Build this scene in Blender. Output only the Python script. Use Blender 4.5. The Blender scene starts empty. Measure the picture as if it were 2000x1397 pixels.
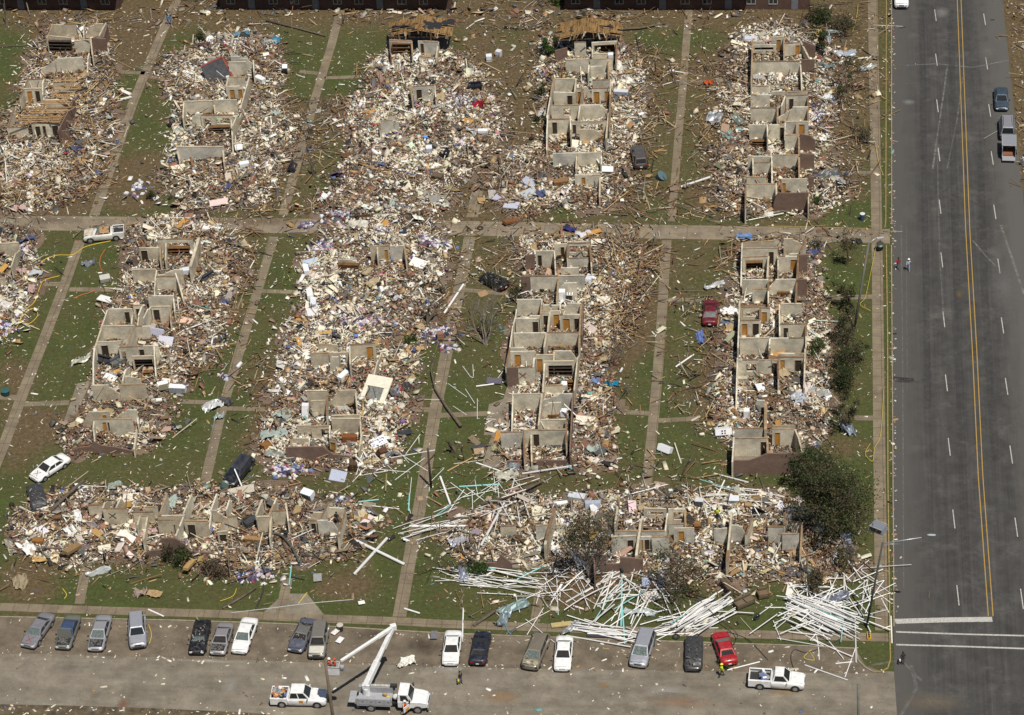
import bpy, math, random
import numpy as np
from mathutils import Vector, Matrix, Euler
R = math.radians
rnd = random.Random(11)
rng = np.random.default_rng(7)
S = bpy.context.scene
COL = S.collection

# ------------------------------------------------------------------ camera
CAM_R = ((0.99416147, -0.01880725, 0.10625091), (0.09638069, 0.59751628, -0.79604338), (-0.04851526, 0.80163619, 0.59584032))
CAM_P = Vector((40.0, -270.0, 199.15))
FOCAL = 5500.0
cam = bpy.data.cameras.new('camera'); cam_ob = bpy.data.objects.new('camera', cam); COL.objects.link(cam_ob)
m = Matrix(CAM_R).to_4x4(); m.translation = CAM_P; cam_ob.matrix_world = m
cam.sensor_width = 36.0; cam.lens = 36.0*FOCAL/2000.0; cam.clip_start = 1.0; cam.clip_end = 9000.0
S.camera = cam_ob

# ------------------------------------------------------------------ light
SUN_DIR = Vector((0.27, -0.36, 1.0)).normalized()      # towards the sun: from the right and a little from the viewer's side
w = bpy.data.worlds.new('World'); S.world = w; w.use_nodes = True
nt = w.node_tree; bg = nt.nodes['Background']; sky = nt.nodes.new('ShaderNodeTexSky'); sky.sky_type = 'NISHITA'; sky.sun_disc = False
sky.sun_elevation = math.asin(SUN_DIR.z); sky.sun_rotation = math.atan2(SUN_DIR.x, SUN_DIR.y)
nt.links.new(sky.outputs[0], bg.inputs[0]); bg.inputs[1].default_value = 0.05
sl = bpy.data.lights.new('sun', 'SUN'); sl.energy = 4.55; sl.angle = R(0.55); sl.color = (1.0, 0.95, 0.87)
so = bpy.data.objects.new('sun', sl); COL.objects.link(so); so.rotation_euler = SUN_DIR.to_track_quat('Z', 'Y').to_euler()
S.view_settings.view_transform = 'Standard'; S.view_settings.look = 'None'; S.view_settings.exposure = 0.0; S.view_settings.gamma = 1.0
S.cycles.max_bounces = 5; S.cycles.diffuse_bounces = 3; S.cycles.transparent_max_bounces = 8

# ------------------------------------------------------------------ pixel of the 2000x1397 survey photo -> point on a level plane
_cr = np.array(CAM_R); _cp = np.array(CAM_P)
def at(px, py, z=0.0):
    d = _cr @ np.array([px-1000.0, 698.5-py, -FOCAL]); t = (z-_cp[2])/d[2]; p = _cp+d*t
    return Vector((p[0], p[1], z))
def atn(pts, z=0.0):
    a = np.array(pts, float); d = np.stack([a[:, 0]-1000.0, 698.5-a[:, 1], np.full(len(a), -FOCAL)], 1) @ _cr.T
    t = (z-_cp[2])/d[:, 2]; return (_cp+d*t[:, None])[:, :2]

# ------------------------------------------------------------------ materials
MATS = {}
def nmat(name, rough=0.9, metal=0.0, spec=None):
    mt = bpy.data.materials.new(name); mt.use_nodes = True
    b = mt.node_tree.nodes['Principled BSDF']; b.inputs['Roughness'].default_value = rough; b.inputs['Metallic'].default_value = metal
    if spec is not None: b.inputs['Specular IOR Level'].default_value = spec
    return mt, mt.node_tree, b
def N(nt, t, **k):
    n = nt.nodes.new(t)
    for a, v in k.items():
        if a.startswith('i_'):
            key = a[2:]; n.inputs[int(key) if key.isdigit() else key.replace('_', ' ')].default_value = v
        else: setattr(n, a, v)
    return n
def L(nt, a, b): nt.links.new(a, b)
def noise(nt, scale, detail=4.0, rough=0.6, vec=None):
    n = N(nt, 'ShaderNodeTexNoise'); n.inputs['Scale'].default_value = scale; n.inputs['Detail'].default_value = detail; n.inputs['Roughness'].default_value = rough
    if vec is None:
        g = N(nt, 'ShaderNodeNewGeometry'); vec = g.outputs['Position']
    L(nt, vec, n.inputs['Vector']); return n.outputs['Fac']
def ramp(nt, fac, stops):
    r = N(nt, 'ShaderNodeValToRGB'); e = r.color_ramp.elements
    while len(e) < len(stops): e.new(0.5)
    for q, (p, c) in zip(e, stops):
        q.position = p; q.color = (c[0], c[1], c[2], 1) if hasattr(c, '__len__') else (c, c, c, 1)
    L(nt, fac, r.inputs[0]); return r.outputs[0]
def mix(nt, a, b, fac, mode='MIX'):
    x = N(nt, 'ShaderNodeMix', data_type='RGBA', blend_type=mode); x.clamp_factor = True
    for sock, v in ((x.inputs[6], a), (x.inputs[7], b), (x.inputs[0], fac)):
        if isinstance(v, (int, float)): sock.default_value = v
        elif isinstance(v, tuple): sock.default_value = (v[0], v[1], v[2], 1)
        else: L(nt, v, sock)
    return x.outputs[2]
def bump(nt, b, h, strength=0.4, dist=0.05):
    n = N(nt, 'ShaderNodeBump'); n.inputs['Strength'].default_value = strength; n.inputs['Distance'].default_value = dist
    L(nt, h, n.inputs['Height']); L(nt, n.outputs[0], b.inputs['Normal'])
def plain(name, c, rough=0.8, metal=0.0, var=0.25, scale=3.0, spec=None):
    if name in MATS: return MATS[name]
    mt, nt, b = nmat(name, rough, metal, spec)
    f = noise(nt, scale, 5.0, 0.65)
    lo = tuple(x*(1-var) for x in c); hi = tuple(min(1, x*(1+var)) for x in c)
    L(nt, ramp(nt, f, [(0.3, lo), (0.7, hi)]), b.inputs['Base Color']); MATS[name] = mt; return mt
def attr_mat(name, rough=0.9, var=0.3, scale=6.0, attr='Col'):
    mt, nt, b = nmat(name, rough, 0.0, 0.25)
    a = N(nt, 'ShaderNodeAttribute', attribute_name=attr)
    f = ramp(nt, noise(nt, scale, 5.0, 0.7), [(0.3, 1-var), (0.7, 1+var*0.5)])
    L(nt, mix(nt, a.outputs['Color'], f, 1.0, 'MULTIPLY'), b.inputs['Base Color']); return mt
def objcol_mat(name, rough=0.85, var=0.3, scale=5.0, spec=0.3, metal=0.0):
    mt, nt, b = nmat(name, rough, metal, spec)
    o = N(nt, 'ShaderNodeObjectInfo')
    f = ramp(nt, noise(nt, scale, 5.0, 0.7), [(0.3, 1-var), (0.7, 1+var*0.4)])
    L(nt, mix(nt, o.outputs['Color'], f, 1.0, 'MULTIPLY'), b.inputs['Base Color']); return mt
M_STUFF = attr_mat('rubble_pieces')
M_OBJ = objcol_mat('debris_piece')
M_SHINY = objcol_mat('enamel_or_plastic', 0.4, 0.12, 2.0, 0.5)
M_TIN = objcol_mat('crumpled_tin', 0.45, 0.25, 3.0, 0.5, 0.25)
M_CLOTH = objcol_mat('cloth', 0.95, 0.25, 8.0, 0.1)

# ------------------------------------------------------------------ mesh helpers
class MB:
    def __init__(s): s.v = []; s.f = []; s.mi = []; s.uv = {}; s.m = 0
    def quad(s, a, b, c, d, uv=None):
        i = len(s.v); s.v += [tuple(a), tuple(b), tuple(c), tuple(d)]; s.f.append((i, i+1, i+2, i+3)); s.mi.append(s.m)
        if uv: s.uv[len(s.f)-1] = uv
    def box(s, c, d, rz=0.0, rx=0.0, ry=0.0):
        mt = Euler((rx, ry, rz)).to_matrix(); c = Vector(c); i = len(s.v)
        for z in (-.5, .5):
            for x, y in ((-.5, -.5), (.5, -.5), (.5, .5), (-.5, .5)):
                s.v.append(tuple(c+mt @ Vector((x*d[0], y*d[1], z*d[2]))))
        for f in ((3, 2, 1, 0), (4, 5, 6, 7), (0, 1, 5, 4), (1, 2, 6, 5), (2, 3, 7, 6), (3, 0, 4, 7)):
            s.f.append(tuple(i+k for k in f)); s.mi.append(s.m)
    def hexa(s, lo, hi):                                     # two matching polygons, bottom and top
        i = len(s.v); n = len(lo); s.v += [tuple(p) for p in lo]+[tuple(p) for p in hi]
        s.f.append(tuple(i+k for k in reversed(range(n)))); s.mi.append(s.m)
        s.f.append(tuple(i+n+k for k in range(n))); s.mi.append(s.m)
        for k in range(n):
            j = (k+1) % n; s.f.append((i+k, i+j, i+n+j, i+n+k)); s.mi.append(s.m)
    def tube(s, pts, rad, n=8, cap=True):
        pts = [Vector(p) for p in pts]; rings = []
        if not hasattr(rad, '__len__'): rad = [rad]*len(pts)
        for k, p in enumerate(pts):
            t = (pts[min(k+1, len(pts)-1)]-pts[max(k-1, 0)]).normalized()
            a = t.cross(Vector((0, 0, 1)));
            if a.length < 1e-3: a = Vector((1, 0, 0))
            a.normalize(); b = t.cross(a); i = len(s.v)
            for q in range(n):
                an = 2*math.pi*q/n; s.v.append(tuple(p+(a*math.cos(an)+b*math.sin(an))*rad[k]))
            rings.append(i)
        for k in range(len(rings)-1):
            for q in range(n):
                r = (q+1) % n; s.f.append((rings[k]+q, rings[k]+r, rings[k+1]+r, rings[k+1]+q)); s.mi.append(s.m)
        if cap:
            s.f.append(tuple(rings[0]+q for q in reversed(range(n)))); s.mi.append(s.m)
            s.f.append(tuple(rings[-1]+q for q in range(n))); s.mi.append(s.m)
    def loft(s, rings, cap=True):
        idx = []
        for r in rings: idx.append(len(s.v)); s.v += [tuple(p) for p in r]
        n = len(rings[0])
        for a, b in zip(idx, idx[1:]):
            for q in range(n):
                r = (q+1) % n; s.f.append((a+q, a+r, b+r, b+q)); s.mi.append(s.m)
        if cap:
            s.f.append(tuple(idx[0]+q for q in reversed(range(n)))); s.mi.append(s.m)
            s.f.append(tuple(idx[-1]+q for q in range(n))); s.mi.append(s.m)
    def mesh(s, name, mats, smooth=False):
        me = bpy.data.meshes.new(name); me.from_pydata(s.v, [], s.f)
        for q in (mats if isinstance(mats, (list, tuple)) else [mats]): me.materials.append(q)
        if len(set(s.mi)) > 1: me.polygons.foreach_set('material_index', s.mi)
        if s.uv:
            ul = me.uv_layers.new(name='UVMap')
            for fi, uv in s.uv.items():
                for k, li in enumerate(me.polygons[fi].loop_indices): ul.data[li].uv = uv[k]
        if smooth: me.polygons.foreach_set('use_smooth', [True]*len(me.polygons))
        me.update(); return me
def obj(name, me, parent=None, loc=(0, 0, 0), rz=0.0):
    o = bpy.data.objects.new(name, me); COL.objects.link(o); o.location = loc
    if rz: o.rotation_euler = (0, 0, rz)
    if parent: o.parent = parent
    return o
def tag(o, label=None, cat=None, group=None, kind=None):
    if label: o['label'] = label
    if cat: o['category'] = cat
    if group: o['group'] = group
    if kind: o['kind'] = kind
    return o
def empty(name, loc, label, cat, group=None, rot=(0, 0, 0)):
    o = bpy.data.objects.new(name, None); COL.objects.link(o); o.location = loc; o.rotation_euler = rot; o.empty_display_size = 0.3
    return tag(o, label, cat, group)
def np_mesh(name, v, f, mat, col=None, k=4):
    me = bpy.data.meshes.new(name); v = np.ascontiguousarray(v, np.float32); f = np.ascontiguousarray(f, np.int32)
    me.vertices.add(len(v)); me.vertices.foreach_set('co', v.ravel())
    me.loops.add(f.size); me.loops.foreach_set('vertex_index', f.ravel())
    me.polygons.add(len(f)); me.polygons.foreach_set('loop_start', np.arange(0, f.size, k, dtype=np.int32))
    me.update(calc_edges=True)
    if col is not None:
        a = me.attributes.new('Col', 'FLOAT_COLOR', 'POINT'); c4 = np.ones((len(v), 4), np.float32); c4[:, :3] = col; a.data.foreach_set('color', c4.ravel())
    me.materials.append(mat); return me
_BV = np.array([(-1, -1, -1), (1, -1, -1), (1, 1, -1), (-1, 1, -1), (-1, -1, 1), (1, -1, 1), (1, 1, 1), (-1, 1, 1)], float)
_BF = np.array([(4, 5, 6, 7), (0, 1, 5, 4), (1, 2, 6, 5), (2, 3, 7, 6), (3, 0, 4, 7), (3, 2, 1, 0)])
def boxes(c, h, yaw, tx, ty, col, jit=0.12):
    n = len(c); v = np.repeat(_BV[None], n, 0)*h[:, None, :]*(1+rng.uniform(-jit, jit, (n, 8, 3)))
    cx, sx, cy, sy, cz, sz = np.cos(tx), np.sin(tx), np.cos(ty), np.sin(ty), np.cos(yaw), np.sin(yaw)
    y1 = v[..., 1]*cx[:, None]-v[..., 2]*sx[:, None]; z1 = v[..., 1]*sx[:, None]+v[..., 2]*cx[:, None]
    x2 = v[..., 0]*cy[:, None]+z1*sy[:, None]; z2 = -v[..., 0]*sy[:, None]+z1*cy[:, None]
    x3 = x2*cz[:, None]-y1*sz[:, None]; y3 = x2*sz[:, None]+y1*cz[:, None]
    v = np.stack([x3, y3, z2], -1)+c[:, None, :]
    f = (_BF[None]+8*np.arange(n)[:, None, None]).reshape(-1, 4)
    return v.reshape(-1, 3), f, np.repeat(col, 8, 0)

# ------------------------------------------------------------------ where the rubble lies (outlines on the ground)
ZONES = {
 'A1': [(85,40),(210,45),(215,110),(230,175),(222,262),(200,350),(120,412),(0,420),(-60,420),(-60,280),(0,250),(50,160)],
 'A2': [(390,72),(480,58),(555,90),(562,130),(540,205),(585,262),(550,335),(520,400),(400,412),(300,400),(330,310),(340,220),(310,150),(310,118)],
 'A3': [(715,125),(760,100),(900,100),(955,170),(985,250),(950,300),(925,345),(855,425),(640,425),(612,405),(660,335),(690,265),(670,210),(700,180)],
 'A4': [(1060,70),(1200,75),(1255,115),(1262,200),(1250,262),(1215,330),(1205,405),(985,425),(960,355),(1000,300),(1060,272),(1055,175),(1040,120)],
 'A5': [(1455,50),(1600,50),(1632,130),(1640,200),(1620,290),(1660,395),(1600,420),(1450,428),(1400,410),(1385,300),(1400,180)],
 'B0': [(-40,455),(60,455),(85,520),(55,600),(40,680),(-40,700)],
 'B1': [(250,445),(330,420),(420,430),(482,475),(472,560),(445,640),(410,690),(360,760),(345,875),(150,893),(90,868),(175,795),(185,740),(205,620),(255,520)],
 'B2': [(625,450),(760,425),(880,460),(872,520),(845,600),(815,700),(790,880),(750,915),(540,915),(510,875),(530,770),(560,650),(580,530)],
 'B3': [(1015,460),(1180,460),(1250,490),(1235,580),(1205,660),(1200,760),(1205,880),(1190,912),(985,922),(925,885),(985,800),(1005,650),(1022,530)],
 'B4': [(1440,470),(1590,470),(1615,600),(1625,740),(1610,880),(1430,885),(1388,860),(1380,770),(1420,730),(1420,640),(1430,560)],
 'C1': [(15,1000),(110,955),(400,948),(690,965),(765,1030),(700,1095),(500,1115),(150,1105),(15,1075)],
 'C2': [(840,1045),(970,965),(1200,955),(1560,975),(1605,1040),(1690,1095),(1640,1145),(1300,1130),(1130,1110),(910,1105),(845,1085)],
 'D': [(0,20),(235,22),(420,30),(880,28),(1100,35),(1440,40),(1440,28),(1100,22),(880,18),(420,20),(235,14),(0,14)],
}
SPARSE = {
 'G1': [(60,300),(330,290),(290,415),(10,418)], 'G2': [(470,200),(690,190),(620,425),(480,425)], 'G3': [(890,60),(1075,90),(1060,425),(890,425)],
 'G4': [(1225,90),(1470,100),(1460,430),(1215,430)], 'G5': [(1590,40),(1735,30),(1725,330),(1640,420),(1600,300)], 'G6': [(880,20),(1100,28),(1080,60),(900,60)],
 'H1': [(400,440),(520,450),(490,600),(430,720),(350,760)], 'H2': [(780,470),(1030,470),(1000,600),(900,680),(800,640)],
 'H3': [(1180,455),(1445,465),(1400,540),(1270,620),(1200,680)], 'H4': [(1330,560),(1445,600),(1430,800),(1360,860),(1250,700)],
 'H5': [(470,680),(560,680),(520,900),(470,860)], 'K1': [(820,880),(1430,880),(1560,980),(830,980)], 'K2': [(830,1080),(1720,1090),(1740,1230),(900,1220)],
 'K3': [(0,1080),(560,1090),(560,1140),(0,1140)], 'K4': [(620,880),(820,880),(830,1060),(700,1080)], 'M1': [(150,430),(1720,440),(1720,475),(150,460)],
 'R1': [(1965,0),(2060,0),(2060,420),(1998,380)], 'A0': [(0,-10),(1740,-10),(1740,60),(0,60)],
}
GX0, GY0, GD = -100.0, -90.0, 0.5
GNX, GNY = 400, 400
def _inpoly(X, Y, P):
    c = np.zeros(X.shape, bool); n = len(P)
    for i in range(n):
        x0, y0 = P[i]; x1, y1 = P[(i+1) % n]
        if y0 == y1: continue
        k = ((y0 > Y) != (y1 > Y)) & (X < (x1-x0)*(Y-y0)/(y1-y0)+x0); c ^= k
    return c
_gx, _gy = np.meshgrid(GX0+GD*np.arange(GNX), GY0+GD*np.arange(GNY), indexing='ij')
def blur(a, r):
    k = np.ones(2*r+1)/(2*r+1)
    for ax in (0, 1): a = np.apply_along_axis(lambda q: np.convolve(q, k, 'same'), ax, a)
    return a
def vnoise(X, Y, sc, seed):
    g = np.random.default_rng(seed).random((64, 64)); x = X/sc; y = Y/sc
    i = np.floor(x).astype(int); j = np.floor(y).astype(int); u = x-i; v = y-j; u = u*u*(3-2*u); v = v*v*(3-2*v)
    q = lambda a, b: g[a % 64, b % 64]
    return (q(i, j)*(1-u)+q(i+1, j)*u)*(1-v)+(q(i, j+1)*(1-u)+q(i+1, j+1)*u)*v
ZW = {k: [tuple(p) for p in atn(v)] for k, v in ZONES.items()}
SW = {k: [tuple(p) for p in atn(v)] for k, v in SPARSE.items()}
_z = np.zeros((GNX, GNY)); _s = np.zeros((GNX, GNY))
for k, P in ZW.items(): _z = np.maximum(_z, _inpoly(_gx, _gy, P)*(0.5 if k == 'D' else 1.0))
for k, P in SW.items(): _s = np.maximum(_s, _inpoly(_gx, _gy, P)*(.25 if k[0] == 'K' else .8 if k in ('G4', 'H1', 'H4') else 1.0))
DENSE = blur(_z, 3); SPR = blur(_s, 5)
EDGE = blur(_z, 7)+0.55*(vnoise(_gx, _gy, 4.0, 51)-.5)+0.35*(vnoise(_gx, _gy, 1.6, 52)-.5)
HM = np.clip((EDGE-.45)*3.0, 0, 1)*0.78*(0.10+0.62*vnoise(_gx, _gy, 2.6, 3)*vnoise(_gx, _gy, 7.0, 4)*1.5+0.22*vnoise(_gx, _gy, 1.1, 5))
def samp(A, x, y):
    fx = np.clip((np.asarray(x)-GX0)/GD, 0, GNX-1.001); fy = np.clip((np.asarray(y)-GY0)/GD, 0, GNY-1.001)
    i = fx.astype(int); j = fy.astype(int); u = fx-i; v = fy-j
    return (A[i, j]*(1-u)+A[i+1, j]*u)*(1-v)+(A[i, j+1]*(1-u)+A[i+1, j+1]*u)*v
def hm(x, y): return float(samp(HM, np.array([x]), np.array([y]))[0])
def gp(px, py):                                              # survey pixel -> point on top of ground or rubble
    p = at(px, py, 0.0)
    for _ in range(4): p = at(px, py, hm(p.x, p.y))
    return p
# ================================================================== SETTING
def _axis(lo, hi, st, far): return [-far*4, -far, lo-60]+list(np.arange(lo, hi+st*.5, st))+[hi+60, far, far*4]
gx = np.array(_axis(-96.0, 90.0, 0.75, 900.0)); gy = np.array(_axis(-82.0, 100.0, 0.75, 900.0))
XX, YY = np.meshgrid(gx, gy, indexing='ij'); nx, ny = XX.shape
vv = np.stack([XX, YY, np.zeros_like(XX)], -1).reshape(-1, 3)
ii, jj = np.meshgrid(np.arange(nx-1), np.arange(ny-1), indexing='ij'); a = (ii*ny+jj).ravel()
ff = np.stack([a, a+ny, a+ny+1, a+1], 1)
BARE = [  # bare earth outlines on the lawn
 [(0,785),(132,795),(120,850),(60,900),(0,960)],[(0,1085),(90,1110),(120,1180),(0,1185)],[(230,20),(330,15),(310,100),(230,105)],[(215,110),(300,100),(280,135),(205,135)],
 [(870,330),(945,330),(905,430),(850,425)],[(600,1130),(740,1120),(740,1165),(640,1180)],[(1962,-20),(2120,-20),(2120,560),(2003,420)],[(1640,735),(1690,735),(1690,770),(1640,765)],
 [(1610,860),(1690,850),(1690,890),(1610,890)],[(1060,1110),(1180,1110),(1180,1190),(1070,1180)],[(0,1205),(130,1200),(100,1280),(0,1275)],
 [(60,700),(75,760),(0,790),(0,700)],[(100,330),(200,330),(160,420),(60,420)],[(240,330),(330,300),(300,400),(220,410)],[(1180,600),(1290,600),(1240,700),(1180,760)],[(1600,640),(1650,640),(1650,720),(1600,720)]]
bm = np.zeros((GNX, GNY))
for P in BARE: bm = np.maximum(bm, _inpoly(_gx, _gy, [tuple(q) for q in atn(P)])*1.0)
bm = blur(bm, 4)
dirt = np.clip(np.clip(samp(EDGE, XX, YY)*1.1-.1, 0, 1)*0.9+samp(SPR, XX, YY)*0.5+samp(bm, XX, YY)*0.85, 0, 1)
top = np.clip((YY-20)/70, 0, 1)*0.22; dirt = np.clip(dirt+top, 0, 1)
gme = np_mesh('ground', vv, ff, None)
at_ = gme.attributes.new('dirt', 'FLOAT', 'POINT'); at_.data.foreach_set('value', dirt.ravel().astype(np.float32))
mt, nt, b = nmat('lawn_and_earth', 1.0, 0.0, 0.1)
A = N(nt, 'ShaderNodeAttribute', attribute_name='dirt')
n1 = noise(nt, 0.35, 6.0, 0.65); n2 = noise(nt, 2.2, 6.0, 0.75); n3 = noise(nt, 0.09, 3.0, 0.5); n4 = noise(nt, 14.0, 3.0, 0.8)
g = ramp(nt, n1, [(0.28, (0.076, 0.070, 0.031)), (0.5, (0.061, 0.075, 0.024)), (0.72, (0.076, 0.096, 0.030))])
g = mix(nt, g, (0.098, 0.082, 0.038), ramp(nt, n3, [(0.42, 0.0), (0.7, 0.6)])); g = mix(nt, g, (0.105, 0.078, 0.042), ramp(nt, n2, [(0.57, 0.0), (0.74, 0.5)]))
g = mix(nt, g, ramp(nt, n2, [(0.3, 0.66), (0.7, 1.3)]), 1.0, 'MULTIPLY')
d = ramp(nt, n2, [(0.28, (0.060, 0.042, 0.022)), (0.52, (0.115, 0.083, 0.045)), (0.76, (0.19, 0.145, 0.088))])
x = N(nt, 'ShaderNodeMath', operation='MULTIPLY_ADD'); L(nt, n1, x.inputs[0]); x.inputs[1].default_value = 0.75; x.inputs[2].default_value = -0.375
y = N(nt, 'ShaderNodeMath', operation='ADD'); L(nt, x.outputs[0], y.inputs[0]); L(nt, A.outputs['Fac'], y.inputs[1])
y2 = N(nt, 'ShaderNodeMath', operation='MULTIPLY_ADD'); L(nt, n2, y2.inputs[0]); y2.inputs[1].default_value = 0.5; y2.inputs[2].default_value = -0.25
y3 = N(nt, 'ShaderNodeMath', operation='ADD'); L(nt, y.outputs[0], y3.inputs[0]); L(nt, y2.outputs[0], y3.inputs[1])
c = mix(nt, g, d, ramp(nt, y3.outputs[0], [(0.25, 0.0), (0.72, 1.0)]))
c = mix(nt, c, ramp(nt, n4, [(0.3, 0.72), (0.7, 1.25)]), 1.0, 'MULTIPLY')
vo = N(nt, 'ShaderNodeTexVoronoi', feature='F1'); vo.inputs['Scale'].default_value = 2.3; vo.inputs['Randomness'].default_value = 1.0; ge = N(nt, 'ShaderNodeNewGeometry'); L(nt, ge.outputs['Position'], vo.inputs['Vector'])
fl = ramp(nt, vo.outputs['Distance'], [(0.09, 1.0), (0.16, 0.0)]); hs = N(nt, 'ShaderNodeSeparateColor'); L(nt, vo.outputs['Color'], hs.inputs[0])
fc = ramp(nt, hs.outputs[0], [(0.0, (.10, .07, .04)), (.35, (.17, .12, .07)), (.6, (.26, .21, .14)), (.85, (.42, .38, .30)), (1.0, (.07, .05, .035))]); fm = N(nt, 'ShaderNodeMath', operation='MULTIPLY'); L(nt, fl, fm.inputs[0]); L(nt, ramp(nt, hs.outputs[1], [(.35, 0.0), (.5, .85)]), fm.inputs[1])
c = mix(nt, c, fc, fm.outputs[0])
L(nt, c, b.inputs['Base Color']); bump(nt, b, n4, 0.6, 0.08)
gme.materials.clear(); gme.materials.append(mt)
tag(obj('ground', gme), kind='structure')

def paving(name, c, spot, stain=0.4, streak=None, joint=None):
    mt, nt, b = nmat(name, 0.95, 0.0, 0.2)
    f1 = noise(nt, 0.5, 6.0, 0.65); f2 = noise(nt, 9.0, 4.0, 0.8)
    q = ramp(nt, f1, [(0.3, tuple(x*(1-stain) for x in c)), (0.7, tuple(x*(1+stain*.45) for x in c))])
    q = mix(nt, q, ramp(nt, f2, [(0.3, 0.78), (0.7, 1.18)]), 1.0, 'MULTIPLY')
    if streak:
        ge = N(nt, 'ShaderNodeNewGeometry'); mp = N(nt, 'ShaderNodeMapping'); mp.inputs['Scale'].default_value = streak; L(nt, ge.outputs['Position'], mp.inputs['Vector'])
        s1 = noise(nt, 1.0, 5.0, 0.6, mp.outputs[0]); q = mix(nt, q, ramp(nt, s1, [(0.32, 0.88), (0.55, 1.0), (0.78, 1.2)]), 1.0, 'MULTIPLY'); m3_ = N(nt, 'ShaderNodeMapping'); m3_.inputs['Scale'].default_value = tuple(3.5*v if v > .1 else v*1.6 for v in streak); L(nt, ge.outputs['Position'], m3_.inputs['Vector']); q = mix(nt, q, ramp(nt, noise(nt, 1.0, 4.0, .7, m3_.outputs[0]), [(.3, .84), (.7, 1.16)]), 1.0, 'MULTIPLY')
    if spot:
        s2 = noise(nt, 0.23, 7.0, 0.72); q = mix(nt, q, spot, ramp(nt, s2, [(0.53, 0.0), (0.74, 0.65)]))
    if joint:
        ge = N(nt, 'ShaderNodeNewGeometry'); wv = N(nt, 'ShaderNodeTexBrick'); mp = N(nt, 'ShaderNodeMapping'); L(nt, ge.outputs['Position'], mp.inputs['Vector']); L(nt, mp.outputs[0], wv.inputs['Vector'])
        wv.inputs['Scale'].default_value = 1.0; wv.inputs['Brick Width'].default_value = joint[0]; wv.inputs['Row Height'].default_value = joint[1]; wv.inputs['Mortar Size'].default_value = 0.03; wv.offset = 0.0
        wv.inputs['Color1'].default_value = (1, 1, 1, 1); wv.inputs['Color2'].default_value = (.9, .9, .9, 1); wv.inputs['Mortar'].default_value = (.5, .48, .44, 1)
        q = mix(nt, q, wv.outputs['Color'], 1.0, 'MULTIPLY')
    vc = N(nt, 'ShaderNodeTexVoronoi', feature='DISTANCE_TO_EDGE'); vc.inputs['Scale'].default_value = .10; ge = N(nt, 'ShaderNodeNewGeometry'); wn = N(nt, 'ShaderNodeTexNoise'); wn.inputs['Scale'].default_value = .5; wn.inputs['Detail'].default_value = 5; L(nt, ge.outputs['Position'], wn.inputs['Vector'])
    va = N(nt, 'ShaderNodeVectorMath', operation='MULTIPLY_ADD'); L(nt, wn.outputs['Color'], va.inputs[0]); va.inputs[1].default_value = (9, 9, 0); L(nt, ge.outputs['Position'], va.inputs[2]); L(nt, va.outputs[0], vc.inputs['Vector'])
    q = mix(nt, q, tuple(x*.55 for x in c), ramp(nt, vc.outputs['Distance'], [(0.003, .4), (0.008, 0.0)]))   # cracks
    L(nt, q, b.inputs['Base Color']); bump(nt, b, f2, 0.25, 0.02); return mt
M_AV = paving('avenue_asphalt', (0.066, 0.0635, 0.0595), (0.135, 0.128, 0.118), 0.3, (1.1, 0.03, 1))
M_DUST = paving('dusty_lane', (0.125, 0.118, 0.106), (0.17, 0.16, 0.145), 0.35, (1.4, 0.05, 1))
M_ST = paving('old_street', (0.205, 0.178, 0.138), (0.29, 0.25, 0.195), 0.32, (0.06, 0.22, 1))
M_APRON = paving('parking_apron', (0.168, 0.136, 0.098), (0.085, 0.064, 0.044), 0.45)
M_LANE = paving('concrete_lane', (0.25, 0.205, 0.145), (0.14, 0.105, 0.07), 0.35, None, (6.0, 6.0))
M_WALK = paving('concrete_walk', (0.225, 0.182, 0.125), (0.13, 0.095, 0.06), 0.32, None, (1.6, 1.6))
M_SLAB = paving('floor_slab', (0.24, 0.205, 0.155), (0.10, 0.08, 0.055), 0.4)

def sheet(name, pts, z, mat, th=0.0, kind='structure'):
    mb = MB(); lo = [at(px, py, 0) for px, py in pts]
    area = sum(lo[i].x*lo[(i+1) % len(lo)].y-lo[(i+1) % len(lo)].x*lo[i].y for i in range(len(lo)))
    if area < 0: lo.reverse()
    mb.hexa([(p.x, p.y, z-max(th, 0.05)) for p in lo], [(p.x, p.y, z) for p in lo])
    return tag(obj(name, mb.mesh(name, mat)), kind=kind)
def ext(p, q, t):                                            # point beyond q on the line p-q (survey pixels are extended on the ground)
    a, b = at(*p), at(*q); return b+(b-a).normalized()*t
def strip(name, line, wid, z, mat, e0=0.0, e1=0.0, kind='structure'):
    P = [at(*q) for q in line]
    if e0: P[0] = P[0]+(P[0]-P[1]).normalized()*e0
    if e1: P[-1] = P[-1]+(P[-1]-P[-2]).normalized()*e1
    mb = MB(); lo = []; hi = []
    wl = wid if hasattr(wid, '__len__') else [wid]*len(P)
    for i, p in enumerate(P):
        t = (P[min(i+1, len(P)-1)]-P[max(i-1, 0)]).normalized(); n = Vector((-t.y, t.x, 0))*wl[i]/2
        lo.append(p-n); hi.append(p+n)
    for i in range(len(P)-1):
        a, b, c, d = lo[i], lo[i+1], hi[i+1], hi[i]
        mb.hexa([(q.x, q.y, z-0.06) for q in (a, b, c, d)], [(q.x, q.y, z) for q in (a, b, c, d)])
    return tag(obj(name, mb.mesh(name, mat)), kind=kind)
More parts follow.
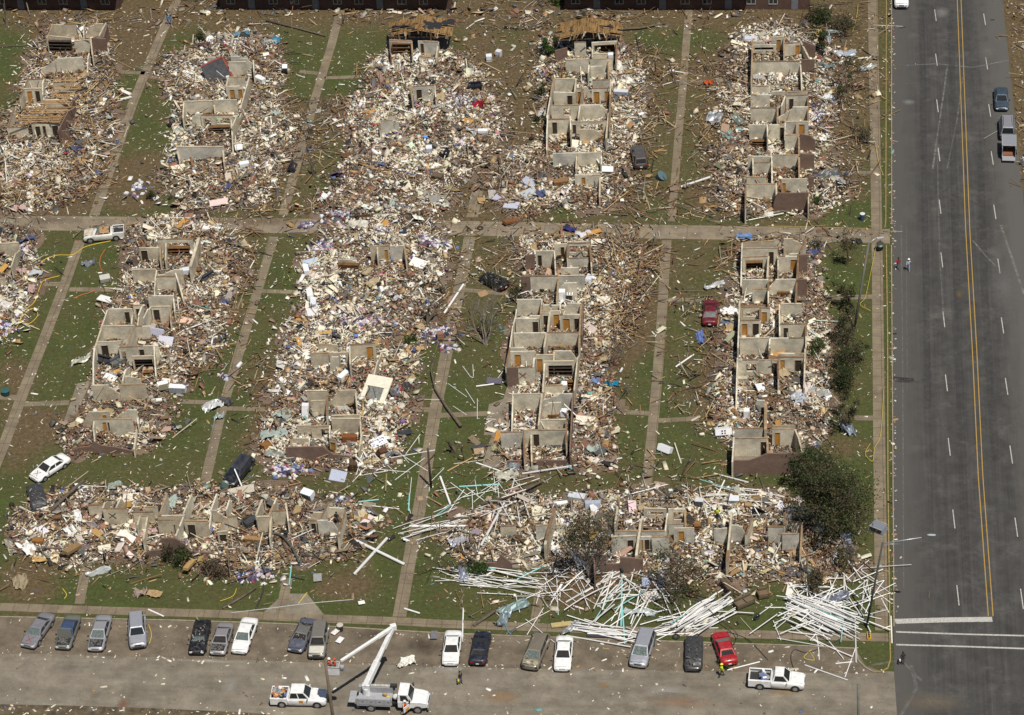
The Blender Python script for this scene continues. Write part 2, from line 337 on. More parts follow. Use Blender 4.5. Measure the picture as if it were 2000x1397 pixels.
# avenue on the right: asphalt sheet, then the dusty lane along each edge
def lx(px, py): return at(px, py)
a0, a1 = at(1741, 0), at(1747, 1397); r0, r1 = at(1962, 0), at(2040, 1397)
def along(p, q, y): t = (y-p.y)/(q.y-p.y); return p+(q-p)*t
def vsheet(name, L0, L1, R0, R1, y0, y1, z, mat):
    mb = MB(); a, b, c, d = along(L0, L1, y0), along(R0, R1, y0), along(R0, R1, y1), along(L0, L1, y1)
    mb.hexa([(q.x, q.y, z-0.05) for q in (a, b, c, d)], [(q.x, q.y, z) for q in (a, b, c, d)]); return tag(obj(name, mb.mesh(name, mat)), kind='structure')
def dusty(mt, L0, L1, lo, hi, c, sgn):                        # wind blown dust lying along one edge of the road
    nt = mt.node_tree; b = nt.nodes['Principled BSDF']; old = b.inputs['Base Color'].links[0].from_socket; k = (L1.x-L0.x)/(L1.y-L0.y)
    ge = N(nt, 'ShaderNodeNewGeometry'); sp = N(nt, 'ShaderNodeSeparateXYZ'); L(nt, ge.outputs['Position'], sp.inputs[0])
    m1 = N(nt, 'ShaderNodeMath', operation='MULTIPLY_ADD'); L(nt, sp.outputs['Y'], m1.inputs[0]); m1.inputs[1].default_value = -k; m1.inputs[2].default_value = -(L0.x-k*L0.y)
    m2 = N(nt, 'ShaderNodeMath', operation='ADD'); L(nt, sp.outputs['X'], m2.inputs[0]); L(nt, m1.outputs[0], m2.inputs[1])
    m3 = N(nt, 'ShaderNodeMath', operation='MULTIPLY'); L(nt, m2.outputs[0], m3.inputs[0]); m3.inputs[1].default_value = sgn
    mp = N(nt, 'ShaderNodeMapping'); mp.inputs['Scale'].default_value = (.8, .10, 1); L(nt, ge.outputs['Position'], mp.inputs['Vector']); nz = noise(nt, 1.0, 6.0, .65, mp.outputs[0])
    m4 = N(nt, 'ShaderNodeMath', operation='MULTIPLY_ADD'); L(nt, nz, m4.inputs[0]); m4.inputs[1].default_value = 3.4; m4.inputs[2].default_value = -1.7
    m5 = N(nt, 'ShaderNodeMath', operation='ADD'); L(nt, m3.outputs[0], m5.inputs[0]); L(nt, m4.outputs[0], m5.inputs[1])
    r = N(nt, 'ShaderNodeMapRange'); L(nt, m5.outputs[0], r.inputs[0]); r.inputs[1].default_value = lo; r.inputs[2].default_value = hi; r.inputs[3].default_value = 1.0; r.inputs[4].default_value = 0.0
    L(nt, mix(nt, old, c, r.outputs[0]), b.inputs['Base Color'])
dusty(M_AV, at(1741, 0), at(1746, 1200), 1.0, 4.2, (.080, .076, .070), 1); dusty(M_AV, at(1958, 0), at(2040, 800), 1.4, 4.6, (.096, .091, .083), -1)
vsheet('avenue', a0, a1, at(1958, 0), at(2052, 900), -500, 900, 0.012, M_AV)
# bottom street and its parking apron
sheet('street', [(-900, 1262), (100, 1276), (497, 1288), (852, 1301), (1400, 1310), (1746, 1312), (1752, 1397), (1760, 1460), (800, 1440), (-900, 1400)], 0.014, M_ST)
sheet('parking_apron', [(-900, 1200), (0, 1206), (350, 1213), (560, 1220), (860, 1238), (1240, 1252), (1550, 1262), (1672, 1268), (1690, 1300), (1735, 1316), (1400, 1312), (852, 1303), (497, 1290), (100, 1278), (-900, 1264)], 0.018, M_APRON)
sheet('far_verge', [(-900, 1352), (0, 1376), (150, 1379), (300, 1384), (480, 1392), (570, 1401), (800, 1430), (1400, 1452), (1400, 2200), (-900, 2200)], 0.03, plain('verge', (0.095, 0.072, 0.042), 1, 0, .6, 1.0))
# concrete lane across the middle
sheet('lane', [(-900, 405), (0, 422), (180, 423), (817, 430), (1140, 437), (1500, 443), (1738, 448), (1738, 476), (1583, 471), (817, 459), (180, 451), (0, 450), (-900, 438)], 0.014, M_LANE)
# pavements and walks
strip('pavement', [(1705, 47), (1708.5, 227), (1712, 427), (1713.5, 520), (1716, 753), (1718, 928), (1721, 1163), (1722, 1232)], 1.35, 0.05, M_WALK, 500, 0)
strip('pavement', [(-300, 1176), (0, 1186), (196, 1193), (431, 1200), (578, 1207), (774, 1214), (860, 1219), (1100, 1228), (1400, 1238), (1735, 1246)], 1.25, 0.05, M_WALK, 300, 0)
WALKS = [([(346, 0), (310, 80), (260, 200), (213, 337), (184, 421)], 1.35, 60), ([(157, 470), (125, 560), (90, 653), (48, 760), (10, 863), (-30, 960)], 1.35, 0),
 ([(668, 10), (647, 90), (613, 200), (553, 420)], 1.2, 0), ([(535, 463), (506, 560), (470, 680), (430, 813), (399, 950)], 1.2, 0),
 ([(965, 270), (940, 337), (922, 425)], 1.5, 0), ([(918, 463), (887, 613), (850, 803), (821, 983), (803, 1077), (780, 1205)], 1.45, 0),
 ([(1346, 15), (1333, 177), (1323, 290), (1312, 433)], 1.05, 0), ([(1302, 470), (1290, 660), (1278, 803), (1263, 950)], 1.2, 0),
 ([(170, 1100), (155, 1180)], 1.1, 0), ([(562, 1130), (548, 1198)], 1.1, 0), ([(1058, 1130), (1045, 1215)], 1.0, 0),
 ([(215, 140), (283, 143)], .9, 0), ([(585, 140), (622, 144)], .8, 0), ([(634, 153), (702, 150)], .8, 0), ([(1030+312, 160), (1480-60, 157)], .8, 0),
 ([(-20, 559), (118, 555)], .9, 0), ([(135, 566), (235, 566)], .9, 0), ([(505, 569), (580, 571)], .8, 0), ([(-10, 775), (38, 778)], 1.0, 0), ([(48, 790), (135, 787)], .9, 0), ([(355, 785), (425, 787)], .8, 0),
 ([(430, 798), (520, 800)], .8, 0), ([(766, 798), (842, 801)], .9, 0), ([(860, 812), (955, 808)], .9, 0), ([(885, 565), (1000, 575)], .8, 0), ([(1205, 805), (1270, 808)], .8, 0), ([(1286, 822), (1365, 818)], .8, 0),
 ([(1305, 586), (1375, 586)], .8, 0), ([(1608, 583), (1706, 580)], .9, 0), ([(1668, 817), (1708, 817)], .9, 0), ([(1640, 338), (1703, 338)], .8, 0)]
for i, (ln, wd, e) in enumerate(WALKS): strip('footpath', ln, wd, 0.029+.0012*((i*7) % 11), M_WALK, e, 0)
# stoops and patios beside the ruins
for P in ([(150, 750), (205, 738), (165, 835), (120, 838)], [(955, 790), (995, 775), (985, 850), (945, 850)], [(1580, 530), (1608, 540), (1608, 640), (1590, 640)], [(1578, 845), (1606, 845), (1606, 870), (1578, 870)], [(185, 105), (222, 110), (210, 140), (180, 140)], [(735, 780), (760, 770), (756, 800), (735, 800)],
          [(555, 1160), (600, 1160), (640, 1210), (500, 1210)]):
    sheet('patio', P, 0.026, M_SLAB)
# kerbs, with the yellow painted one along the avenue
M_YEL = plain('yellow_kerb_paint', (0.27, 0.195, 0.075), 0.8, 0, .35, 4)
M_KERB = plain('kerb_concrete', (0.26, 0.22, 0.16), 0.9, 0, .3, 2)
def kerb(line, mat, wd=0.16, e0=0):
    P = [at(*q) for q in line]
    if e0: P[0] = P[0]+(P[0]-P[1]).normalized()*e0
    mb = MB()
    for p, q in zip(P, P[1:]):
        t = (q-p).normalized(); n = Vector((-t.y, t.x, 0))*wd/2
        mb.hexa([(a.x, a.y, -0.02) for a in (p-n, q-n, q+n, p+n)], [(a.x, a.y, 0.13) for a in (p-n, q-n, q+n, p+n)])
    return tag(obj('kerb', mb.mesh('kerb', mat)), kind='structure')
kerb([(1731, 0), (1730, 434), (1728, 446)], M_YEL, .12, 300); kerb([(1731, 480), (1733.5, 653), (1734, 928), (1738, 1241), (1739, 1290), (1734, 1306), (1722, 1313), (1705, 1313)], M_YEL, .13)
kerb([(1500, 443), (1694, 448)], M_YEL, .15)
kerb([(0, 1206), (350, 1213), (560, 1220), (860, 1238), (1240, 1252), (1550, 1262), (1672, 1268), (1676, 1290), (1690, 1305), (1705, 1313)], M_KERB, .15, 200)
kerb([(1741, 0), (1741.5, 440)], M_KERB, .12); kerb([(1741, 480), (1746, 1225)], M_KERB, .12)
# painted lines
M_LY = plain('yellow_line_paint', (0.37, 0.23, 0.05), 0.8, 0, .25, 5); M_LW = plain('white_line_paint', (0.40, 0.385, 0.35), 0.8, 0, .4, 5)
for dx in (-4.6, 4.6):
    strip('centre_line', [(1873.6+dx*.8, 6.7), (1890+dx*.87, 447), (1903.6+dx*.93, 687), (1915+dx*.97, 928), (1935+dx, 1204)], 0.10, 0.017, M_LY, 300, 0)
strip('stop_line', [(1748, 1214), (1850, 1211), (1938, 1210)], 0.75, 0.017, M_LW); strip('crossing_line', [(1750, 1234.5), (1880, 1239), (2080, 1244)], 0.22, 0.017, M_LW); strip('crossing_line', [(1750, 1259.5), (1880, 1263), (2080, 1270)], 0.22, 0.017, M_LW)
mbd = MB()
def dash(px, py):
    p = at(px, py); d = Vector((-0.045, 1, 0)).normalized(); n = Vector((d.y, -d.x, 0))*.055; a = p-d*1.6; b = p+d*1.6
    mbd.hexa([(q.x, q.y, 0.0) for q in (a-n, a+n, b+n, b-n)][::1], [(q.x, q.y, 0.0165) for q in (a-n, a+n, b+n, b-n)])
for px, py in ((1827,30),(1829,117),(1831,207),(1834,302),(1836,404),(1839.5,508),(1843.5,624),(1848.5,748),(1854,873),(1863,1014),(1871,1163),
               (1923,38),(1927,124),(1933,216),(1938,309),(1943,414),(1951,520),(1958,636),(1966,755),(1975,888),(1985,1030),(1996,1170)): dash(px, py)
tag(obj('lane_dashes', mbd.mesh('lane_dashes', M_LW)), kind='structure')
# rust, clay and chalky stains on the near street
def stain(px, py, rx, ry, c, nm='street_stain'):
    p = at(px, py); mt, nt, b = nmat('stain', 1.0, 0, .1); tc = N(nt, 'ShaderNodeTexCoord'); gr = N(nt, 'ShaderNodeTexGradient', gradient_type='SPHERICAL'); L(nt, tc.outputs['Object'], gr.inputs['Vector'])
    nz = noise(nt, 1.6, 8.0, .85); mm = N(nt, 'ShaderNodeMath', operation='MULTIPLY'); L(nt, gr.outputs['Fac'], mm.inputs[0]); L(nt, nz, mm.inputs[1]); b.inputs['Base Color'].default_value = (*c, 1)
    L(nt, ramp(nt, mm.outputs[0], [(.14, 0.0), (.55, .6)]), b.inputs['Alpha']); mb = MB(); mb.quad((-1, -1, 0), (1, -1, 0), (1, 1, 0), (-1, 1, 0)); o = obj(nm, mb.mesh(nm, mt), None, (p.x, p.y, .023)); o.scale = (rx, ry, 1); tag(o, kind='structure')
for a in ((980, 1362, 3.2, 1.6, (.33, .20, .10)), (1330, 1372, 5.5, 1.4, (.32, .20, .12)), (240, 1378, 1.1, 2.0, (.22, .09, .05)), (1180, 1340, 1.0, .5, (.36, .19, .06)), (1530, 1352, 2.6, .8, (.32, .22, .10)), (1480, 1350, 4.5, 1.2, (.42, .38, .33)), (1300, 1350, 4.0, 1.6, (.40, .37, .32)), (880, 1308, 3.0, 1.2, (.42, .39, .35)), (960, 1330, 3.6, 1.6, (.36, .31, .26)), (1720, 1345, 3.2, 1.4, (.34, .29, .23)), (1820, 1372, 5.5, 2.4, (.20, .165, .12)), (410, 1292, 6.0, .4, (.45, .42, .37)), (450, 1340, 1.4, 2.6, (.34, .32, .28)), (100, 1378, 7, .8, (.36, .34, .30)), (700, 1300, 8, .8, (.30, .24, .17)), (830, 1262, 2.8, 2.2, (.05, .038, .028)), (740, 1240, 3.2, 1.5, (.075, .055, .04)), (1960, 560, 3.5, 8.0, (.17, .165, .155)), (1874, 575, .7, 1.4, (.2, .14, .06)), (1765, 745, 2.6, .5, (.03, .03, .03)), (1775, 200, 1.3, 1.2, (.3, .29, .27)), (1840, 25, 1.8, 2.4, (.28, .27, .26)), (1930, 100, 3.0, 5.0, (.17, .165, .155)), (100, 430, 6, 1.6, (.16, .12, .085)), (500, 432, 9, 1.8, (.17, .12, .075)), (1080, 1320, 1.2, .8, (.36, .34, .30))): stain(*a)
# pale scrapes and dark skid marks worn into the avenue
def scuff(pts, wd, c, al):
    mt, nt, b = nmat('scuff', 1.0, 0, .1); b.inputs['Base Color'].default_value = (*c, 1); mp = noise(nt, 1.3, 6, .8); L(nt, ramp(nt, mp, [(.38, 0.0), (.62, al)]), b.inputs['Alpha']); o = strip('road_scuff', pts, wd, 0.0185, mt)
PALE = (.24, .235, .22)
for a in (([(1850, 130), (1842, 190), (1830, 270), (1822, 330)], .22, PALE, .8), ([(1880, 150), (1870, 230), (1850, 330)], .16, PALE, .6), ([(1770, 128), (1830, 125), (1900, 132), (1970, 118)], .25, PALE, .7), ([(1900, 470), (1925, 500), (1945, 520)], .2, PALE, .8), ([(1955, 440), (1975, 500), (2000, 575)], .3, PALE, .8), ([(1760, 440), (1763, 700), (1765, 1150)], .12, PALE, .5), ([(1770, 440), (1772, 760)], .1, PALE, .4), ([(1800, 20), (1806, 400), (1812, 800)], .8, (.055, .054, .053), .3), ([(1857, 20), (1864, 400), (1876, 800), (1890, 1180)], .9, (.055, .054, .053), .3), ([(1740, 738), (1765, 740), (1784, 742)], .5, (.03, .03, .03), .7), ([(1700, 1300), (1760, 1290), (1800, 1330)], .3, PALE, .5), ([(1830, 270), (1835, 500), (1843, 620)], .18, PALE, .45), ([(1780, 1300), (1790, 1345), (1760, 1397)], .35, PALE, .5), ([(1915, 300), (1925, 600), (1945, 900)], .9, (.055, .054, .053), .3)): scuff(*a)
# ================================================================== RUINS
VW = {'A1': (0, 20, .18611), 'A2': (300, 40, .21472), 'A3': (740, 20, .18605), 'A4a': (1050, 20, .16464), 'A4b': (960, 220, .15748), 'A5a': (1430, 30, .15033), 'A5b': (1430, 220, .15743),
      'B1a': (150, 430, .18611), 'B1b': (120, 640, .1861), 'B2': (500, 660, .1933), 'B2t': (500, 420, .33356), 'B3a': (990, 450, .16464), 'B3b': (920, 670, .1861), 'B4a': (1420, 450, .16467), 'B4b': (1360, 680, .18617),
      'C1a': (0, 930, .2), 'C1b': (380, 930, .2), 'C2a': (900, 940, .2148), 'C2b': (1180, 940, .22), 'F': (0, 0, 1.0)}
def V(vw, x, y): o = VW[vw]; return o[0]+x*o[2], o[1]+y*o[2]
def block_mat(name, c1, c2, mortar, bw, rh, ms, stain):
    mt, nt, b = nmat(name, 0.9, 0.0, 0.2)
    uv = N(nt, 'ShaderNodeTexCoord'); br = N(nt, 'ShaderNodeTexBrick'); L(nt, uv.outputs['UV'], br.inputs['Vector'])
    br.inputs['Scale'].default_value = 1.0; br.inputs['Brick Width'].default_value = bw; br.inputs['Row Height'].default_value = rh; br.inputs['Mortar Size'].default_value = ms
    for k, v in (('Color1', c1), ('Color2', c2), ('Mortar', mortar)): br.inputs[k].default_value = (*v, 1)
    f = noise(nt, 0.55, 6.0, 0.7); q = mix(nt, br.outputs['Color'], ramp(nt, f, [(0.3, 1-stain), (0.65, 1.08)]), 1.0, 'MULTIPLY')
    q = mix(nt, q, ramp(nt, noise(nt, 5.0, 4.0, .75), [(0.3, .84), (0.7, 1.1)]), 1.0, 'MULTIPLY')
    L(nt, q, b.inputs['Base Color']); bump(nt, b, br.outputs['Fac'], -0.3, 0.01); return mt
M_BLK = block_mat('painted_block', (0.75, 0.685, 0.54), (0.70, 0.64, 0.50), (0.52, 0.48, 0.38), .4, .2, .012, .5)
M_BLK2 = block_mat('grey_block', (0.66, 0.63, 0.54), (0.61, 0.58, 0.49), (0.44, 0.41, 0.34), .4, .2, .012, .5)
M_TAN = block_mat('tan_block', (0.65, 0.57, 0.42), (0.60, 0.52, 0.385), (0.43, 0.37, 0.265), .4, .2, .012, .5)
M_BRK = block_mat('brown_brick', (0.20, 0.115, 0.085), (0.15, 0.092, 0.07), (0.26, 0.20, 0.16), .2, .075, .01, .3)
M_PLATE = [plain('plate_wood', (0.30, 0.205, 0.115), .9, 0, .45, 1.2), plain('plate_pale', (0.46, 0.385, 0.27), .9, 0, .3, 1.2), plain('plate_brown', (0.19, 0.115, 0.06), .9, 0, .4, 1.2)]
M_DOOR = plain('door_veneer', (0.42, 0.20, 0.04), .6, 0, .25, 1.5); M_WOODSHADE = plain('dark_wood_and_doorway_shade', (0.035, 0.024, 0.017), .7, 0, .3, 2)
M_KNOB = plain('brass', (0.5, 0.38, 0.14), .35, .8, .1, 2); M_RED = plain('red_spray_paint', (0.24, 0.045, 0.05), .8, 0, .3, 6); M_BLACKP = plain('black_spray_paint', (0.04, 0.035, 0.03), .8, 0, .3, 6)
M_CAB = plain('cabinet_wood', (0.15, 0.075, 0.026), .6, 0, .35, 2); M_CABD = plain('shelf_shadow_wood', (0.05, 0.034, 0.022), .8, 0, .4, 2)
M_LUM = plain('lumber', (0.33, 0.20, 0.085), .85, 0, .35, 1.5)
MATK = {'b': M_BLK, 'g': M_BLK2, 't': M_TAN, 'k': M_BRK}
NAMES = {}
WALLP = []                                                     # pieces of wall lines, kept so that rubble does not cut through them
class House:
    def __init__(s, key, label, slab, z0=0.14):
        c = atn(slab).mean(0); s.key = key; s.o = empty('ruined_house', (c[0], c[1], 0), label, 'ruined house', 'rows of ruined apartment houses'); s.c = Vector((c[0], c[1], 0)); s.z0 = z0
        mb = MB(); P = [Vector((*q, 0))-s.c for q in atn(slab)]
        ar = sum(P[i].x*P[(i+1) % len(P)].y-P[(i+1) % len(P)].x*P[i].y for i in range(len(P)))
        if ar < 0: P.reverse()
        mb.hexa([(p.x, p.y, -.05) for p in P], [(p.x, p.y, z0) for p in P]); obj('floor_slab', mb.mesh('floor_slab', M_SLAB), s.o)
    def wall(s, vw, x1, y1, x2, y2, h=2.5, k='b', doors=(), prof=None, base=False, th=0.17, plate=None):
        z0 = s.z0
        if not base: h *= rnd.uniform(.93, 1.03)
        if not prof and not doors and k != 'k' and rnd.random() < (.12 if s.key[0] == 'C' else .28):   # a top broken away at one end or in the middle
            a, b_ = rnd.uniform(.35, .8), rnd.uniform(.3, .85); H_ = h+z0; e1 = rnd.uniform(.55, .9)
            prof = [(0, H_), (a*.98, H_), (a, H_-rnd.uniform(.1, .3)), ((a+1)/2, H_*e1+.1), ((a+1)/2+.02, H_*e1-.1), (1, H_*e1*b_+.3)]
            if rnd.random() < .5: prof = [(1-q, z) for q, z in reversed(prof)]
        zt = 0.0 if base else h+z0
        A = at(*V(vw, x1, y1), zt); B = at(*V(vw, x2, y2), zt); A.z = B.z = 0
        t = (B-A); ln = t.length; t.normalize(); n = Vector((-t.y, t.x, 0)); WALLP.append((A.copy(), B.copy()))
        mb = MB(); mat = MATK[k]
        def P(q, z, w): return A-s.c+t*q+n*w+Vector((0, 0, z))
        def prism(pts):                                        # outline in (s, z)
            fr = [P(q, z, -th/2) for q, z in pts]; bk = [P(q, z, th/2) for q, z in pts]; i0 = len(mb.f); m_ = len(pts); i = len(mb.v)
            mb.v += [tuple(p) for p in fr]+[tuple(p) for p in bk]
            mb.f.append(tuple(i+a for a in range(m_))); mb.mi.append(0); mb.uv[len(mb.f)-1] = list(pts)
            mb.f.append(tuple(i+m_+a for a in reversed(range(m_)))); mb.mi.append(0); mb.uv[len(mb.f)-1] = list(reversed(pts))
            for a in range(m_):
                c = (a+1) % m_; mb.f.append((i+c, i+a, i+m_+a, i+m_+c)); mb.mi.append(0); mb.uv[len(mb.f)-1] = [(pts[c][0], pts[c][1]), (pts[a][0], pts[a][1]), (pts[a][0]+th, pts[a][1]+th), (pts[c][0]+th, pts[c][1]+th)]
        H = h+z0; dl = []
        if prof:
            top = [(q*ln, z) for q, z in prof]; prism([(0, 0), (ln, 0)]+list(reversed(top)))
        else:
            cur = 0.0; dh = min(2.08, h-.32)+z0
            for d in sorted(doors):
                a, b_, st = d[0]*ln, d[1]*ln, d[2]
                if a > cur+.01: prism([(cur, 0), (a, 0), (a, H), (cur, H)])
                zl = z0
                if st == 'w': zl = z0+0.95; prism([(a, 0), (b_, 0), (b_, zl), (a, zl)])
                prism([(a, dh), (b_, dh), (b_, H), (a, H)]); cur = b_; dl.append((a, b_, st, dh, zl))
            if cur < ln-.01: prism([(cur, 0), (ln, 0), (ln, H), (cur, H)])
        wo = obj('wall', mb.mesh('wall', mat), s.o)
        for a, b_, st, dh, zl in dl:
            if st in 'bd':
                m2 = MB(); c = P((a+b_)/2, (z0+dh)/2, 0); m2.box(c, (b_-a-.02, .05, dh-z0-.02), math.atan2(t.y, t.x)); do = obj('door', m2.mesh('door', M_DOOR if st == 'b' else M_WOODSHADE), wo)  # style d: dark leaf set in an open doorway, its shade painted as colour
                m3 = MB(); m3.box(P(b_-.12, z0+1.0, 0), (.06, .16, .06), math.atan2(t.y, t.x)); obj('handle', m3.mesh('handle', M_KNOB), wo)
            m4 = MB(); fw = .07; rz = math.atan2(t.y, t.x)
            for q in (a+fw/2, b_-fw/2): m4.box(P(q, (zl+dh)/2, 0), (fw, th+.05, dh-zl), rz)
            m4.box(P((a+b_)/2, dh-.03, 0), (b_-a-2*fw-.004, th+.05, .06), rz); obj('door_frame' if st != 'w' else 'window_frame', m4.mesh('frame', M_PLATE[1]), wo)
        if not prof and k != 'k' and plate != 0:
            m5 = MB(); cuts = [0]+sorted(rnd.uniform(.1, .9) for _ in range(rnd.randint(0, 2)))+[1]
            for a, b_ in zip(cuts, cuts[1:]):
                if rnd.random() < .84: m5.box(P((a+b_)/2*ln, H+.021+rnd.uniform(0, .012), 0), ((b_-a)*ln-.03, th+.02+rnd.uniform(0, .05), .04), math.atan2(t.y, t.x))
            if m5.v: obj('top_plate', m5.mesh('top_plate', rnd.choice(M_PLATE)), wo)
        return wo
    def part(s, name, vw, x, y, d, mat, z=0.0, rz=0.0, rx=0.0, ry=0.0):
        p = at(*V(vw, x, y), s.z0+z+d[2]/2)-s.c; mb = MB(); mb.box((0, 0, 0), d); o = obj(name, mb.mesh(name, mat), s.o, p); o.rotation_euler = (rx, ry, rz); return o
    def cabinet(s, vw, x1, y1, x2, y2, h=1.6, dp=.5, mat=None, shelves=3):
        A = at(*V(vw, x1, y1), s.z0+h); B = at(*V(vw, x2, y2), s.z0+h); A.z = B.z = s.z0; t = (B-A); ln = t.length; rz = math.atan2(t.y, t.x); c = (A+B)/2-s.c
        mb = MB(); mb.box((0, dp/2-.02, h/2), (ln, .04, h))
        for q in (-.5, .5): mb.box((q*(ln-.05), -.02, h/2), (.05, dp-.045, h))
        for i in range(shelves+1): mb.box((0, -.02, .03+(h-.06)*i/shelves), (ln-.104, dp-.045, .04))
        o = obj('cabinet', mb.mesh('cabinet', mat or M_CAB), s.o, c, rz)
        m2 = MB()
        for i in range(int(ln*1.6)): m2 = MB(); m2.box((rnd.uniform(-.42, .42)*ln, -.05, rnd.choice(range(shelves))*(h-.06)/shelves+.17), (rnd.uniform(.15, .35), .2, rnd.uniform(.12, .26)), 0); obj('jar', m2.mesh('jar', rnd.choice([M_BLK, M_CABD, M_WOODSHADE])), o)
        return o
    def cross(s, vw, x, y, sz, mat, z, extra=()):                # sprayed search mark on the south face of a wall
        c = at(*V(vw, x, y), z); c.y -= .105; mb = MB()
        for sg in (-1, 1): mb.box(c-s.c, (sz*1.35, .012, .07), 0, 0, sg*R(42))
        for dx, dz, l, a in extra: mb.box(c-s.c+Vector((dx, -.002, dz)), (l, .012, .05), 0, 0, a)
        return obj('spray_mark', mb.mesh('spray_mark', mat), s.o)

# ---- block A1, far left
h = House('A1', 'roofless ruin at the far left with bare ceiling joists showing', [(100, 90), (212, 88), (178, 250), (60, 262)])
W = h.wall
W('A1', 555, 150, 800, 148, k='t'); W('A1', 885, 150, 1085, 138, k='t'); W('A1', 555, 150, 492, 300, k='t'); W('A1', 1112, 134, 1040, 272, k='t'); W('A1', 880, 152, 872, 270, 2.3, 't')
W('A1', 1125, 150, 1085, 285, 2.4, 'k'); W('A1', 500, 268, 740, 292, 2.3, 't'); W('A1', 778, 322, 942, 312, 2.4, 'b'); W('A1', 960, 290, 1110, 300, 2.6, 'k'); W('A1', 950, 292, 970, 470, 2.3)
W('A1', 415, 512, 870, 494, 2.5, 'b'); W('A1', 935, 452, 905, 585, 1.7); W('A1', 290, 730, 460, 722, 2.3); W('A1', 246, 826, 432, 820, 2.5, 'b', [(.16, .46, 'b'), (.6, .9, 'd')])
W('A1', 290, 732, 210, 930, 2.3); W('A1', 780, 930, 612, 1256, 2.5, 'k'); W('A1', 470, 940, 775, 935, 2.4, 'b'); W('A1', 330, 1194, 622, 1182, 2.4, 'b', [(.1, .3, 'd'), (.36, .5, 'd'), (.7, .95, 'd')])
W('A1', 80, 1236, 292, 1230, 1.6); W('A1', 600, 1266, 722, 1262, 1.9, 'k'); W('A1', 150, 1020, 80, 1236, 1.8); W('A1', 560, 760, 770, 770, 2.2); W('A1', 460, 722, 430, 820, 2.3)
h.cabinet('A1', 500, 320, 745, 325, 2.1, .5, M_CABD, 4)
for i in range(13):                                            # ceiling joists bridging the room
    u = i/12; mb = MB(); z = 2.78
    if i in (3, 8): continue
    A = at(*V('A1', 470-300*u, 950+215*u), z)-h.c; B = at(*V('A1', 765-130*u, 945+228*u), z)-h.c
    mb.tube([A, B], .085, 4); obj('joist', mb.mesh('joist', M_LUM), h.o)
for i in range(8):
    u = i/7; mb = MB(); A = at(*V('A1', 560-20*u, 715+200*u), 2.7)-h.c; B = at(*V('A1', 840-10*u+rnd.uniform(-40, 20), 712+200*u), 2.7)-h.c; mb.tube([A, B], .085, 4); obj('joist', mb.mesh('joist', M_LUM), h.o)
for i in range(26):                                            # long splintered rafters fallen across the tops of the walls
    mb = MB(); x = rnd.uniform(60, 760); y = rnd.uniform(690, 1230); a = rnd.choice([rnd.uniform(-20, 25), rnd.uniform(30, 70), rnd.uniform(-70, -30)]); l = rnd.uniform(110, 330)
    A = at(*V('A1', x, y), rnd.uniform(2.0, 3.0))-h.c; B = at(*V('A1', x+l*math.cos(R(a)), y-l*.6*math.sin(R(a))), rnd.uniform(2.4, 3.1))-h.c; mb.tube([A, B], rnd.uniform(.045, .075), 4); obj('rafter', mb.mesh('rafter', M_LUM), h.o)
# ---- block A2
h = House('A2', 'ruin with a fallen dark panel edged in red brick', [(395, 140), (500, 128), (470, 250), (440, 320), (340, 320), (352, 240)]); W = h.wall
W('A2', 490, 332, 690, 335, 2.5, 'g'); W('A2', 700, 327, 902, 325, 2.5, 'g'); W('A2', 905, 327, 912, 470, 2.3); W('A2', 680, 381, 840, 378, 2.5, 'b'); W('A2', 668, 600, 810, 594, 2.5, 'b', [(.12, .46, 'b'), (.66, .95, 'b')])
W('A2', 680, 516, 828, 514, 1.9); W('A2', 870, 510, 790, 800, 2.5, 't'); W('A2', 790, 790, 716, 960, 2.5, 't'); W('A2', 712, 950, 718, 1165, 1.6, 't', prof=[(0, 2.5), (.4, 1.6), (.8, 1.3), (1, .5)])
W('A2', 275, 738, 540, 732, 2.5, 'b'); W('A2', 542, 727, 758, 722, 2.5, 'b'); W('A2', 275, 738, 268, 890, 2.2); W('A2', 330, 852, 448, 848, 2.3, 'b'); W('A2', 430, 862, 720, 860, 2.2, 'b', [(.06, .3, 'o'), (.45, .9, 'w')])
W('A2', 208, 1150, 634, 1150, 2.3, 'g'); W('A2', 210, 1152, 235, 1270, 1.6); W('A2', 630, 1150, 640, 1290, 1.8); W('A2', 660, 600, 680, 516, 1.9); W('A2', 545, 732, 560, 845, 1.8)
h.cabinet('A2', 505, 965, 690, 960, 1.1, .6); h.cabinet('A2', 225, 1160, 300, 1180, 1.5, .4, M_WOODSHADE)
# ---- block A3
h = House('A3', 'flattened ruin with a torn half shingled gable roof at its far end', [(758, 75), (880, 72), (868, 215), (845, 260), (735, 260), (745, 130)]); W = h.wall
W('A3', 110, 312, 342, 322, 2.3, 'g', [(.3, .95, 'o')]); W('A3', 410, 322, 622, 332, 2.4, 'g', [(.1, .3, 'd')]); W('A3', 112, 316, 125, 470, 1.9, 'k'); W('A3', 345, 325, 352, 470, 1.8); W('A3', 625, 335, 600, 500, 1.7)
W('A3', 355, 802, 586, 788, 2.5, 'g', [(.13, .41, 'd'), (.66, .88, 'w')]); W('A3', 330, 790, 356, 962, 2.0, 't'); W('A3', 586, 788, 600, 940, 1.6); W('A3', 350, 470, 575, 500, .8, 'g'); W('A3', 14, 1160, 146, 1155, 2.1, 'g'); W('A3', 146, 1158, 205, 1168, 2.0, 'g'); W('A3', 90, 1108, 172, 1104, 1.4, 'g')
W('A3', 15, 1160, 12, 1260, 1.5, 'g'); h.cabinet('A3', 140, 345, 335, 345, 1.9, .6)
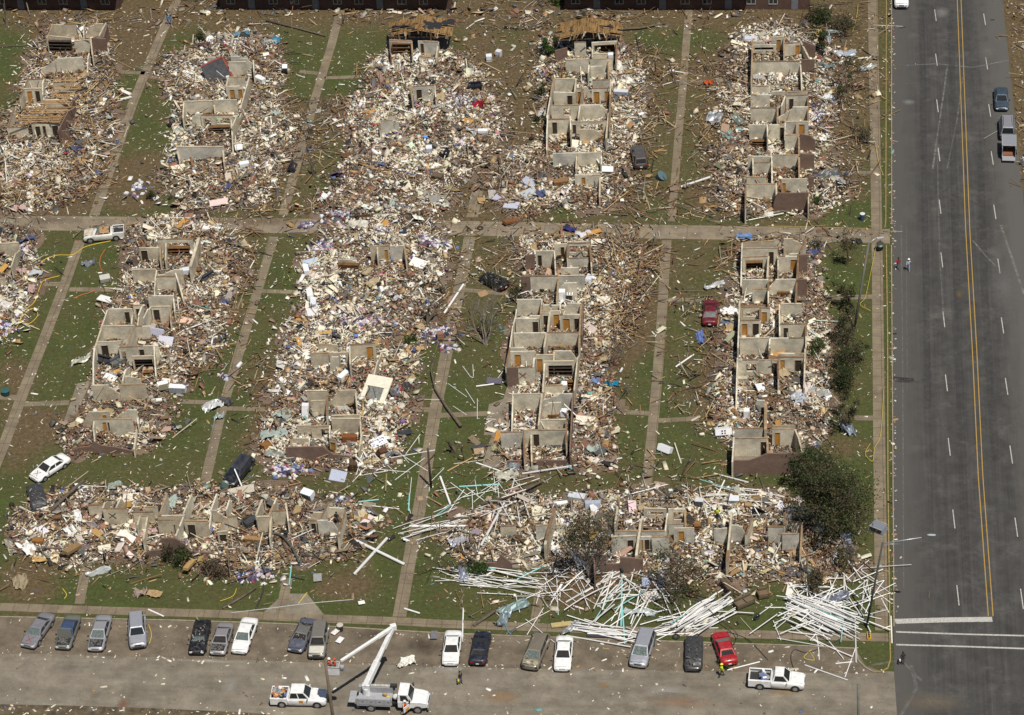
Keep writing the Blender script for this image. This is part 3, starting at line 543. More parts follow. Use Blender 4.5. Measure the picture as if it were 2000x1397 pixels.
# ---- block A4
h4 = House('A4', 'ruin with a bare plywood gable roof at its far end', [(1090, 92), (1212, 88), (1192, 272), (1186, 335), (1080, 330), (1068, 268)]); h = h4; W = h.wall
W('A4a', 435, 382, 572, 380, 2.5, 'b'); W('A4a', 205, 480, 350, 442, 2.2, 'k'); W('A4a', 640, 382, 940, 364, 2.5, 'b', [(.08, .92, 'o')]); W('A4a', 650, 382, 650, 560, 2.3); W('A4a', 938, 366, 930, 585, 2.3, 't'); W('A4a', 640, 516, 832, 516, 1.5)
W('A4a', 330, 588, 618, 582, 2.5, 'b'); W('A4a', 622, 590, 890, 574, 2.4, 'b'); W('A4a', 625, 666, 815, 662, 2.4, 'b'); W('A4a', 620, 584, 600, 740, 2.4); W('A4a', 838, 580, 842, 790, 2.2)
W('A4a', 198, 818, 452, 812, 2.5, 'b'); W('A4a', 190, 818, 108, 1275, 2.5); W('A4a', 190, 970, 440, 978, 2.5, 'b', [(.62, .9, 'd')]); W('A4a', 456, 812, 440, 978, 2.5); W('A4a', 455, 934, 532, 932, 2.5, 'b', [(.15, .85, 'b')])
W('A4a', 534, 932, 506, 1112, 2.5); W('A4a', 640, 932, 862, 924, 2.5, 'b', [(.1, .42, 'b'), (.68, .96, 'b')]); W('A4a', 545, 910, 640, 905, 2.2); W('A4a', 650, 830, 860, 826, 2.3); W('A4a', 160, 1132, 490, 1126, 2.5, 'b', [(.44, .7, 'w')]); W('A4a', 502, 1126, 850, 1118, 2.5, 'b')
W('A4a', 502, 1128, 482, 1290, 2.5); W('A4a', 866, 832, 850, 1390, 2.5, 't')
W('A4b', 702, 86, 970, 78, 2.5, 'b', [(.16, .42, 'd')]); W('A4b', 985, 118, 1428, 108, 2.5, 'b', [(.03, .15, 'd'), (.25, .9, 'w')]); W('A4b', 975, 42, 986, 290, 2.5); W('A4b', 1452, 4, 1420, 320, 2.4, 't'); W('A4b', 1090, 208, 1396, 204, 2.3, 't'); W('A4b', 700, 44, 680, 370, 2.4, 'b', prof=[(0, 2.6), (.6, 2.6), (1, 1.2)])
W('A4b', 758, 506, 1064, 498, 2.3, 'g'); W('A4b', 1068, 498, 1366, 496, 2.5, 'b'); W('A4b', 1366, 500, 1360, 640, 2.0); W('A4b', 1032, 772, 1346, 772, 1.9, 'b', [(.26, .42, 'b')]); W('A4b', 1346, 792, 1340, 1050, 1.4, 't'); W('A4b', 1060, 500, 1048, 700, 1.8)
h.cabinet('A4a', 745, 405, 910, 400, 1.7, .6)
# ---- block A5
h = House('A5', 'long ruin of grey rooms standing nearest the avenue at the far end', [(1468, 90), (1600, 90), (1578, 415), (1452, 418)]); W = h.wall
W('A5a', 270, 334, 450, 332, 1.7); W('A5a', 510, 287, 672, 282, 2.5, 'b', [(.4, .78, 'b')]); W('A5a', 676, 366, 886, 354, 2.5, 'b', [(.68, .98, 'b')]); W('A5a', 930, 340, 1082, 362, 2.7, 'k', prof=[(0, 2.9), (.3, 2.8), (1, 2.5)]); W('A5a', 676, 292, 674, 500, 2.4); W('A5a', 890, 342, 1000, 560, 2.0)
W('A5a', 272, 384, 570, 380, 1.9, 'g', [(.05, .9, 'w')]); W('A5a', 262, 602, 880, 597, 2.5, 'b'); W('A5a', 898, 576, 1072, 572, 2.7, 'k'); W('A5a', 265, 304, 250, 900, 2.3); W('A5a', 885, 600, 905, 880, 1.9); W('A5a', 240, 1034, 490, 1030, 2.4, 'b'); W('A5a', 700, 1048, 985, 1034, 2.5, 'b', [(.12, .36, 'd')])
W('A5a', 245, 922, 480, 918, 1.7); W('A5a', 490, 985, 690, 985, 1.0); W('A5a', 710, 996, 980, 988, 2.4); W('A5a', 238, 1208, 580, 1202, 2.5, 'b'); W('A5a', 605, 1192, 985, 1188, 2.5, 'b'); W('A5a', 592, 1200, 588, 1390, 2.5); W('A5a', 985, 1034, 985, 1390, 2.3, 't'); W('A5a', 690, 1046, 640, 1180, 2.2)
W('A5b', 210, 152, 650, 150, 2.5, 'b', [(.86, .99, 'd')]); W('A5b', 436, 154, 440, 300, 2.5); W('A5b', 660, 114, 945, 112, 2.5, 'g', [(.58, .86, 'b')]); W('A5b', 800, 120, 800, 250, 2.3); W('A5b', 655, 278, 830, 272, 2.4, 'b'); W('A5b', 838, 272, 1034, 292, 2.7, 'k', prof=[(0, 2.85), (.7, 2.7), (1, 2.1)])
W('A5b', 192, 540, 490, 542, 2.4, 'b'); W('A5b', 502, 532, 826, 527, 2.5, 'b'); W('A5b', 836, 512, 1022, 514, 2.8, 'k'); W('A5b', 490, 532, 496, 790, 2.4); W('A5b', 828, 274, 832, 760, 2.3); W('A5b', 270, 624, 482, 620, 2.3, 'b'); W('A5b', 255, 545, 262, 700, 2.0)
W('A5b', 172, 892, 540, 888, 2.6, 'b'); W('A5b', 182, 802, 420, 800, 1.8); W('A5b', 612, 828, 932, 824, 2.5, 'b', [(.02, .18, 'b')]); W('A5b', 170, 880, 165, 1195, 2.3); W('A5b', 940, 822, 948, 1130, 2.2, 't'); W('A5b', 546, 880, 550, 1020, 2.3); W('A5b', 950, 800, 1015, 795, 2.6, 'k')
W('A5b', 512, 1232, 945, 1240, 2.5, 'k', base=True, prof=[(0, 1.2), (.06, 2.3), (.12, 2.9), (.5, 2.9), (1, 3.05)]); W('A5b', 660, 116, 655, 275, 2.4)
h.cabinet('A5b', 245, 345, 445, 345, 1.1, .6); h.cabinet('A5a', 275, 390, 560, 385, 1.5, .6)
# ---- stub at the far left of the middle row
h = House('B0', 'tan corner of a ruin cut by the left edge beside scattered clothing', [(-60, 520), (40, 515), (20, 590), (-60, 590)]); W = h.wall
W('F', -30, 478, 36, 474, 2.3, 't'); W('F', 37, 474, 22, 520, 2.2, 't'); W('F', -40, 545, 10, 543, 1.6, 't')
# ---- block B1
h = House('B1', 'ruin left of the middle with a red and white panel on a wall', [(285, 475), (392, 472), (345, 640), (275, 875), (150, 880), (190, 700), (240, 560)]); W = h.wall
W('B1a', 845, 203, 932, 200, 2.6, 'b'); W('B1a', 934, 202, 1215, 198, 2.5, 'b', [(.06, .88, 'o')]); W('B1a', 872, 205, 876, 420, 2.3); W('B1a', 936, 240, 930, 425, 2.2); W('B1a', 1280, 182, 1190, 488, 2.4, 't', th=.35); W('B1a', 652, 290, 860, 286, 2.5, 't', [(.05, .42, 'd')]); W('B1a', 580, 380, 632, 376, 2.0, 'k')
W('B1a', 578, 520, 830, 516, 2.5, 't'); W('B1a', 838, 520, 1110, 520, 2.5, 'b'); W('B1a', 830, 596, 1040, 592, 2.5, 'b'); W('B1a', 838, 522, 802, 770, 2.3); W('B1a', 1040, 594, 1112, 770, 2.0, 'b', prof=[(0, 2.6), (.5, 2.1), (1, .8)]); W('B1a', 745, 794, 1015, 792, 2.3, 'b'); W('B1a', 1014, 795, 1022, 930, 1.9)
W('B1a', 328, 932, 580, 928, 2.5, 'b', [(.64, .88, 'd')]); W('B1a', 320, 940, 192, 1340, 2.5); W('B1a', 590, 898, 684, 890, 2.5, 'b', [(.2, .7, 'd')]); W('B1a', 590, 900, 574, 1090, 2.4); W('B1a', 690, 886, 606, 1104, 2.5); W('B1a', 812, 794, 700, 1030, 2.5); W('B1a', 780, 910, 980, 905, 2.5, 'b', [(.06, .42, 'd')]); W('B1a', 980, 905, 985, 1060, 1.9)
W('B1a', 272, 1114, 600, 1108, 2.5, 'b'); W('B1a', 616, 1114, 762, 1112, 2.5, 'b'); W('B1a', 610, 1106, 520, 1312, 2.5); W('B1a', 208, 1282, 462, 1270, 2.5, 'b', [(.14, .46, 'd')])
W('B1b', 600, 208, 800, 198, 2.5, 'b', [(.1, .35, 'o')]); W('B1b', 800, 192, 1016, 186, 2.5, 'b', [(.02, .3, 'd')]); W('B1b', 636, 124, 598, 212, 2.4); W('B1b', 740, 302, 972, 298, 2.3, 't', [(.05, .93, 'o')]); W('B1b', 972, 184, 978, 420, 2.4); W('B1b', 348, 204, 312, 480, 2.4, 'b', prof=[(0, 2.6), (.5, 2.2), (1, .7)])
W('B1b', 314, 604, 600, 598, 2.6, 't'); W('B1b', 604, 598, 884, 594, 2.5, 't'); W('B1b', 200, 884, 412, 882, 2.5, 't'); W('B1b', 412, 884, 500, 880, 2.5, 't', [(.1, .65, 'b')]); W('B1b', 514, 864, 790, 862, 2.3, 'b'); W('B1b', 790, 864, 805, 1010, 2.2); W('B1b', 338, 964, 746, 960, 2.5, 'b', [(.2, .32, 'b'), (.33, .4, 'd')]); W('B1b', 700, 330, 640, 560, 2.1)
W('B1b', 800, 1010, 762, 1280, 1.0, 't'); W('B1b', 660, 510, 830, 508, 1.8); W('B1b', 345, 966, 330, 1090, 2.2)
W('B1b', 60, 1322, 770, 1318, 2.0, 'k', base=True, prof=[(0, .25), (.2, .9), (.36, 1.1), (.44, 1.75), (.52, 1.2), (.75, .9), (1, .3)])
p = at(*V('B1b', 968, 222), 1.9)-h.c; mb = MB(); mb.box((0, -.13, 0), (.75, .03, .62)); o = obj('wall_hanging', mb.mesh('wall_hanging', plain('red_cloth', (.35, .04, .05), .9, 0, .2, 6)), h.o, p)
mb = MB()
for a in range(3):
    for b_ in range(3):
        if (a+b_) % 2 == 0: mb.box((-.24+.24*a, -.152, -.2+.2*b_), (.2, .01, .16))
obj('white_square', mb.mesh('white_square', M_LW), o)
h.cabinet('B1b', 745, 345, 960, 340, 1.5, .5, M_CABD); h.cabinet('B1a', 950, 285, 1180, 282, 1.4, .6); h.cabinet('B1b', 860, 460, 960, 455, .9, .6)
# ---- block B2
h = House('B2', 'ruin with a big white wall panel resting on its rubble', [(605, 590), (740, 590), (735, 780), (700, 893), (562, 893), (590, 760)]); W = h.wall
W('B2', 622, 70, 822, 68, 1.3, 't'); W('B2', 946, 72, 1206, 56, 2.6, 't', [(.62, .9, 'b')]); W('B2', 548, 158, 735, 150, 2.2, 't'); W('B2', 738, 150, 940, 142, 2.2, 't', [(.5, .85, 'o')]); W('B2', 735, 194, 832, 190, 2.2); W('B2', 946, 74, 952, 272, 2.4); W('B2', 1262, 100, 1186, 398, 1.7, 't')
W('B2', 512, 534, 720, 536, 2.5, 't'); W('B2', 722, 532, 1006, 524, 2.6, 't'); W('B2', 714, 590, 716, 790, 2.1); W('B2', 552, 640, 702, 632, 2.4, 't'); W('B2', 1005, 524, 1025, 780, 2.2, 't'); W('B2', 760, 786, 1050, 780, 2.4, 't'); W('B2', 760, 815, 1052, 818, 2.6, 't'); W('B2', 1050, 780, 1060, 1000, 2.2, 't')
W('B2', 410, 886, 556, 884, 1.6, 't'); W('B2', 556, 896, 742, 886, 2.2, 't', [(.5, .95, 'o')]); W('B2', 745, 884, 742, 1010, 2.2); W('B2', 340, 1014, 530, 1012, 1.2, 't'); W('B2', 740, 1020, 806, 1032, 2.3, 't', [(.04, .96, 'b')]); W('B2', 1072, 960, 1035, 1130, 1.6, 't')
W('B2', 314, 1246, 1030, 1254, 2.0, 'k', base=True, prof=[(0, 2.0), (.3, 2.15), (.53, 2.2), (.6, 1.6), (.66, 1.1), (1, .75)])
W('B2t', 668, 184, 778, 181, 2.6, 't', [(.72, .95, 'b')]); W('B2t', 782, 184, 868, 180, 2.6, 'g'); W('B2t', 868, 180, 880, 260, 2.3, 't'); W('B2t', 478, 258, 600, 262, 1.2, 't'); W('B2t', 710, 180, 712, 230, 2.4); h.cabinet('B2t', 480, 285, 600, 288, .9, .6)
# ---- block B3
h = House('B3', 'best preserved roofless ruin with many rooms and brown doors', [(1030, 500), (1160, 497), (1112, 912), (940, 915), (990, 760)]); W = h.wall
W('B3a', 560, 168, 715, 164, 2.3, 'b', [(.45, .8, 'd')]); W('B3a', 722, 152, 985, 150, 2.5, 'g', [(.05, .95, 'w')]); W('B3a', 722, 154, 718, 330, 2.4); W('B3a', 985, 152, 1004, 430, 2.0, 't'); W('B3a', 215, 296, 328, 282, 2.6, 'k'); W('B3a', 340, 244, 560, 240, 2.6, 'b', [(.08, .34, 'd')]); W('B3a', 562, 242, 576, 430, 2.4); W('B3a', 640, 444, 852, 440, 1.5); W('B3a', 720, 330, 965, 328, 1.6, 'g')
W('B3a', 162, 548, 276, 544, 2.7, 'k'); W('B3a', 276, 543, 610, 540, 2.6, 'b'); W('B3a', 618, 542, 920, 534, 2.4, 'g'); W('B3a', 612, 544, 592, 848, 2.4); W('B3a', 610, 624, 830, 620, 2.5, 'b'); W('B3a', 120, 820, 415, 816, 2.6, 'b'); W('B3a', 112, 812, 36, 1388, 2.6); W('B3a', 416, 818, 398, 1050, 2.6); W('B3a', 430, 884, 530, 884, 1.6); W('B3a', 530, 888, 635, 886, 2.0)
W('B3a', 645, 862, 882, 864, 2.4, 'b'); W('B3a', 102, 1044, 398, 1044, 2.6, 'b', [(.66, .92, 'd')]); W('B3a', 105, 1010, 395, 1012, 2.6, 'b'); W('B3a', 404, 958, 510, 956, 2.6, 'b', [(.2, .8, 'd')]); W('B3a', 512, 954, 484, 1212, 2.6); W('B3a', 515, 962, 630, 958, 2.6, 'b', [(.26, .92, 'b')]); W('B3a', 626, 998, 868, 996, 2.6, 'b', [(.14, .5, 'b'), (.68, .96, 'd')])
W('B3a', 636, 866, 626, 998, 2.5); W('B3a', 880, 872, 856, 1392, 2.5, 't'); W('B3a', 900, 870, 890, 1240, 2.3, 'k'); W('B3a', 82, 1218, 465, 1214, 2.6, 'b'); W('B3a', 478, 1214, 850, 1212, 2.6, 'b'); W('B3a', 470, 1218, 442, 1392, 2.6)
W('B3b', 410, 90, 668, 84, 2.6, 'b', [(.16, .44, 'b')]); W('B3b', 412, 52, 670, 46, 2.5, 'b'); W('B3b', 410, 54, 366, 252, 2.6); W('B3b', 372, 258, 492, 256, 2.8, 'k'); W('B3b', 494, 258, 665, 255, 2.6, 'b'); W('B3b', 674, 48, 652, 256, 2.6); W('B3b', 678, 128, 870, 124, 2.6, 'b', [(.03, .38, 'b')]); W('B3b', 872, 82, 1116, 82, 2.6, 'b'); W('B3b', 876, 82, 866, 186, 2.5)
W('B3b', 762, 194, 1080, 190, 2.5, 'b', [(.13, .95, 'o')]); W('B3b', 1134, 4, 1082, 498, 2.5, 't'); W('B3b', 772, 192, 754, 520, 2.3); W('B3b', 770, 448, 962, 442, 1.6); W('B3b', 444, 538, 742, 534, 2.6, 'b'); W('B3b', 748, 534, 1062, 532, 2.5, 'g'); W('B3b', 744, 536, 708, 868, 2.5); W('B3b', 736, 634, 946, 622, 2.5, 'b'); W('B3b', 708, 808, 1002, 806, 1.9)
W('B3b', 1068, 512, 1040, 1140, 2.2, 'k'); W('B3b', 1000, 806, 1000, 1050, 2.2, 't'); W('B3b', 308, 940, 552, 934, 2.3, 'g'); W('B3b', 556, 918, 1000, 908, 2.6, 'b', [(.2, .36, 'd')]); W('B3b', 556, 936, 562, 1215, 1.8, 't'); W('B3b', 630, 928, 634, 1190, 2.0, 't'); W('B3b', 445, 540, 425, 880, 2.0, 'b', prof=[(0, 2.6), (.5, 2.2), (1, 1.4)])
W('B3b', 385, 1302, 1010, 1298, .9, 'k', base=True, prof=[(0, .9), (.6, 1.0), (1, .95)])
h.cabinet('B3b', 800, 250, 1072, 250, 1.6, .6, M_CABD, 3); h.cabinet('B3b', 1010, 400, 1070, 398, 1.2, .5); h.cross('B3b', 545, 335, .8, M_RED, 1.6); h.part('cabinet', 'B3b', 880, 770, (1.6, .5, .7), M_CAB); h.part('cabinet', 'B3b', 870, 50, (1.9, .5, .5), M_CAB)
# ---- block B4
h = House('B4', 'ruin beside the avenue with a stepped brown brick end wall', [(1450, 500), (1578, 492), (1572, 900), (1430, 925)]); W = h.wall
W('B4a', 178, 146, 560, 124, 2.3, 't'); W('B4a', 556, 110, 640, 106, 1.4); W('B4a', 672, 98, 925, 95, 2.7, 't'); W('B4a', 180, 150, 165, 560, 2.4); W('B4a', 150, 842, 130, 1392, 2.5); W('B4a', 188, 212, 600, 208, 2.5, 'b', [(.74, .9, 'd')]); W('B4a', 188, 316, 490, 304, 2.4, 'b', [(.1, .8, 'o')]); W('B4a', 492, 308, 478, 560, 2.3); W('B4a', 604, 204, 606, 470, 2.4)
W('B4a', 935, 98, 872, 262, 2.4, 't'); W('B4a', 858, 290, 956, 286, 2.8, 'k'); W('B4a', 606, 310, 830, 308, 2.6, 'b', [(.64, .99, 'b')]); W('B4a', 610, 276, 830, 278, 2.6, 'b'); W('B4a', 848, 286, 812, 860, 2.4, 't'); W('B4a', 180, 584, 490, 582, 2.5, 'b'); W('B4a', 494, 582, 818, 578, 2.6, 'b'); W('B4a', 828, 582, 950, 580, 2.8, 'k'); W('B4a', 490, 612, 490, 910, 2.3); W('B4a', 300, 696, 470, 692, 2.3, 'b')
W('B4a', 160, 894, 490, 892, 1.3); W('B4a', 640, 872, 890, 872, 2.3, 'b'); W('B4a', 158, 1070, 392, 1066, 2.5, 'b', [(.06, .38, 'b'), (.6, .96, 'd')]); W('B4a', 160, 908, 390, 908, 2.3, 'b', [(.1, .9, 'w')]); W('B4a', 395, 918, 512, 924, 2.5, 'b', [(.12, .72, 'b')]); W('B4a', 630, 1112, 930, 1116, 2.5, 'b', [(.12, .34, 'd')])
W('B4a', 394, 912, 394, 1064, 2.4); W('B4a', 622, 880, 626, 1250, 2.4); W('B4a', 152, 1280, 500, 1276, 2.6, 'b'); W('B4a', 514, 1278, 910, 1276, 2.6, 'b'); W('B4a', 508, 1282, 500, 1392, 2.6); W('B4a', 936, 1072, 936, 1392, 2.4, 't'); W('B4a', 630, 1000, 640, 1110, 1.9)
W('B4b', 434, 124, 652, 122, 2.6, 'b', [(.4, .92, 'w')]); W('B4b', 654, 126, 858, 124, 2.6, 'b', [(.65, .95, 'd')]); W('B4b', 862, 92, 1134, 94, 2.6, 'b', [(.06, .26, 'b'), (.62, .92, 'd')]); W('B4b', 862, 52, 1134, 58, 2.5, 'b'); W('B4b', 772, 4, 766, 110, 2.6); W('B4b', 860, 98, 862, 330, 2.3); W('B4b', 1142, 4, 1132, 338, 2.5, 't'); W('B4b', 432, 126, 418, 536, 2.2, 'b', prof=[(0, 2.7), (.6, 2.3), (1, .9)])
W('B4b', 600, 545, 720, 548, 1.7, 'g'); W('B4b', 728, 560, 726, 860, 1.9, 't', th=.3); W('B4b', 796, 850, 1032, 852, 2.5, 'b', [(.1, .36, 'b')]); W('B4b', 796, 815, 1030, 812, 2.4, 'b'); W('B4b', 400, 846, 700, 842, 1.9, 'g'); W('B4b', 388, 944, 742, 944, 2.7, 'b', [(.8, .98, 'd')]); W('B4b', 742, 922, 748, 1080, 2.3); W('B4b', 394, 944, 378, 1165, 2.5, 'b', prof=[(0, 2.8), (1, 2.2)]); W('B4b', 1036, 852, 1120, 1060, 2.4, 't')
W('B4b', 374, 1326, 1140, 1322, 2.5, 'k', base=True, prof=[(0, 2.05), (.24, 2.05), (.34, 2.4), (.48, 3.0), (.75, 3.0), (1, 3.05)])
h.cabinet('B4a', 215, 375, 425, 372, 1.0, .6); h.part('cabinet', 'B4a', 665, 760, (1.4, .5, .9), M_CAB); h.part('cabinet', 'B4b', 460, 330, (1.7, .6, .7), M_BLK)
# ---- block C1
h = House('C1', 'ruin at the left of the near row with a brick stub in front', [(175, 985), (690, 985), (690, 1062), (440, 1092), (270, 1090), (90, 1075), (110, 1000)]); W = h.wall
W('C1a', 860, 288, 1000, 278, 1.8, 't'); W('C1a', 1003, 318, 1242, 316, 2.5, 't'); W('C1a', 1004, 314, 1062, 140, 2.3, 't'); W('C1a', 1130, 314, 1198, 170, 2.3, 't'); W('C1a', 1300, 352, 1500, 346, 1.9, 't'); W('C1a', 1560, 378, 1632, 170, 2.5); W('C1a', 1790, 372, 1872, 180, 2.5); W('C1a', 1416, 302, 1540, 304, 1.9)
W('C1a', 1536, 428, 1712, 430, 2.6, 't', [(.85, .98, 'd')]); W('C1a', 1540, 386, 1800, 380, 2.5, 't'); W('C1a', 1714, 584, 1800, 374, 2.4); W('C1a', 1800, 434, 2030, 434, 2.5, 't', [(.08, .45, 'd')]); W('C1a', 1342, 482, 1368, 392, 2.3); W('C1a', 1350, 390, 1440, 392, 2.3); W('C1a', 1440, 395, 1400, 620, 2.1)
W('C1a', 1400, 800, 2140, 804, 2.0, 'k', base=True, prof=[(0, .3), (.12, 1.1), (.27, 1.25), (.275, 2.9), (.46, 2.9), (.58, 2.0), (.585, 1.1), (.8, .9), (1, .8)]); W('C1a', 388, 762, 612, 762, .9, 'k', base=True, prof=[(0, .9), (1, .95)])
W('C1b', 168, 334, 308, 330, 2.5, 't'); W('C1b', 125, 432, 216, 172, 2.5); W('C1b', 310, 326, 350, 200, 2.3); W('C1b', 320, 398, 412, 390, 2.2, 't'); W('C1b', 222, 545, 322, 538, 1.7, 't', [(.1, .9, 'd')]); W('C1b', 242, 510, 312, 420, 2.0); W('C1b', 604, 398, 736, 394, 2.5, 't'); W('C1b', 758, 344, 896, 336, 2.4, 't'); W('C1b', 726, 390, 800, 212, 2.4); W('C1b', 600, 384, 660, 232, 2.2); W('C1b', 915, 440, 890, 262, 2.2)
W('C1b', 1105, 354, 1252, 352, 1.8, 't'); W('C1b', 1236, 420, 1302, 262, 2.3); W('C1b', 1112, 430, 1195, 434, 2.2, 't', [(.2, .9, 'd')]); W('C1b', 1200, 432, 1392, 430, 2.6, 'g'); W('C1b', 1402, 600, 1472, 340, 2.0); W('C1b', 1290, 304, 1462, 314, 1.6); W('C1b', 745, 390, 735, 600, 1.9)
h.cross('C1a', 1100, 382, .8, M_BLACKP, 1.6); h.cross('C1b', 1340, 478, .7, M_RED, 1.7, [(-.1, .1, .5, 0), (.35, .25, .25, R(90))]); h.cross('C1a', 1690, 690, .6, M_BLACKP, 1.5)
# ---- block C2
h = House('C2', 'ruin at the right of the near row behind the heap of white pipes', [(985, 975), (1560, 990), (1560, 1085), (1165, 1118), (950, 1108)]); W = h.wall
W('C2a', 358, 408, 502, 402, 1.7, 't'); W('C2a', 680, 404, 802, 398, 2.2, 'g'); W('C2a', 766, 575, 850, 242, 2.6, 't', th=.28); W('C2a', 868, 394, 962, 392, 1.4); W('C2a', 215, 800, 470, 805, 1.4, 'k', base=True, prof=[(0, .9), (.46, 1.0), (.47, 1.4), (.66, 2.0), (1, .9)])
W('C2a', 1212, 838, 1662, 842, 2.0, 'k', base=True, prof=[(0, 2.6), (.255, 2.6), (.26, 1.4), (.53, 1.4), (.535, 2.35), (.7, 2.3), (1, 2.1)]); W('C2a', 1212, 672, 1218, 838, 2.3, 'k')
W('C2b', 62, 492, 285, 484, 2.5, 'g', [(.62, .9, 'd')]); W('C2b', 318, 492, 420, 488, 2.5, 'g', [(.04, .3, 'b'), (.35, .85, 'd')]); W('C2b', 424, 496, 578, 492, 2.6, 'g'); W('C2b', 92, 442, 310, 438, 2.5, 'g'); W('C2b', 332, 444, 540, 442, 2.5, 'g'); W('C2b', 120, 234, 96, 380, 2.2); W('C2b', 340, 244, 284, 660, 2.5, 't', th=.26); W('C2b', 566, 244, 542, 440, 2.5)
W('C2b', 352, 240, 552, 246, 1.7, 'g', [(.1, .9, 'w')]); W('C2b', 568, 246, 716, 246, 2.4, 'b', [(.3, .9, 'w')]); W('C2b', 570, 378, 712, 378, 2.0, 'g'); W('C2b', 618, 418, 800, 416, 2.4, 'g', [(.2, .52, 'b')]); W('C2b', 718, 248, 722, 400, 2.0); W('C2b', 975, 424, 1092, 418, 2.4, 'g'); W('C2b', 1132, 272, 1090, 720, 2.5, 't', th=.24); W('C2b', 1125, 390, 1252, 388, 2.4, 'g'); W('C2b', 1256, 482, 1318, 322, 2.3)
W('C2b', 1455, 405, 1592, 402, 2.5, 'g'); W('C2b', 1592, 284, 1662, 282, 2.5, 'g'); W('C2b', 1660, 364, 1752, 362, 2.0); W('C2b', 1545, 470, 1580, 470, 2.4, 'g'); W('C2b', 1582, 468, 1732, 466, 2.7, 'g'); W('C2b', 1742, 640, 1758, 368, 2.0); W('C2b', 1602, 400, 1600, 286, 2.4)
h.cross('C2b', 1668, 505, .65, M_RED, 1.9, [(-.75, -.45, .3, R(40)), (-.6, -.55, .3, R(-40)), (-.35, -.3, .35, R(70)), (-.1, -.35, .3, R(-60)), (.12, -.3, .35, R(20)), (.3, -.4, .3, R(80)), (.45, -.3, .22, 0)]); h.cross('C2b', 220, 725, .6, M_RED, 1.3)
h.cabinet('C2b', 800, 390, 860, 386, .9, .5)

# ---- torn gable roofs on A3 and A4
def sheath(name, shingle):
    mt, nt, b = nmat(name, .9, 0, .2); ge = N(nt, 'ShaderNodeNewGeometry'); sp = N(nt, 'ShaderNodeSeparateXYZ'); L(nt, ge.outputs['Position'], sp.inputs[0])
    mp = N(nt, 'ShaderNodeMapping'); mp.inputs['Scale'].default_value = (6.0, .5, .5); L(nt, ge.outputs['Position'], mp.inputs['Vector']); f = noise(nt, 1.0, 3.0, .6, mp.outputs[0])
    c = ramp(nt, f, [(.36, (.085, .048, .02)), (.5, (.22, .13, .05)), (.66, (.31, .195, .08))]); f2 = noise(nt, .55, 3.0, .55)
    c = mix(nt, c, (.028, .028, .032), ramp(nt, f2, [(shingle, 0.0), (shingle+.03, 1.0)])); L(nt, c, b.inputs['Base Color']); bump(nt, b, f, .4, .03); return mt
def gable(vw, ridge, le, re_, zr, ze, mat, ho, holes=()):
    (r0, r1), (l0, l1), (e0, e1) = ridge, le, re_; c = ho['c']
    cz = [at(*V(vw, *q), ze-.08)-c for q in (l0, l1, e1, e0)]; cz[1] = cz[1]+Vector((.2, -.5, 0)); cz[2] = cz[2]+Vector((-.2, -.5, 0)); mb = MB(); mb.hexa([p-Vector((0, 0, .12)) for p in cz], cz); obj('ceiling', mb.mesh('ceiling', M_CABD), ho['o'])  # dark slab added as filler, painting the shade under the torn roof
    for a, b_, q, p_ in ((r0, r1, l0, l1), (r0, r1, e0, e1)):
        A = at(*V(vw, *a), zr)-c; B = at(*V(vw, *b_), zr)-c; C_ = at(*V(vw, *p_), ze)-c; D = at(*V(vw, *q), ze)-c; mb = MB()
        NB = 9
        for i in range(NB):                                  # boards running down the slope, some torn short or missing
            u0, u1 = i/NB, (i+1)/NB-.012; s0 = 0.0; s1 = 1.0
            for _ in range(1):
                if rnd.random() < .5: s1 = rnd.uniform(.62, .97)
            lo0 = A.lerp(B, u0).lerp(D.lerp(C_, u0), s0); lo1 = A.lerp(B, u1).lerp(D.lerp(C_, u1), s0); hi1 = A.lerp(B, u1).lerp(D.lerp(C_, u1), s1); hi0 = A.lerp(B, u0).lerp(D.lerp(C_, u0), s1); dz = Vector((0, 0, .05))
            if (i, a == r0 and q == e0) in holes:
                mm0, mm1 = lo0.lerp(hi0, .35), lo1.lerp(hi1, .35); mb.hexa([lo0-dz, lo1-dz, mm1-dz, mm0-dz], [lo0, lo1, mm1, mm0]); lo0, lo1 = lo0.lerp(hi0, .62), lo1.lerp(hi1, .62)
            mb.hexa([lo0-dz, lo1-dz, hi1-dz, hi0-dz], [lo0, lo1, hi1, hi0])
        ro = obj('roof', mb.mesh('roof', mat), ho['o'])
        m2 = MB()
        for i in range(7): u = i/6; m2.tube([A.lerp(B, u)-Vector((0, 0, .14)), D.lerp(C_, u)-Vector((0, 0, .14))], .06, 4)
        obj('rafters', m2.mesh('rafters', M_LUM), ro)
        for i in range(12):                                    # torn boards hanging from the broken near edge
            u = rnd.random(); m3 = MB(); E0 = B.lerp(C_, u); l = rnd.uniform(.5, 1.3); m3.tube([E0, E0+Vector((rnd.uniform(-.4, .4), -rnd.uniform(.0, .5), -l))], rnd.uniform(.05, .11), 4); obj('hanging_board', m3.mesh('hanging_board', rnd.choice([M_LUM, M_CABD, M_PLATE[1], M_PLATE[2]])), ro)
HO = {o['label'][:9]: o for o in COL.objects if o.name.startswith('ruined_house')}
def hc(s):
    for o in COL.objects:
        if o.name.startswith('ruined_house') and s in o['label']: return {'o': o, 'c': Vector(o.location)}
gable('A3', ((430, 52), (418, 200)), ((112, 128), (98, 262)), ((800, 100), (768, 262)), 4.1, 2.7, sheath('torn_shingle_roof', .52), hc('half shingled'), {(5, False), (7, False)})
gable('A4a', ((608, 90), (598, 245)), ((222, 160), (212, 342)), ((1020, 150), (1000, 298)), 4.1, 2.7, sheath('bare_plywood_roof', .575), hc('plywood gable'), {(4, True), (6, True)})
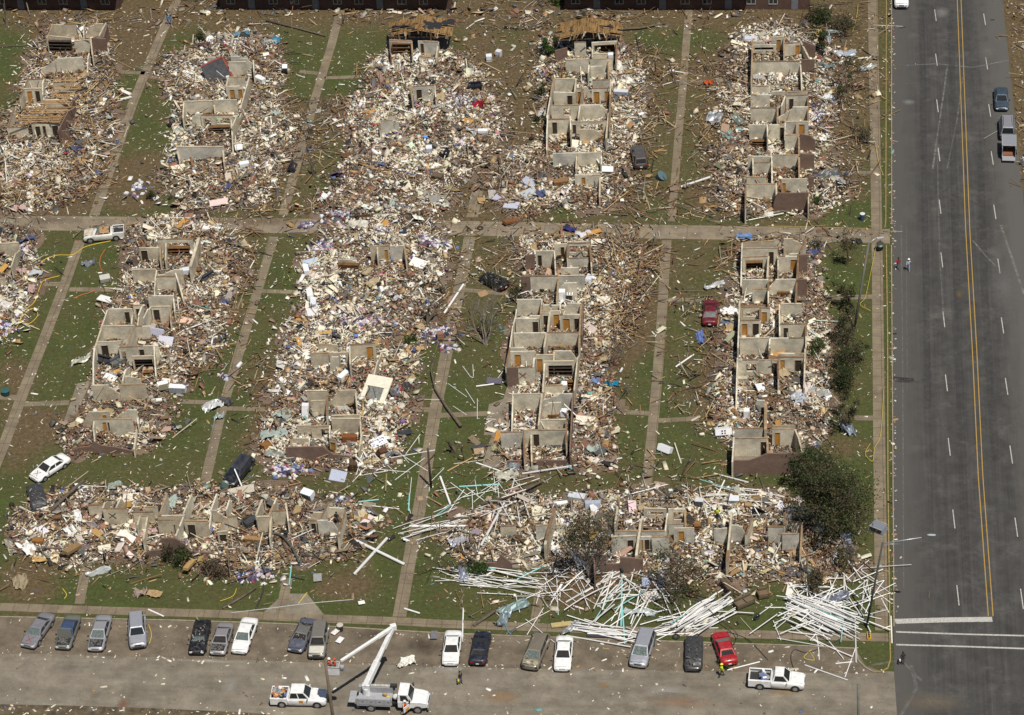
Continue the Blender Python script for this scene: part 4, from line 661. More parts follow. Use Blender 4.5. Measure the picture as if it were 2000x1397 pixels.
# ---- brick houses still standing along the far edge
M_FARB = block_mat('far_brick', (0.115, 0.058, 0.042), (0.09, 0.048, 0.036), (0.15, 0.11, 0.09), .2, .075, .01, .3); M_SHING = plain('dark_shingles', (0.06, 0.055, 0.052), .95, 0, .35, 1.5)
M_GLASS = plain('window_glass', (0.03, 0.035, 0.04), .12, 0, .1, 1, .6)
for i, (xa, xb, lab) in enumerate(((-140, 234, 'brown brick house with a deep shaded eave at the far left edge of the view'), (431, 880, 'brown brick house standing behind the shingled torn roof'), (1103, 1582, 'long brown brick house with a deep shaded eave at the far edge of the view'))):
    A = at(xa, 18); B = at(xb, 19); t = (B-A).normalized(); n = Vector((-t.y, t.x, 0)); ln = (B-A).length; dp = 9.0
    o = empty('brick_house', A, lab, 'house', 'brick houses left standing at the far edge', (0, 0, math.atan2(t.y, t.x)))
    mb = MB()
    nd = int(ln/3.1); xs = [1.0+3.1*q for q in range(nd)]
    def ubox(x0, x1, y0, y1, z0, z1):
        i0 = len(mb.f); mb.box(((x0+x1)/2, (y0+y1)/2, (z0+z1)/2), (x1-x0, y1-y0, z1-z0))
        for fi in range(i0, len(mb.f)):
            vs = [mb.v[k] for k in mb.f[fi]]; mb.uv[fi] = [(v[0]+v[1], v[2]) for v in vs]
    ubox(0, ln, 0, dp, -.05, 2.7); obj('wall', mb.mesh('wall', M_FARB), o)
    for q, x in enumerate(xs):
        m2 = MB(); dr = q % 3 == 1
        if dr: m2.box((x+.5, -.03, 1.1), (.95, .1, 2.1)); w_ = obj('door', m2.mesh('door', plain('grey_door', (.16, .17, .19), .7)), o); m3 = MB(); m3.box((x+.85, -.1, 1.05), (.08, .06, .08)); obj('handle', m3.mesh('handle', M_KNOB), w_)
        else:
            for a, b_ in ((0, .05), (0, 1.15)): m2.box((x+.6, -.02, .85+b_), (1.3, .1, .09))
            for a in (-.6, 0, .6): m2.box((x+.6+a, -.02, 1.425), (.08, .1, 1.06))
            w_ = obj('window', m2.mesh('window', M_LW), o); m3 = MB(); m3.box((x+.6, -.012, 1.425), (1.2, .04, 1.05)); obj('pane', m3.mesh('pane', M_GLASS), w_)
    mb = MB(); e = .2; pl = ln-8.5 if i == 2 else ln        # hipped roof; the deep eave in front shades the facade
    mb.hexa([(-e, -.2, 2.7), (ln+e, -.12, 2.7), (ln+e, dp+e, 2.7), (-e, dp+e, 2.7)], [(-e+4, dp/2-.4, 5.0), (ln+e-4, dp/2-.4, 5.0), (ln+e-4, dp/2+.4, 5.0), (-e+4, dp/2+.4, 5.0)]); rf = obj('roof', mb.mesh('roof', M_SHING), o)
    mb = MB(); mb.hexa([(0, -1.15, 2.5), (pl, -1.15, 2.5), (pl, -.215, 2.6), (0, -.215, 2.6)], [(0, -1.15, 2.58), (pl, -1.15, 2.58), (pl, -.215, 2.69), (0, -.215, 2.69)]); obj('eave', mb.mesh('eave', M_SHING), o)

# ================================================================== RUBBLE
PAL = {'cream': (.71, .64, .49), 'white': (.80, .775, .71), 'ivory': (.56, .50, .385), 'grey': (.33, .31, .27), 'slate': (.12, .115, .11), 'brick': (.25, .125, .085), 'pink': (.37, .26, .185), 'wood': (.38, .25, .12), 'brown': (.17, .10, .05), 'weathered': (.25, .205, .15),
       'black': (.03, .028, .027), 'tan': (.45, .34, .19), 'blue': (.10, .15, .33), 'red': (.33, .04, .05), 'teal': (.16, .33, .31), 'purple': (.20, .11, .28), 'rose': (.55, .22, .30), 'earth': (.20, .15, .09)}
PN = list(PAL); PC = np.array([PAL[k] for k in PN])
def wts(**k): a = np.array([k.get(n, 0.0) for n in PN], float); return a/a.sum()
W_CREAM = wts(cream=26, white=10, ivory=16, grey=12, slate=6, brick=5, pink=10, wood=6, brown=6, weathered=7, black=4, tan=5, blue=1, red=.5, teal=1)
W_CLOTH = wts(cream=26, white=13, ivory=12, grey=12, slate=7, brick=3, pink=7, wood=5, brown=4, weathered=5, black=5, tan=4, blue=2, red=1.5, teal=1, purple=.8, rose=.6)
W_BRICK = wts(cream=15, white=5, ivory=10, grey=11, slate=7, brick=14, pink=20, wood=6, brown=7, weathered=5, black=3, tan=4, blue=1, teal=.7)
W_WOOD = wts(cream=8, white=6, ivory=6, grey=8, slate=9, brick=6, pink=4, wood=20, brown=16, weathered=12, black=6, tan=9, blue=1, red=.5, teal=1)
W_PLANK = wts(cream=9, white=7, ivory=8, wood=22, brown=17, weathered=18, tan=11, grey=5, slate=3)
W_PLANKB = wts(wood=26, brown=28, weathered=20, tan=12, ivory=2, white=1.5, grey=3, brick=10)
W_DARK = wts(grey=10, slate=12, brick=16, pink=12, brown=16, weathered=16, black=7, wood=10, ivory=6, earth=12, cream=4)
W_PALE = wts(cream=30, white=18, ivory=16, pink=6, tan=4, grey=4)
ZI = {'A1': (W_WOOD, 7, 3.0, 'the far left ruin'), 'A2': (W_CREAM, 9, 1.6, 'the ruin with the fallen red edged panel'), 'A3': (W_CLOTH, 13, 1.0, 'the flattened ruin with the shingled roof'), 'A4': (W_CREAM, 9, 1.6, 'the ruin with the plywood roof'), 'A5': (W_CREAM, 8, 1.5, 'the far ruin nearest the avenue'),
      'B0': (W_CLOTH, 7, 1.2, 'the ruin cut by the left edge'), 'B1': (W_BRICK, 9, 1.4, 'the ruin with the red and white panel'), 'B2': (W_CLOTH, 12, 1.2, 'the ruin under the big white panel'), 'B3': (W_BRICK, 9, 1.4, 'the many roomed ruin with brown doors'), 'B4': (W_CREAM, 9, 1.5, 'the ruin with the stepped brick end'),
      'C1': (W_BRICK, 9, 1.5, 'the near ruin on the left'), 'C2': (W_CREAM, 9, 1.4, 'the near ruin on the right'), 'D': (W_WOOD, 2.5, 1.2, 'the far brick houses')}
def sample(P, dens):
    P = np.array(P); lo, hi = P.min(0), P.max(0); n = int((hi-lo).prod()*dens)
    q = rng.uniform(lo, hi, (n, 2)); return q[_inpoly(q[:, 0], q[:, 1], [tuple(p) for p in P])]
def soft(P, dens, spread=1.2):
    q = sample(P, dens); q = q[(rng.random(len(q)) < np.clip(.35+1.1*vnoise(q[:, 0], q[:, 1], 3.3, 41), 0, 1))]; q = q[samp(EDGE, q[:, 0], q[:, 1]) > (.50 if dens > 2.5 else .0)*rng.uniform(.6, 1.25, len(q))]; return q+rng.normal(0, spread*1.3, q.shape)*(rng.random((len(q), 1)) < .34)
def inner(P, amp=.9, sc=1.0):
    return P
BIG = []                                                       # candidates that become objects of their own: (kind, pos, half, yaw, tx, ty, colour name, place)
def pieces(pts, wt, kind, place, lift=0.0, keep=True):
    n = len(pts)
    if n == 0: return None
    ci = rng.choice(len(PN), n, p=wt)
    f = vnoise(pts[:, 0], pts[:, 1], 5.0, 31)*.6+vnoise(pts[:, 0], pts[:, 1], 2.0, 32)*.4     # the heap is patchy: pale masonry here, dark timber and earth there
    ci = np.where(rng.random(n) < .16, rng.choice([PN.index('black'), PN.index('slate'), PN.index('brown'), PN.index('earth')], n), ci)
    dk = rng.choice(len(PN), n, p=W_DARK); lt = rng.choice(len(PN), n, p=W_PALE) if wt is not W_PLANKB else ci; r_ = rng.random(n); ci = np.where((f < .42) & (r_ < .75), dk, np.where((f > .60) & (r_ < .6), lt, ci))
    col = PC[ci]*np.exp(rng.normal(0, .16, (n, 1)))*(1+rng.normal(0, .03, (n, 3)))
    if kind == 'chunk':
        s = np.minimum(np.exp(rng.normal(-3.0, .60, n)), .28); h = np.stack([s*rng.uniform(.8, 1.8, n), s*rng.uniform(.6, 1.1, n), s*rng.uniform(.35, .8, n)], 1); ti = .5
    elif kind == 'plank':
        l = np.exp(rng.normal(-.05 if place and 'heap' in place else -.58, .6, n)); h = np.stack([np.clip(l, .15, 2.6), rng.uniform(.022, .065, n), rng.uniform(.015, .04, n)], 1); ti = .22
    else:
        h = np.stack([np.exp(rng.normal(-.95, .42, n)), np.exp(rng.normal(-1.4, .4, n)), rng.uniform(.01, .06, n)], 1); ti = .3
    steep = rng.random(n) < (.07 if kind == 'plank' else 0)
    yaw = rng.uniform(0, np.pi*2, n); tx = rng.normal(0, ti, n); ty = np.where(steep, rng.uniform(.5, 1.3, n), rng.normal(0, ti, n))
    z = samp(HM, pts[:, 0], pts[:, 1])+h[:, 2]*.7+rng.uniform(0, .12, n)+np.abs(np.sin(ty))*h[:, 0]*.55+lift
    c = np.concatenate([pts, z[:, None]], 1)
    big = np.zeros(n, bool)
    if keep and place:
        ar = h[:, 0]*h[:, 1]*(1+.012*(60-pts[:, 1])); k = {'chunk': .022, 'plank': .07, 'sheet': .22}[kind]
        for i in np.nonzero(ar > k)[0]: BIG.append((kind, ar[i], c[i], h[i], yaw[i], tx[i], ty[i], PN[ci[i]], col[i], place)); big[i] = True
    q = ~big
    return boxes(c[q], h[q], yaw[q], tx[q], ty[q], col[q])
STUFF = {}
def stow(key, bx):
    if bx: STUFF.setdefault(key, []).append(bx)
for k, (wt, dc, dp, place) in ZI.items():
    P = ZW[k]
    stow(k, pieces(soft(P, dc*4.0, 1.1), wt, 'chunk', place)); stow(k, pieces(soft(P, dp*2.4, 1.1), W_PLANK, 'plank', place, .05)); stow(k, pieces(soft(P, .75, .6), wt, 'sheet', place, .05))
SD = {'G1': (2.6, 3.4), 'G2': (1.6, 1.2), 'G3': (2.2, 1.5), 'G4': (1.6, 1.3), 'G5': (2.2, .9), 'G6': (2, 1.2), 'H1': (2.0, .9), 'H2': (1.4, .9), 'H3': (3.0, 11.0), 'H4': (1.8, 1.2), 'H5': (2.2, 1.0), 'K1': (1.0, .35), 'K2': (1.4, .3), 'K3': (1.6, .45), 'K4': (.9, .2), 'M1': (.7, .5), 'R1': (2.0, .9), 'A0': (1.2, .5)}
SPL = {'G1': 'ground below the far left ruin', 'G2': 'grass left of the flattened ruin', 'G3': 'grass between the shingled and plywood roofs', 'G4': 'grass right of the plywood roof', 'G5': 'verge of the far avenue', 'G6': 'ground by the far houses', 'H1': 'grass right of the red and white panel', 'H2': 'grass beside the broken tree', 'H3': 'brown heap by the lane', 'H4': 'grass near the red car', 'H5': 'grass left of the big white panel',
       'K1': 'grass behind the near row', 'K2': 'grass among the white pipes', 'K3': 'grass before the near left ruin', 'K4': 'grass behind the near left ruin', 'M1': 'concrete lane', 'R1': 'bare verge at the right edge', 'A0': 'far lawn'}
for k, (dc, dp) in SD.items():
    w2 = W_WOOD if k[0] in 'GHMRA' else W_CREAM
    stow(k, pieces(soft(SW[k], dc, 1.5), w2, 'chunk', None)); stow(k, pieces(soft(SW[k], dp*1.9, 1.5), W_PLANKB, 'plank', SPL[k])); stow(k, pieces(soft(SW[k], .09, 1.5), w2, 'sheet', SPL[k]))
# fine litter over the lawns
LAWN = [[(-60, 20), (1730, 20), (1730, 1190), (-60, 1170)], [(0, 1195), (1700, 1240), (1700, 1290), (0, 1270)], [(1965, -30), (2080, -30), (2080, 500), (2003, 420)]]
wl = wts(cream=20, white=22, ivory=14, grey=10, wood=14, brown=8, weathered=10, pink=5, slate=4, teal=1.5, blue=1)
for i, Pp in enumerate(LAWN):
    P = [tuple(q) for q in atn(Pp)]; q = sample(P, [1.0, .3, 1.2][i]); n = len(q); s = np.exp(rng.normal(-3.2, .5, n)); h = np.stack([s*rng.uniform(.8, 4.5, n), s*.62, s*.3], 1); ci = rng.choice(len(PN), n, p=wl)
    stow('litter', boxes(np.concatenate([q, (samp(HM, q[:, 0], q[:, 1])+.02)[:, None]], 1), h, rng.uniform(0, 6.28, n), rng.normal(0, .15, n), rng.normal(0, .15, n), PC[ci]*np.exp(rng.normal(0, .2, (n, 1)))))
# grit and small chips gathered along the avenue kerb and thinly on the street
P = [tuple(q) for q in atn([(1735, 0), (1747, 0), (1752, 1230), (1738, 1230)])]; q = sample(P, 4.0); n = len(q); s = np.exp(rng.normal(-2.9, .5, n)); h = np.stack([s*rng.uniform(.8, 2.6, n), s*.8, s*.4], 1)
stow('litter', boxes(np.concatenate([q, np.full((n, 1), .04)], 1), h, rng.uniform(0, 6.28, n), rng.normal(0, .15, n), rng.normal(0, .15, n), PC[rng.choice(len(PN), n, p=W_BRICK)]))
P = [tuple(q) for q in atn([(-20, 1265), (1740, 1310), (1740, 1400), (-20, 1400)])]; q = sample(P, .3); n = len(q); s = np.exp(rng.normal(-3.0, .5, n)); h = np.stack([s*rng.uniform(.8, 2.6, n), s*.8, s*.4], 1)
stow('litter', boxes(np.concatenate([q, np.full((n, 1), .03)], 1), h, rng.uniform(0, 6.28, n), rng.normal(0, .1, n), rng.normal(0, .1, n), PC[rng.choice(len(PN), n, p=wl)]))
for band, dn in (([(-20, 1270), (852, 1296), (1400, 1306), (1740, 1309), (1740, 1316), (1400, 1314), (852, 1306), (-20, 1281)], 3.0), ([(-20, 1207), (860, 1240), (1550, 1264), (1550, 1272), (860, 1250), (-20, 1215)], 2.5), ([(-20, 1376), (500, 1390), (560, 1400), (-20, 1400)], 3.0), ([(1150, 1262), (1700, 1275), (1700, 1310), (1150, 1300)], 1.2)):
    P = [tuple(q) for q in atn(band)]; q = sample(P, dn); n = len(q); s = np.exp(rng.normal(-3.1, .5, n)); h = np.stack([s*rng.uniform(.8, 3.5, n), s*.8, s*.4], 1)
    stow('litter', boxes(np.concatenate([q, np.full((n, 1), .035)], 1), h, rng.uniform(0, 6.28, n), rng.normal(0, .1, n), rng.normal(0, .1, n), PC[rng.choice(len(PN), n, p=wl)]))
# the mounds themselves
for k, P in ZW.items():
    P = np.array(P); i0 = max(0, int((P[:, 0].min()-3-GX0)/GD)); i1 = min(GNX-1, int((P[:, 0].max()+3-GX0)/GD)); j0 = max(0, int((P[:, 1].min()-3-GY0)/GD)); j1 = min(GNY-1, int((P[:, 1].max()+3-GY0)/GD))
    xs_, ys_ = np.meshgrid(np.arange(i0, i1+1), np.arange(j0, j1+1), indexing='ij'); Z = HM[i0:i1+1, j0:j1+1]; X = GX0+GD*xs_; Y = GY0+GD*ys_; own = blur(_inpoly(X, Y, [tuple(p) for p in P])*1.0, 2) > .02
    ny_ = xs_.shape[1]; idx = (np.arange(xs_.shape[0])[:, None]*ny_+np.arange(ny_)[None]); qd = np.stack([idx[:-1, :-1], idx[1:, :-1], idx[1:, 1:], idx[:-1, 1:]], -1).reshape(-1, 4)
    ok = ((Z > .02) & own).ravel(); qd = qd[ok[qd].any(1)]
    t = vnoise(X, Y, .9, 21)[..., None]; u = vnoise(X, Y, 2.7, 22)[..., None]; base = (np.array((.075, .055, .037))*(1-t)+np.array((.19, .145, .10))*t)*(1-u*.5)+np.array((.24, .15, .11))*u*.45
    vv = np.stack([X, Y, np.maximum(Z, 0)-.03], -1).reshape(-1, 3); used = np.unique(qd); rm = -np.ones(len(vv), int); rm[used] = np.arange(len(used))
    stow(k, (vv[used], rm[qd], base.reshape(-1, 3)[used]))
NAMEK = lambda k: 'rubble' if k in ZI else 'litter'
for k, L_ in STUFF.items():
    off = 0; vs, fs, cs = [], [], []
    for v, f, c in L_: vs.append(v); fs.append(f+off); cs.append(c); off += len(v)
    o = obj(NAMEK(k), np_mesh(NAMEK(k), np.concatenate(vs), np.concatenate(fs), M_STUFF, np.clip(np.concatenate(cs), .01, .85)))
    tag(o, ('broken masonry and splintered wood heaped on '+ZI[k][3]) if k in ZI else ('small splinters and scraps strewn over the '+SPL[k] if k in SPL else 'fine scraps scattered over all the lawns and kerbs'), 'rubble' if k in ZI else 'litter', None, 'stuff')
# the largest pieces as objects
UNIT = []
for q in range(8):
    v, f, c = boxes(np.zeros((1, 3)), np.ones((1, 3))*.5, np.zeros(1), np.zeros(1), np.zeros(1), np.ones((1, 3)), .16 if q < 5 else .05); UNIT.append(np_mesh('piece', v, f, M_OBJ))
KN = {'chunk': ('broken_block', 'block', 'broken blocks'), 'plank': ('plank', 'plank', 'loose planks'), 'sheet': ('scrap_sheet', 'sheet', 'loose sheets and panels')}
CN = {'cream': 'cream', 'white': 'white', 'ivory': 'ivory', 'grey': 'grey', 'slate': 'dark grey', 'brick': 'brick red', 'pink': 'pinkish', 'wood': 'light brown', 'brown': 'dark brown', 'weathered': 'weathered', 'black': 'black', 'tan': 'tan', 'blue': 'blue', 'red': 'red', 'teal': 'teal', 'purple': 'purple', 'rose': 'pink', 'earth': 'earth brown'}
left = {}
for kind in KN:
    L_ = sorted([b for b in BIG if b[0] == kind], key=lambda b: -b[1])
    for i, b in enumerate(L_):
        _, ar, c, h, yaw, tx, ty, cn, col, place = b
        if i < 300:
            o = bpy.data.objects.new(KN[kind][0], UNIT[rnd.randrange(5) if kind == 'chunk' else 5+rnd.randrange(3)]); COL.objects.link(o); o.location = c; o.scale = h*2; o.rotation_euler = (tx, ty, yaw); o.color = (*np.clip(col, .01, .85), 1)
            w_ = {'chunk': 'broken block', 'plank': 'long plank' if h[0] > 1.1 else 'short plank', 'sheet': 'flat loose panel'}[kind]
            tag(o, f'{CN[cn]} {w_} lying on the {place[4:] if place.startswith("the ") else place}', KN[kind][1], f'{KN[kind][2]} on the {place[4:] if place.startswith("the ") else place}')
        else: left.setdefault(kind, []).append(b)
for kind, L_ in left.items():
    v, f, c = boxes(np.array([b[2] for b in L_]), np.array([b[3] for b in L_]), np.array([b[4] for b in L_]), np.array([b[5] for b in L_]), np.array([b[6] for b in L_]), np.array([b[8] for b in L_]))
    tag(obj(KN[kind][0], np_mesh(KN[kind][0], v, f, M_STUFF, np.clip(c, .01, .85))), 'smaller '+KN[kind][2]+' among the rubble', KN[kind][1], None, 'stuff')
# ---- white plastic pipes thrown over the near right corner
M_PIPE = objcol_mat('plastic_pipe', .5, .1, 2.0, .4)
PIPE = []
for amp in (0, 0, 0, 0, .6, -.8, 1.6):                   # straight lengths and ones bowed by their own weight
    mb = MB(); mb.loft([[(-.5+i/8, amp*(1-(i/4-1)**2)+.5*math.cos(q*math.pi/4), .5*math.sin(q*math.pi/4)) for q in range(8)] for i in range(9)]); PIPE.append(mb.mesh('white_pipe', M_PIPE, True))
PIPES = []
def pipe(a, b, r=.06, col=(.80, .79, .76), where='', z0=0.0, z1=None): PIPES.append((a, b, r, col, where, z0, z0 if z1 is None else z1))
def bundle(c, d, n, L0, sx, sy, ang, where, r=(.05, .10), stack=.5):
    c = at(*c); a0 = math.atan2((at(*d)-c).y, (at(*d)-c).x)
    for i in range(n):
        a = a0+rnd.gauss(0, ang); l = L0*rnd.uniform(.45, 1.12)*.5; u = Vector((math.cos(a0), math.sin(a0), 0)); v = Vector((-u.y, u.x, 0)); p = c+u*rnd.gauss(0, sx)+v*rnd.gauss(0, sy); q = Vector((math.cos(a), math.sin(a), 0))*l; rr = rnd.uniform(*r)*(.84 if where in (WC, WM) else .70)
        z = hm(p.x, p.y)+rr+rnd.uniform(0, stack); dz = rnd.gauss(0, .10)*l*.4; pipe(p-q, p+q, rr, (.80, .79, .76) if rnd.random() > .04 else (.25, .55, .52), where, max(rr, z-dz), max(rr, z+dz))
WC, WM, WL_, WG = 'the dense corner heap under the leaning lamp post', 'the loose bundle behind the silver minivan', 'the thin spread in front of the bare tree', 'the grass behind the near row'
bundle((1606, 1212), (1673, 1241), 62, 7.0, 1.0, 1.1, .05, WC, (.055, .10), .7)
bundle((1590, 1182), (1640, 1150), 46, 5.6, 2.2, 1.6, .75, WC, (.045, .075), .6)
bundle((1650, 1165), (1690, 1150), 34, 5.0, 2.6, 1.8, 1.3, WC, (.045, .07), .4)
bundle((1378, 1205), (1430, 1172), 46, 6.6, 1.0, .85, .06, WM, (.055, .10), .7)
bundle((1330, 1228), (1400, 1215), 22, 6.0, 2.4, .9, .2, WM, (.05, .08), .3)
bundle((1215, 1180), (1275, 1125), 30, 6.2, 1.6, 2.2, .3, WM, (.05, .10), .5)
bundle((1180, 1236), (1260, 1250), 26, 6.5, 1.4, .5, .12, WM, (.06, .10), .4)
bundle((1270, 1150), (1300, 1190), 16, 5.5, 2.4, 1.6, .9, WM, (.045, .08), .4)
bundle((965, 1135), (1060, 1150), 36, 5.5, 2.3, .9, .16, WL_, (.04, .07), .4)
bundle((1080, 1170), (1110, 1220), 26, 5.5, 2.6, 2.6, .9, WL_, (.04, .06), .25)
bundle((1150, 1120), (1210, 1100), 20, 5.5, 2.0, 1.5, .9, WL_, (.04, .07), .4)
bundle((985, 1005), (1010, 940), 12, 5.0, 2.2, 1.8, .6, WG, (.035, .075), .7); bundle((880, 1022), (960, 1000), 15, 6.5, 2.6, .8, .12, WG, (.04, .075), .5)
bundle((960, 955), (1000, 940), 12, 4.5, 2.8, 2.2, 1.0, WG, (.03, .05), .3); bundle((880, 960), (900, 900), 12, 4.5, 2.6, 2.4, .7, WG, (.04, .07), .1); bundle((1440, 965), (1530, 985), 8, 5.0, 1.5, .8, .5, WG, (.05, .08), .4)
bundle((740, 900), (760, 880), 9, 4.5, 2.6, 2.2, 1.2, WG, (.04, .06), .05); bundle((1700, 1170), (1720, 1190), 10, 4.5, 1.4, 1.8, .4, WC, (.05, .07), .1); bundle((930, 760), (940, 700), 9, 3.6, 3.0, 1.8, .8, WG, (.035, .05), .05)
bundle((1610, 1255), (1660, 1290), 7, 6.0, 2.0, 1.4, 1.0, WC, (.05, .07), .05); bundle((1400, 985), (1500, 1000), 7, 5, 1.5, .8, .5, WG, (.05, .08), .5)
for a, b, r in (((690, 1058), (790, 1105), .17), ((692, 1124), (756, 1054), .17), ((1005, 937), (980, 1030), .1), ((800, 1030), (915, 1033), .14), ((1020, 930), (1215, 897), .12), ((860, 933), (880, 988), .13), ((985, 990), (940, 1075), .15), ((1105, 1178), (1250, 1100), .1), ((1075, 1010), (1130, 1110), .1),
                ((1100, 1140), (1078, 1170), .1), ((905, 1188), (903, 1255), .08), ((780, 995), (690, 985), .06), ((1670, 1210), (1672, 1296), .09), ((1740, 1205), (1742, 1258), .08), ((1572, 1300), (1656, 1330), .07), ((1632, 1297), (1664, 1294), .06), ((1420, 1310), (1484, 1294), .07), ((1395, 985), (1415, 940), .09), ((1395, 926), (1462, 944), .09), ((930, 905), (1000, 930), .09), ((1320, 718), (1355, 694), .1), ((1330, 367), (1388, 348), .16), ((850, 880), (720, 905), .06), ((868, 615), (905, 558), .14), ((840, 600), (870, 575), .05)):
    A, B = at(*a), at(*b); pipe(A, B, r, (.8, .79, .76), 'the open ground', hm(A.x, A.y)+r, hm(B.x, B.y)+r+.02)
for a, b in (((700, 982), (740, 978)), ((660, 1030), (662, 1055)), ((570, 1100), (565, 1145)), ((897, 952), (975, 948)), ((800, 965), (798, 1000)), ((850, 1010), (880, 990)), ((1215, 1125), (1213, 1225)), ((1010, 1133), (1066, 1106)), ((930, 756), (965, 752)), ((1120, 1185), (1140, 1192)), ((790, 1190), (820, 1200)), ((290, 1192), (320, 1206)), ((1215, 1180), (1220, 1260)), ((950, 1125), (968, 1116))):
    A, B = at(*a), at(*b); pipe(A, B, .09, (.25, .58, .55), 'the open ground', hm(A.x, A.y)+.1, hm(B.x, B.y)+.15)
PIPES.sort(key=lambda p: -(p[1]-p[0]).length*p[2])
rest = MB()
for i, (a, b, r, col, where, z0, z1) in enumerate(PIPES):
    A = Vector((a.x, a.y, z0)); B = Vector((b.x, b.y, z1)); d = B-A
    if i < 300:
        teal = col[0] < .5; k = rnd.choice([.62, .75, .86, .95, 1.0, 1.0])
        o = bpy.data.objects.new('pipe', PIPE[0] if 'open' in where else rnd.choice(PIPE)); COL.objects.link(o); o.location = (A+B)/2; o.scale = (d.length, 2*r, 2*r); o.rotation_euler = d.to_track_quat('X', 'Z').to_euler(); o.color = (col[0]*k, col[1]*k, col[2]*k, 1)
        tag(o, f'{"pale teal" if teal else "thick white" if r > .085 else "thin white"} plastic pipe lying in {where}' if 'open' not in where else f'{"pale teal" if teal else "thick white" if r > .1 else "white"} plastic pipe lying by itself on open ground', 'pipe', 'plastic pipes thrown about '+where)
    else: rest.tube([A, B], r, 6)
if rest.v: o = obj('pipe', rest.mesh('pipe', plain('white_plastic', (.8, .79, .76), .5, 0, .1, 2))); tag(o, 'thinnest white pipes scattered among the larger ones', 'pipe', None, 'stuff')
# ================================================================== VEHICLES
def paint(name, c, metal=0.25, rough=.32):
    if name in MATS: return MATS[name]
    mt, nt, b = nmat(name, rough, metal, .5); b.inputs['Coat Weight'].default_value = .35; b.inputs['Coat Roughness'].default_value = .15
    f = noise(nt, 2.2, 5.0, .7); q = mix(nt, c, tuple(x*.6+.06*k for x, k in zip(c, (.85, .72, .55))), ramp(nt, f, [(.42, 0.0), (.72, .85)])); L(nt, ramp(nt, f, [(.4, rough), (.7, .75)]), b.inputs['Roughness'])
    if metal: bump(nt, b, noise(nt, 1.3, 3, .5), .5, .08)
    L(nt, q, b.inputs['Base Color']); MATS[name] = mt; return mt
M_TYRE = plain('tyre_rubber', (.022, .021, .02), .9, 0, .2, 4); M_RIM = plain('rim_metal', (.42, .42, .42), .4, .6, .2, 6); M_INT = plain('dark_interior', (.018, .016, .015), .9, 0, .5, 4)
M_GLS = plain('car_glass', (.018, .022, .024), .06, 0, .1, 1, .7); M_CHR = plain('bright_trim', (.55, .55, .54), .3, .7, .1, 4); M_PLASTIC = plain('black_trim', (.03, .03, .03), .6, 0, .2, 4)
M_TAIL = plain('tail_lamp', (.30, .015, .012), .25, 0, .1, 3); M_LAMP = plain('head_lamp', (.62, .62, .60), .15, 0, .1, 3, .7); M_PLT = plain('plate_white', (.7, .7, .68), .5, 0, .05, 3); M_ENG = plain('engine_metal', (.12, .115, .11), .6, .2, .7, 7)
def _crk():
    mt, nt, b = nmat('shattered_glass', .25, 0, .6); v = N(nt, 'ShaderNodeTexVoronoi', feature='DISTANCE_TO_EDGE'); v.inputs['Scale'].default_value = 7.0; ge = N(nt, 'ShaderNodeNewGeometry'); L(nt, ge.outputs['Position'], v.inputs['Vector'])
    q = ramp(nt, v.outputs['Distance'], [(0.02, (.22, .26, .245)), (.12, (.045, .06, .056))]); q = mix(nt, q, (.11, .14, .13), ramp(nt, noise(nt, 2.0, 3), [(.4, 0.0), (.7, .8)])); L(nt, q, b.inputs['Base Color']); return mt
M_CRK = _crk()
KIND = {  # length, width, belt, roof, hood height, cowl x, roof front x, roof rear x, deck x, bed start
 'sedan': (4.85, 1.84, .94, 1.43, .80, 1.12, .30, -.95, -1.62, None), 'minivan': (5.0, 1.96, 1.05, 1.74, .92, 1.55, .62, -2.18, -2.42, None), 'suv': (4.75, 1.88, 1.08, 1.76, 1.0, 1.12, .52, -2.1, -2.32, None),
 'pickup': (5.7, 1.98, 1.18, 1.88, 1.08, 1.35, .72, -.18, -.42, -.52), 'extcab': (5.75, 1.98, 1.18, 1.88, 1.08, 1.25, .60, -.75, -1.0, -1.1), 'van': (5.3, 2.0, 1.15, 2.05, 1.0, 1.85, 1.05, -2.45, -2.6, None)}
def tyre(parent, x, y, r=.33, wd=.22, rim=True):
    mb = MB(); sg = 1 if y > 0 else -1; mb.loft([[(x+r*k*math.cos(a), y+q*wd/2, r+r*k*math.sin(a)) for a in [i*math.pi/8 for i in range(16)]] for q, k in ((-1, .86), (-.7, 1), (.7, 1), (1, .86))])
    wv = obj('wheel', mb.mesh('wheel', M_TYRE), parent)
    if rim: m2 = MB(); m2.loft([[(x+r*.6*k*math.cos(a), y+sg*q, r+r*.6*k*math.sin(a)) for a in [i*math.pi/6 for i in range(12)]] for q, k in ((wd*.3, 1), (wd*.5+.012, 1), (wd*.5+.02, .5))]); obj('rim', m2.mesh('rim', M_RIM), wv)
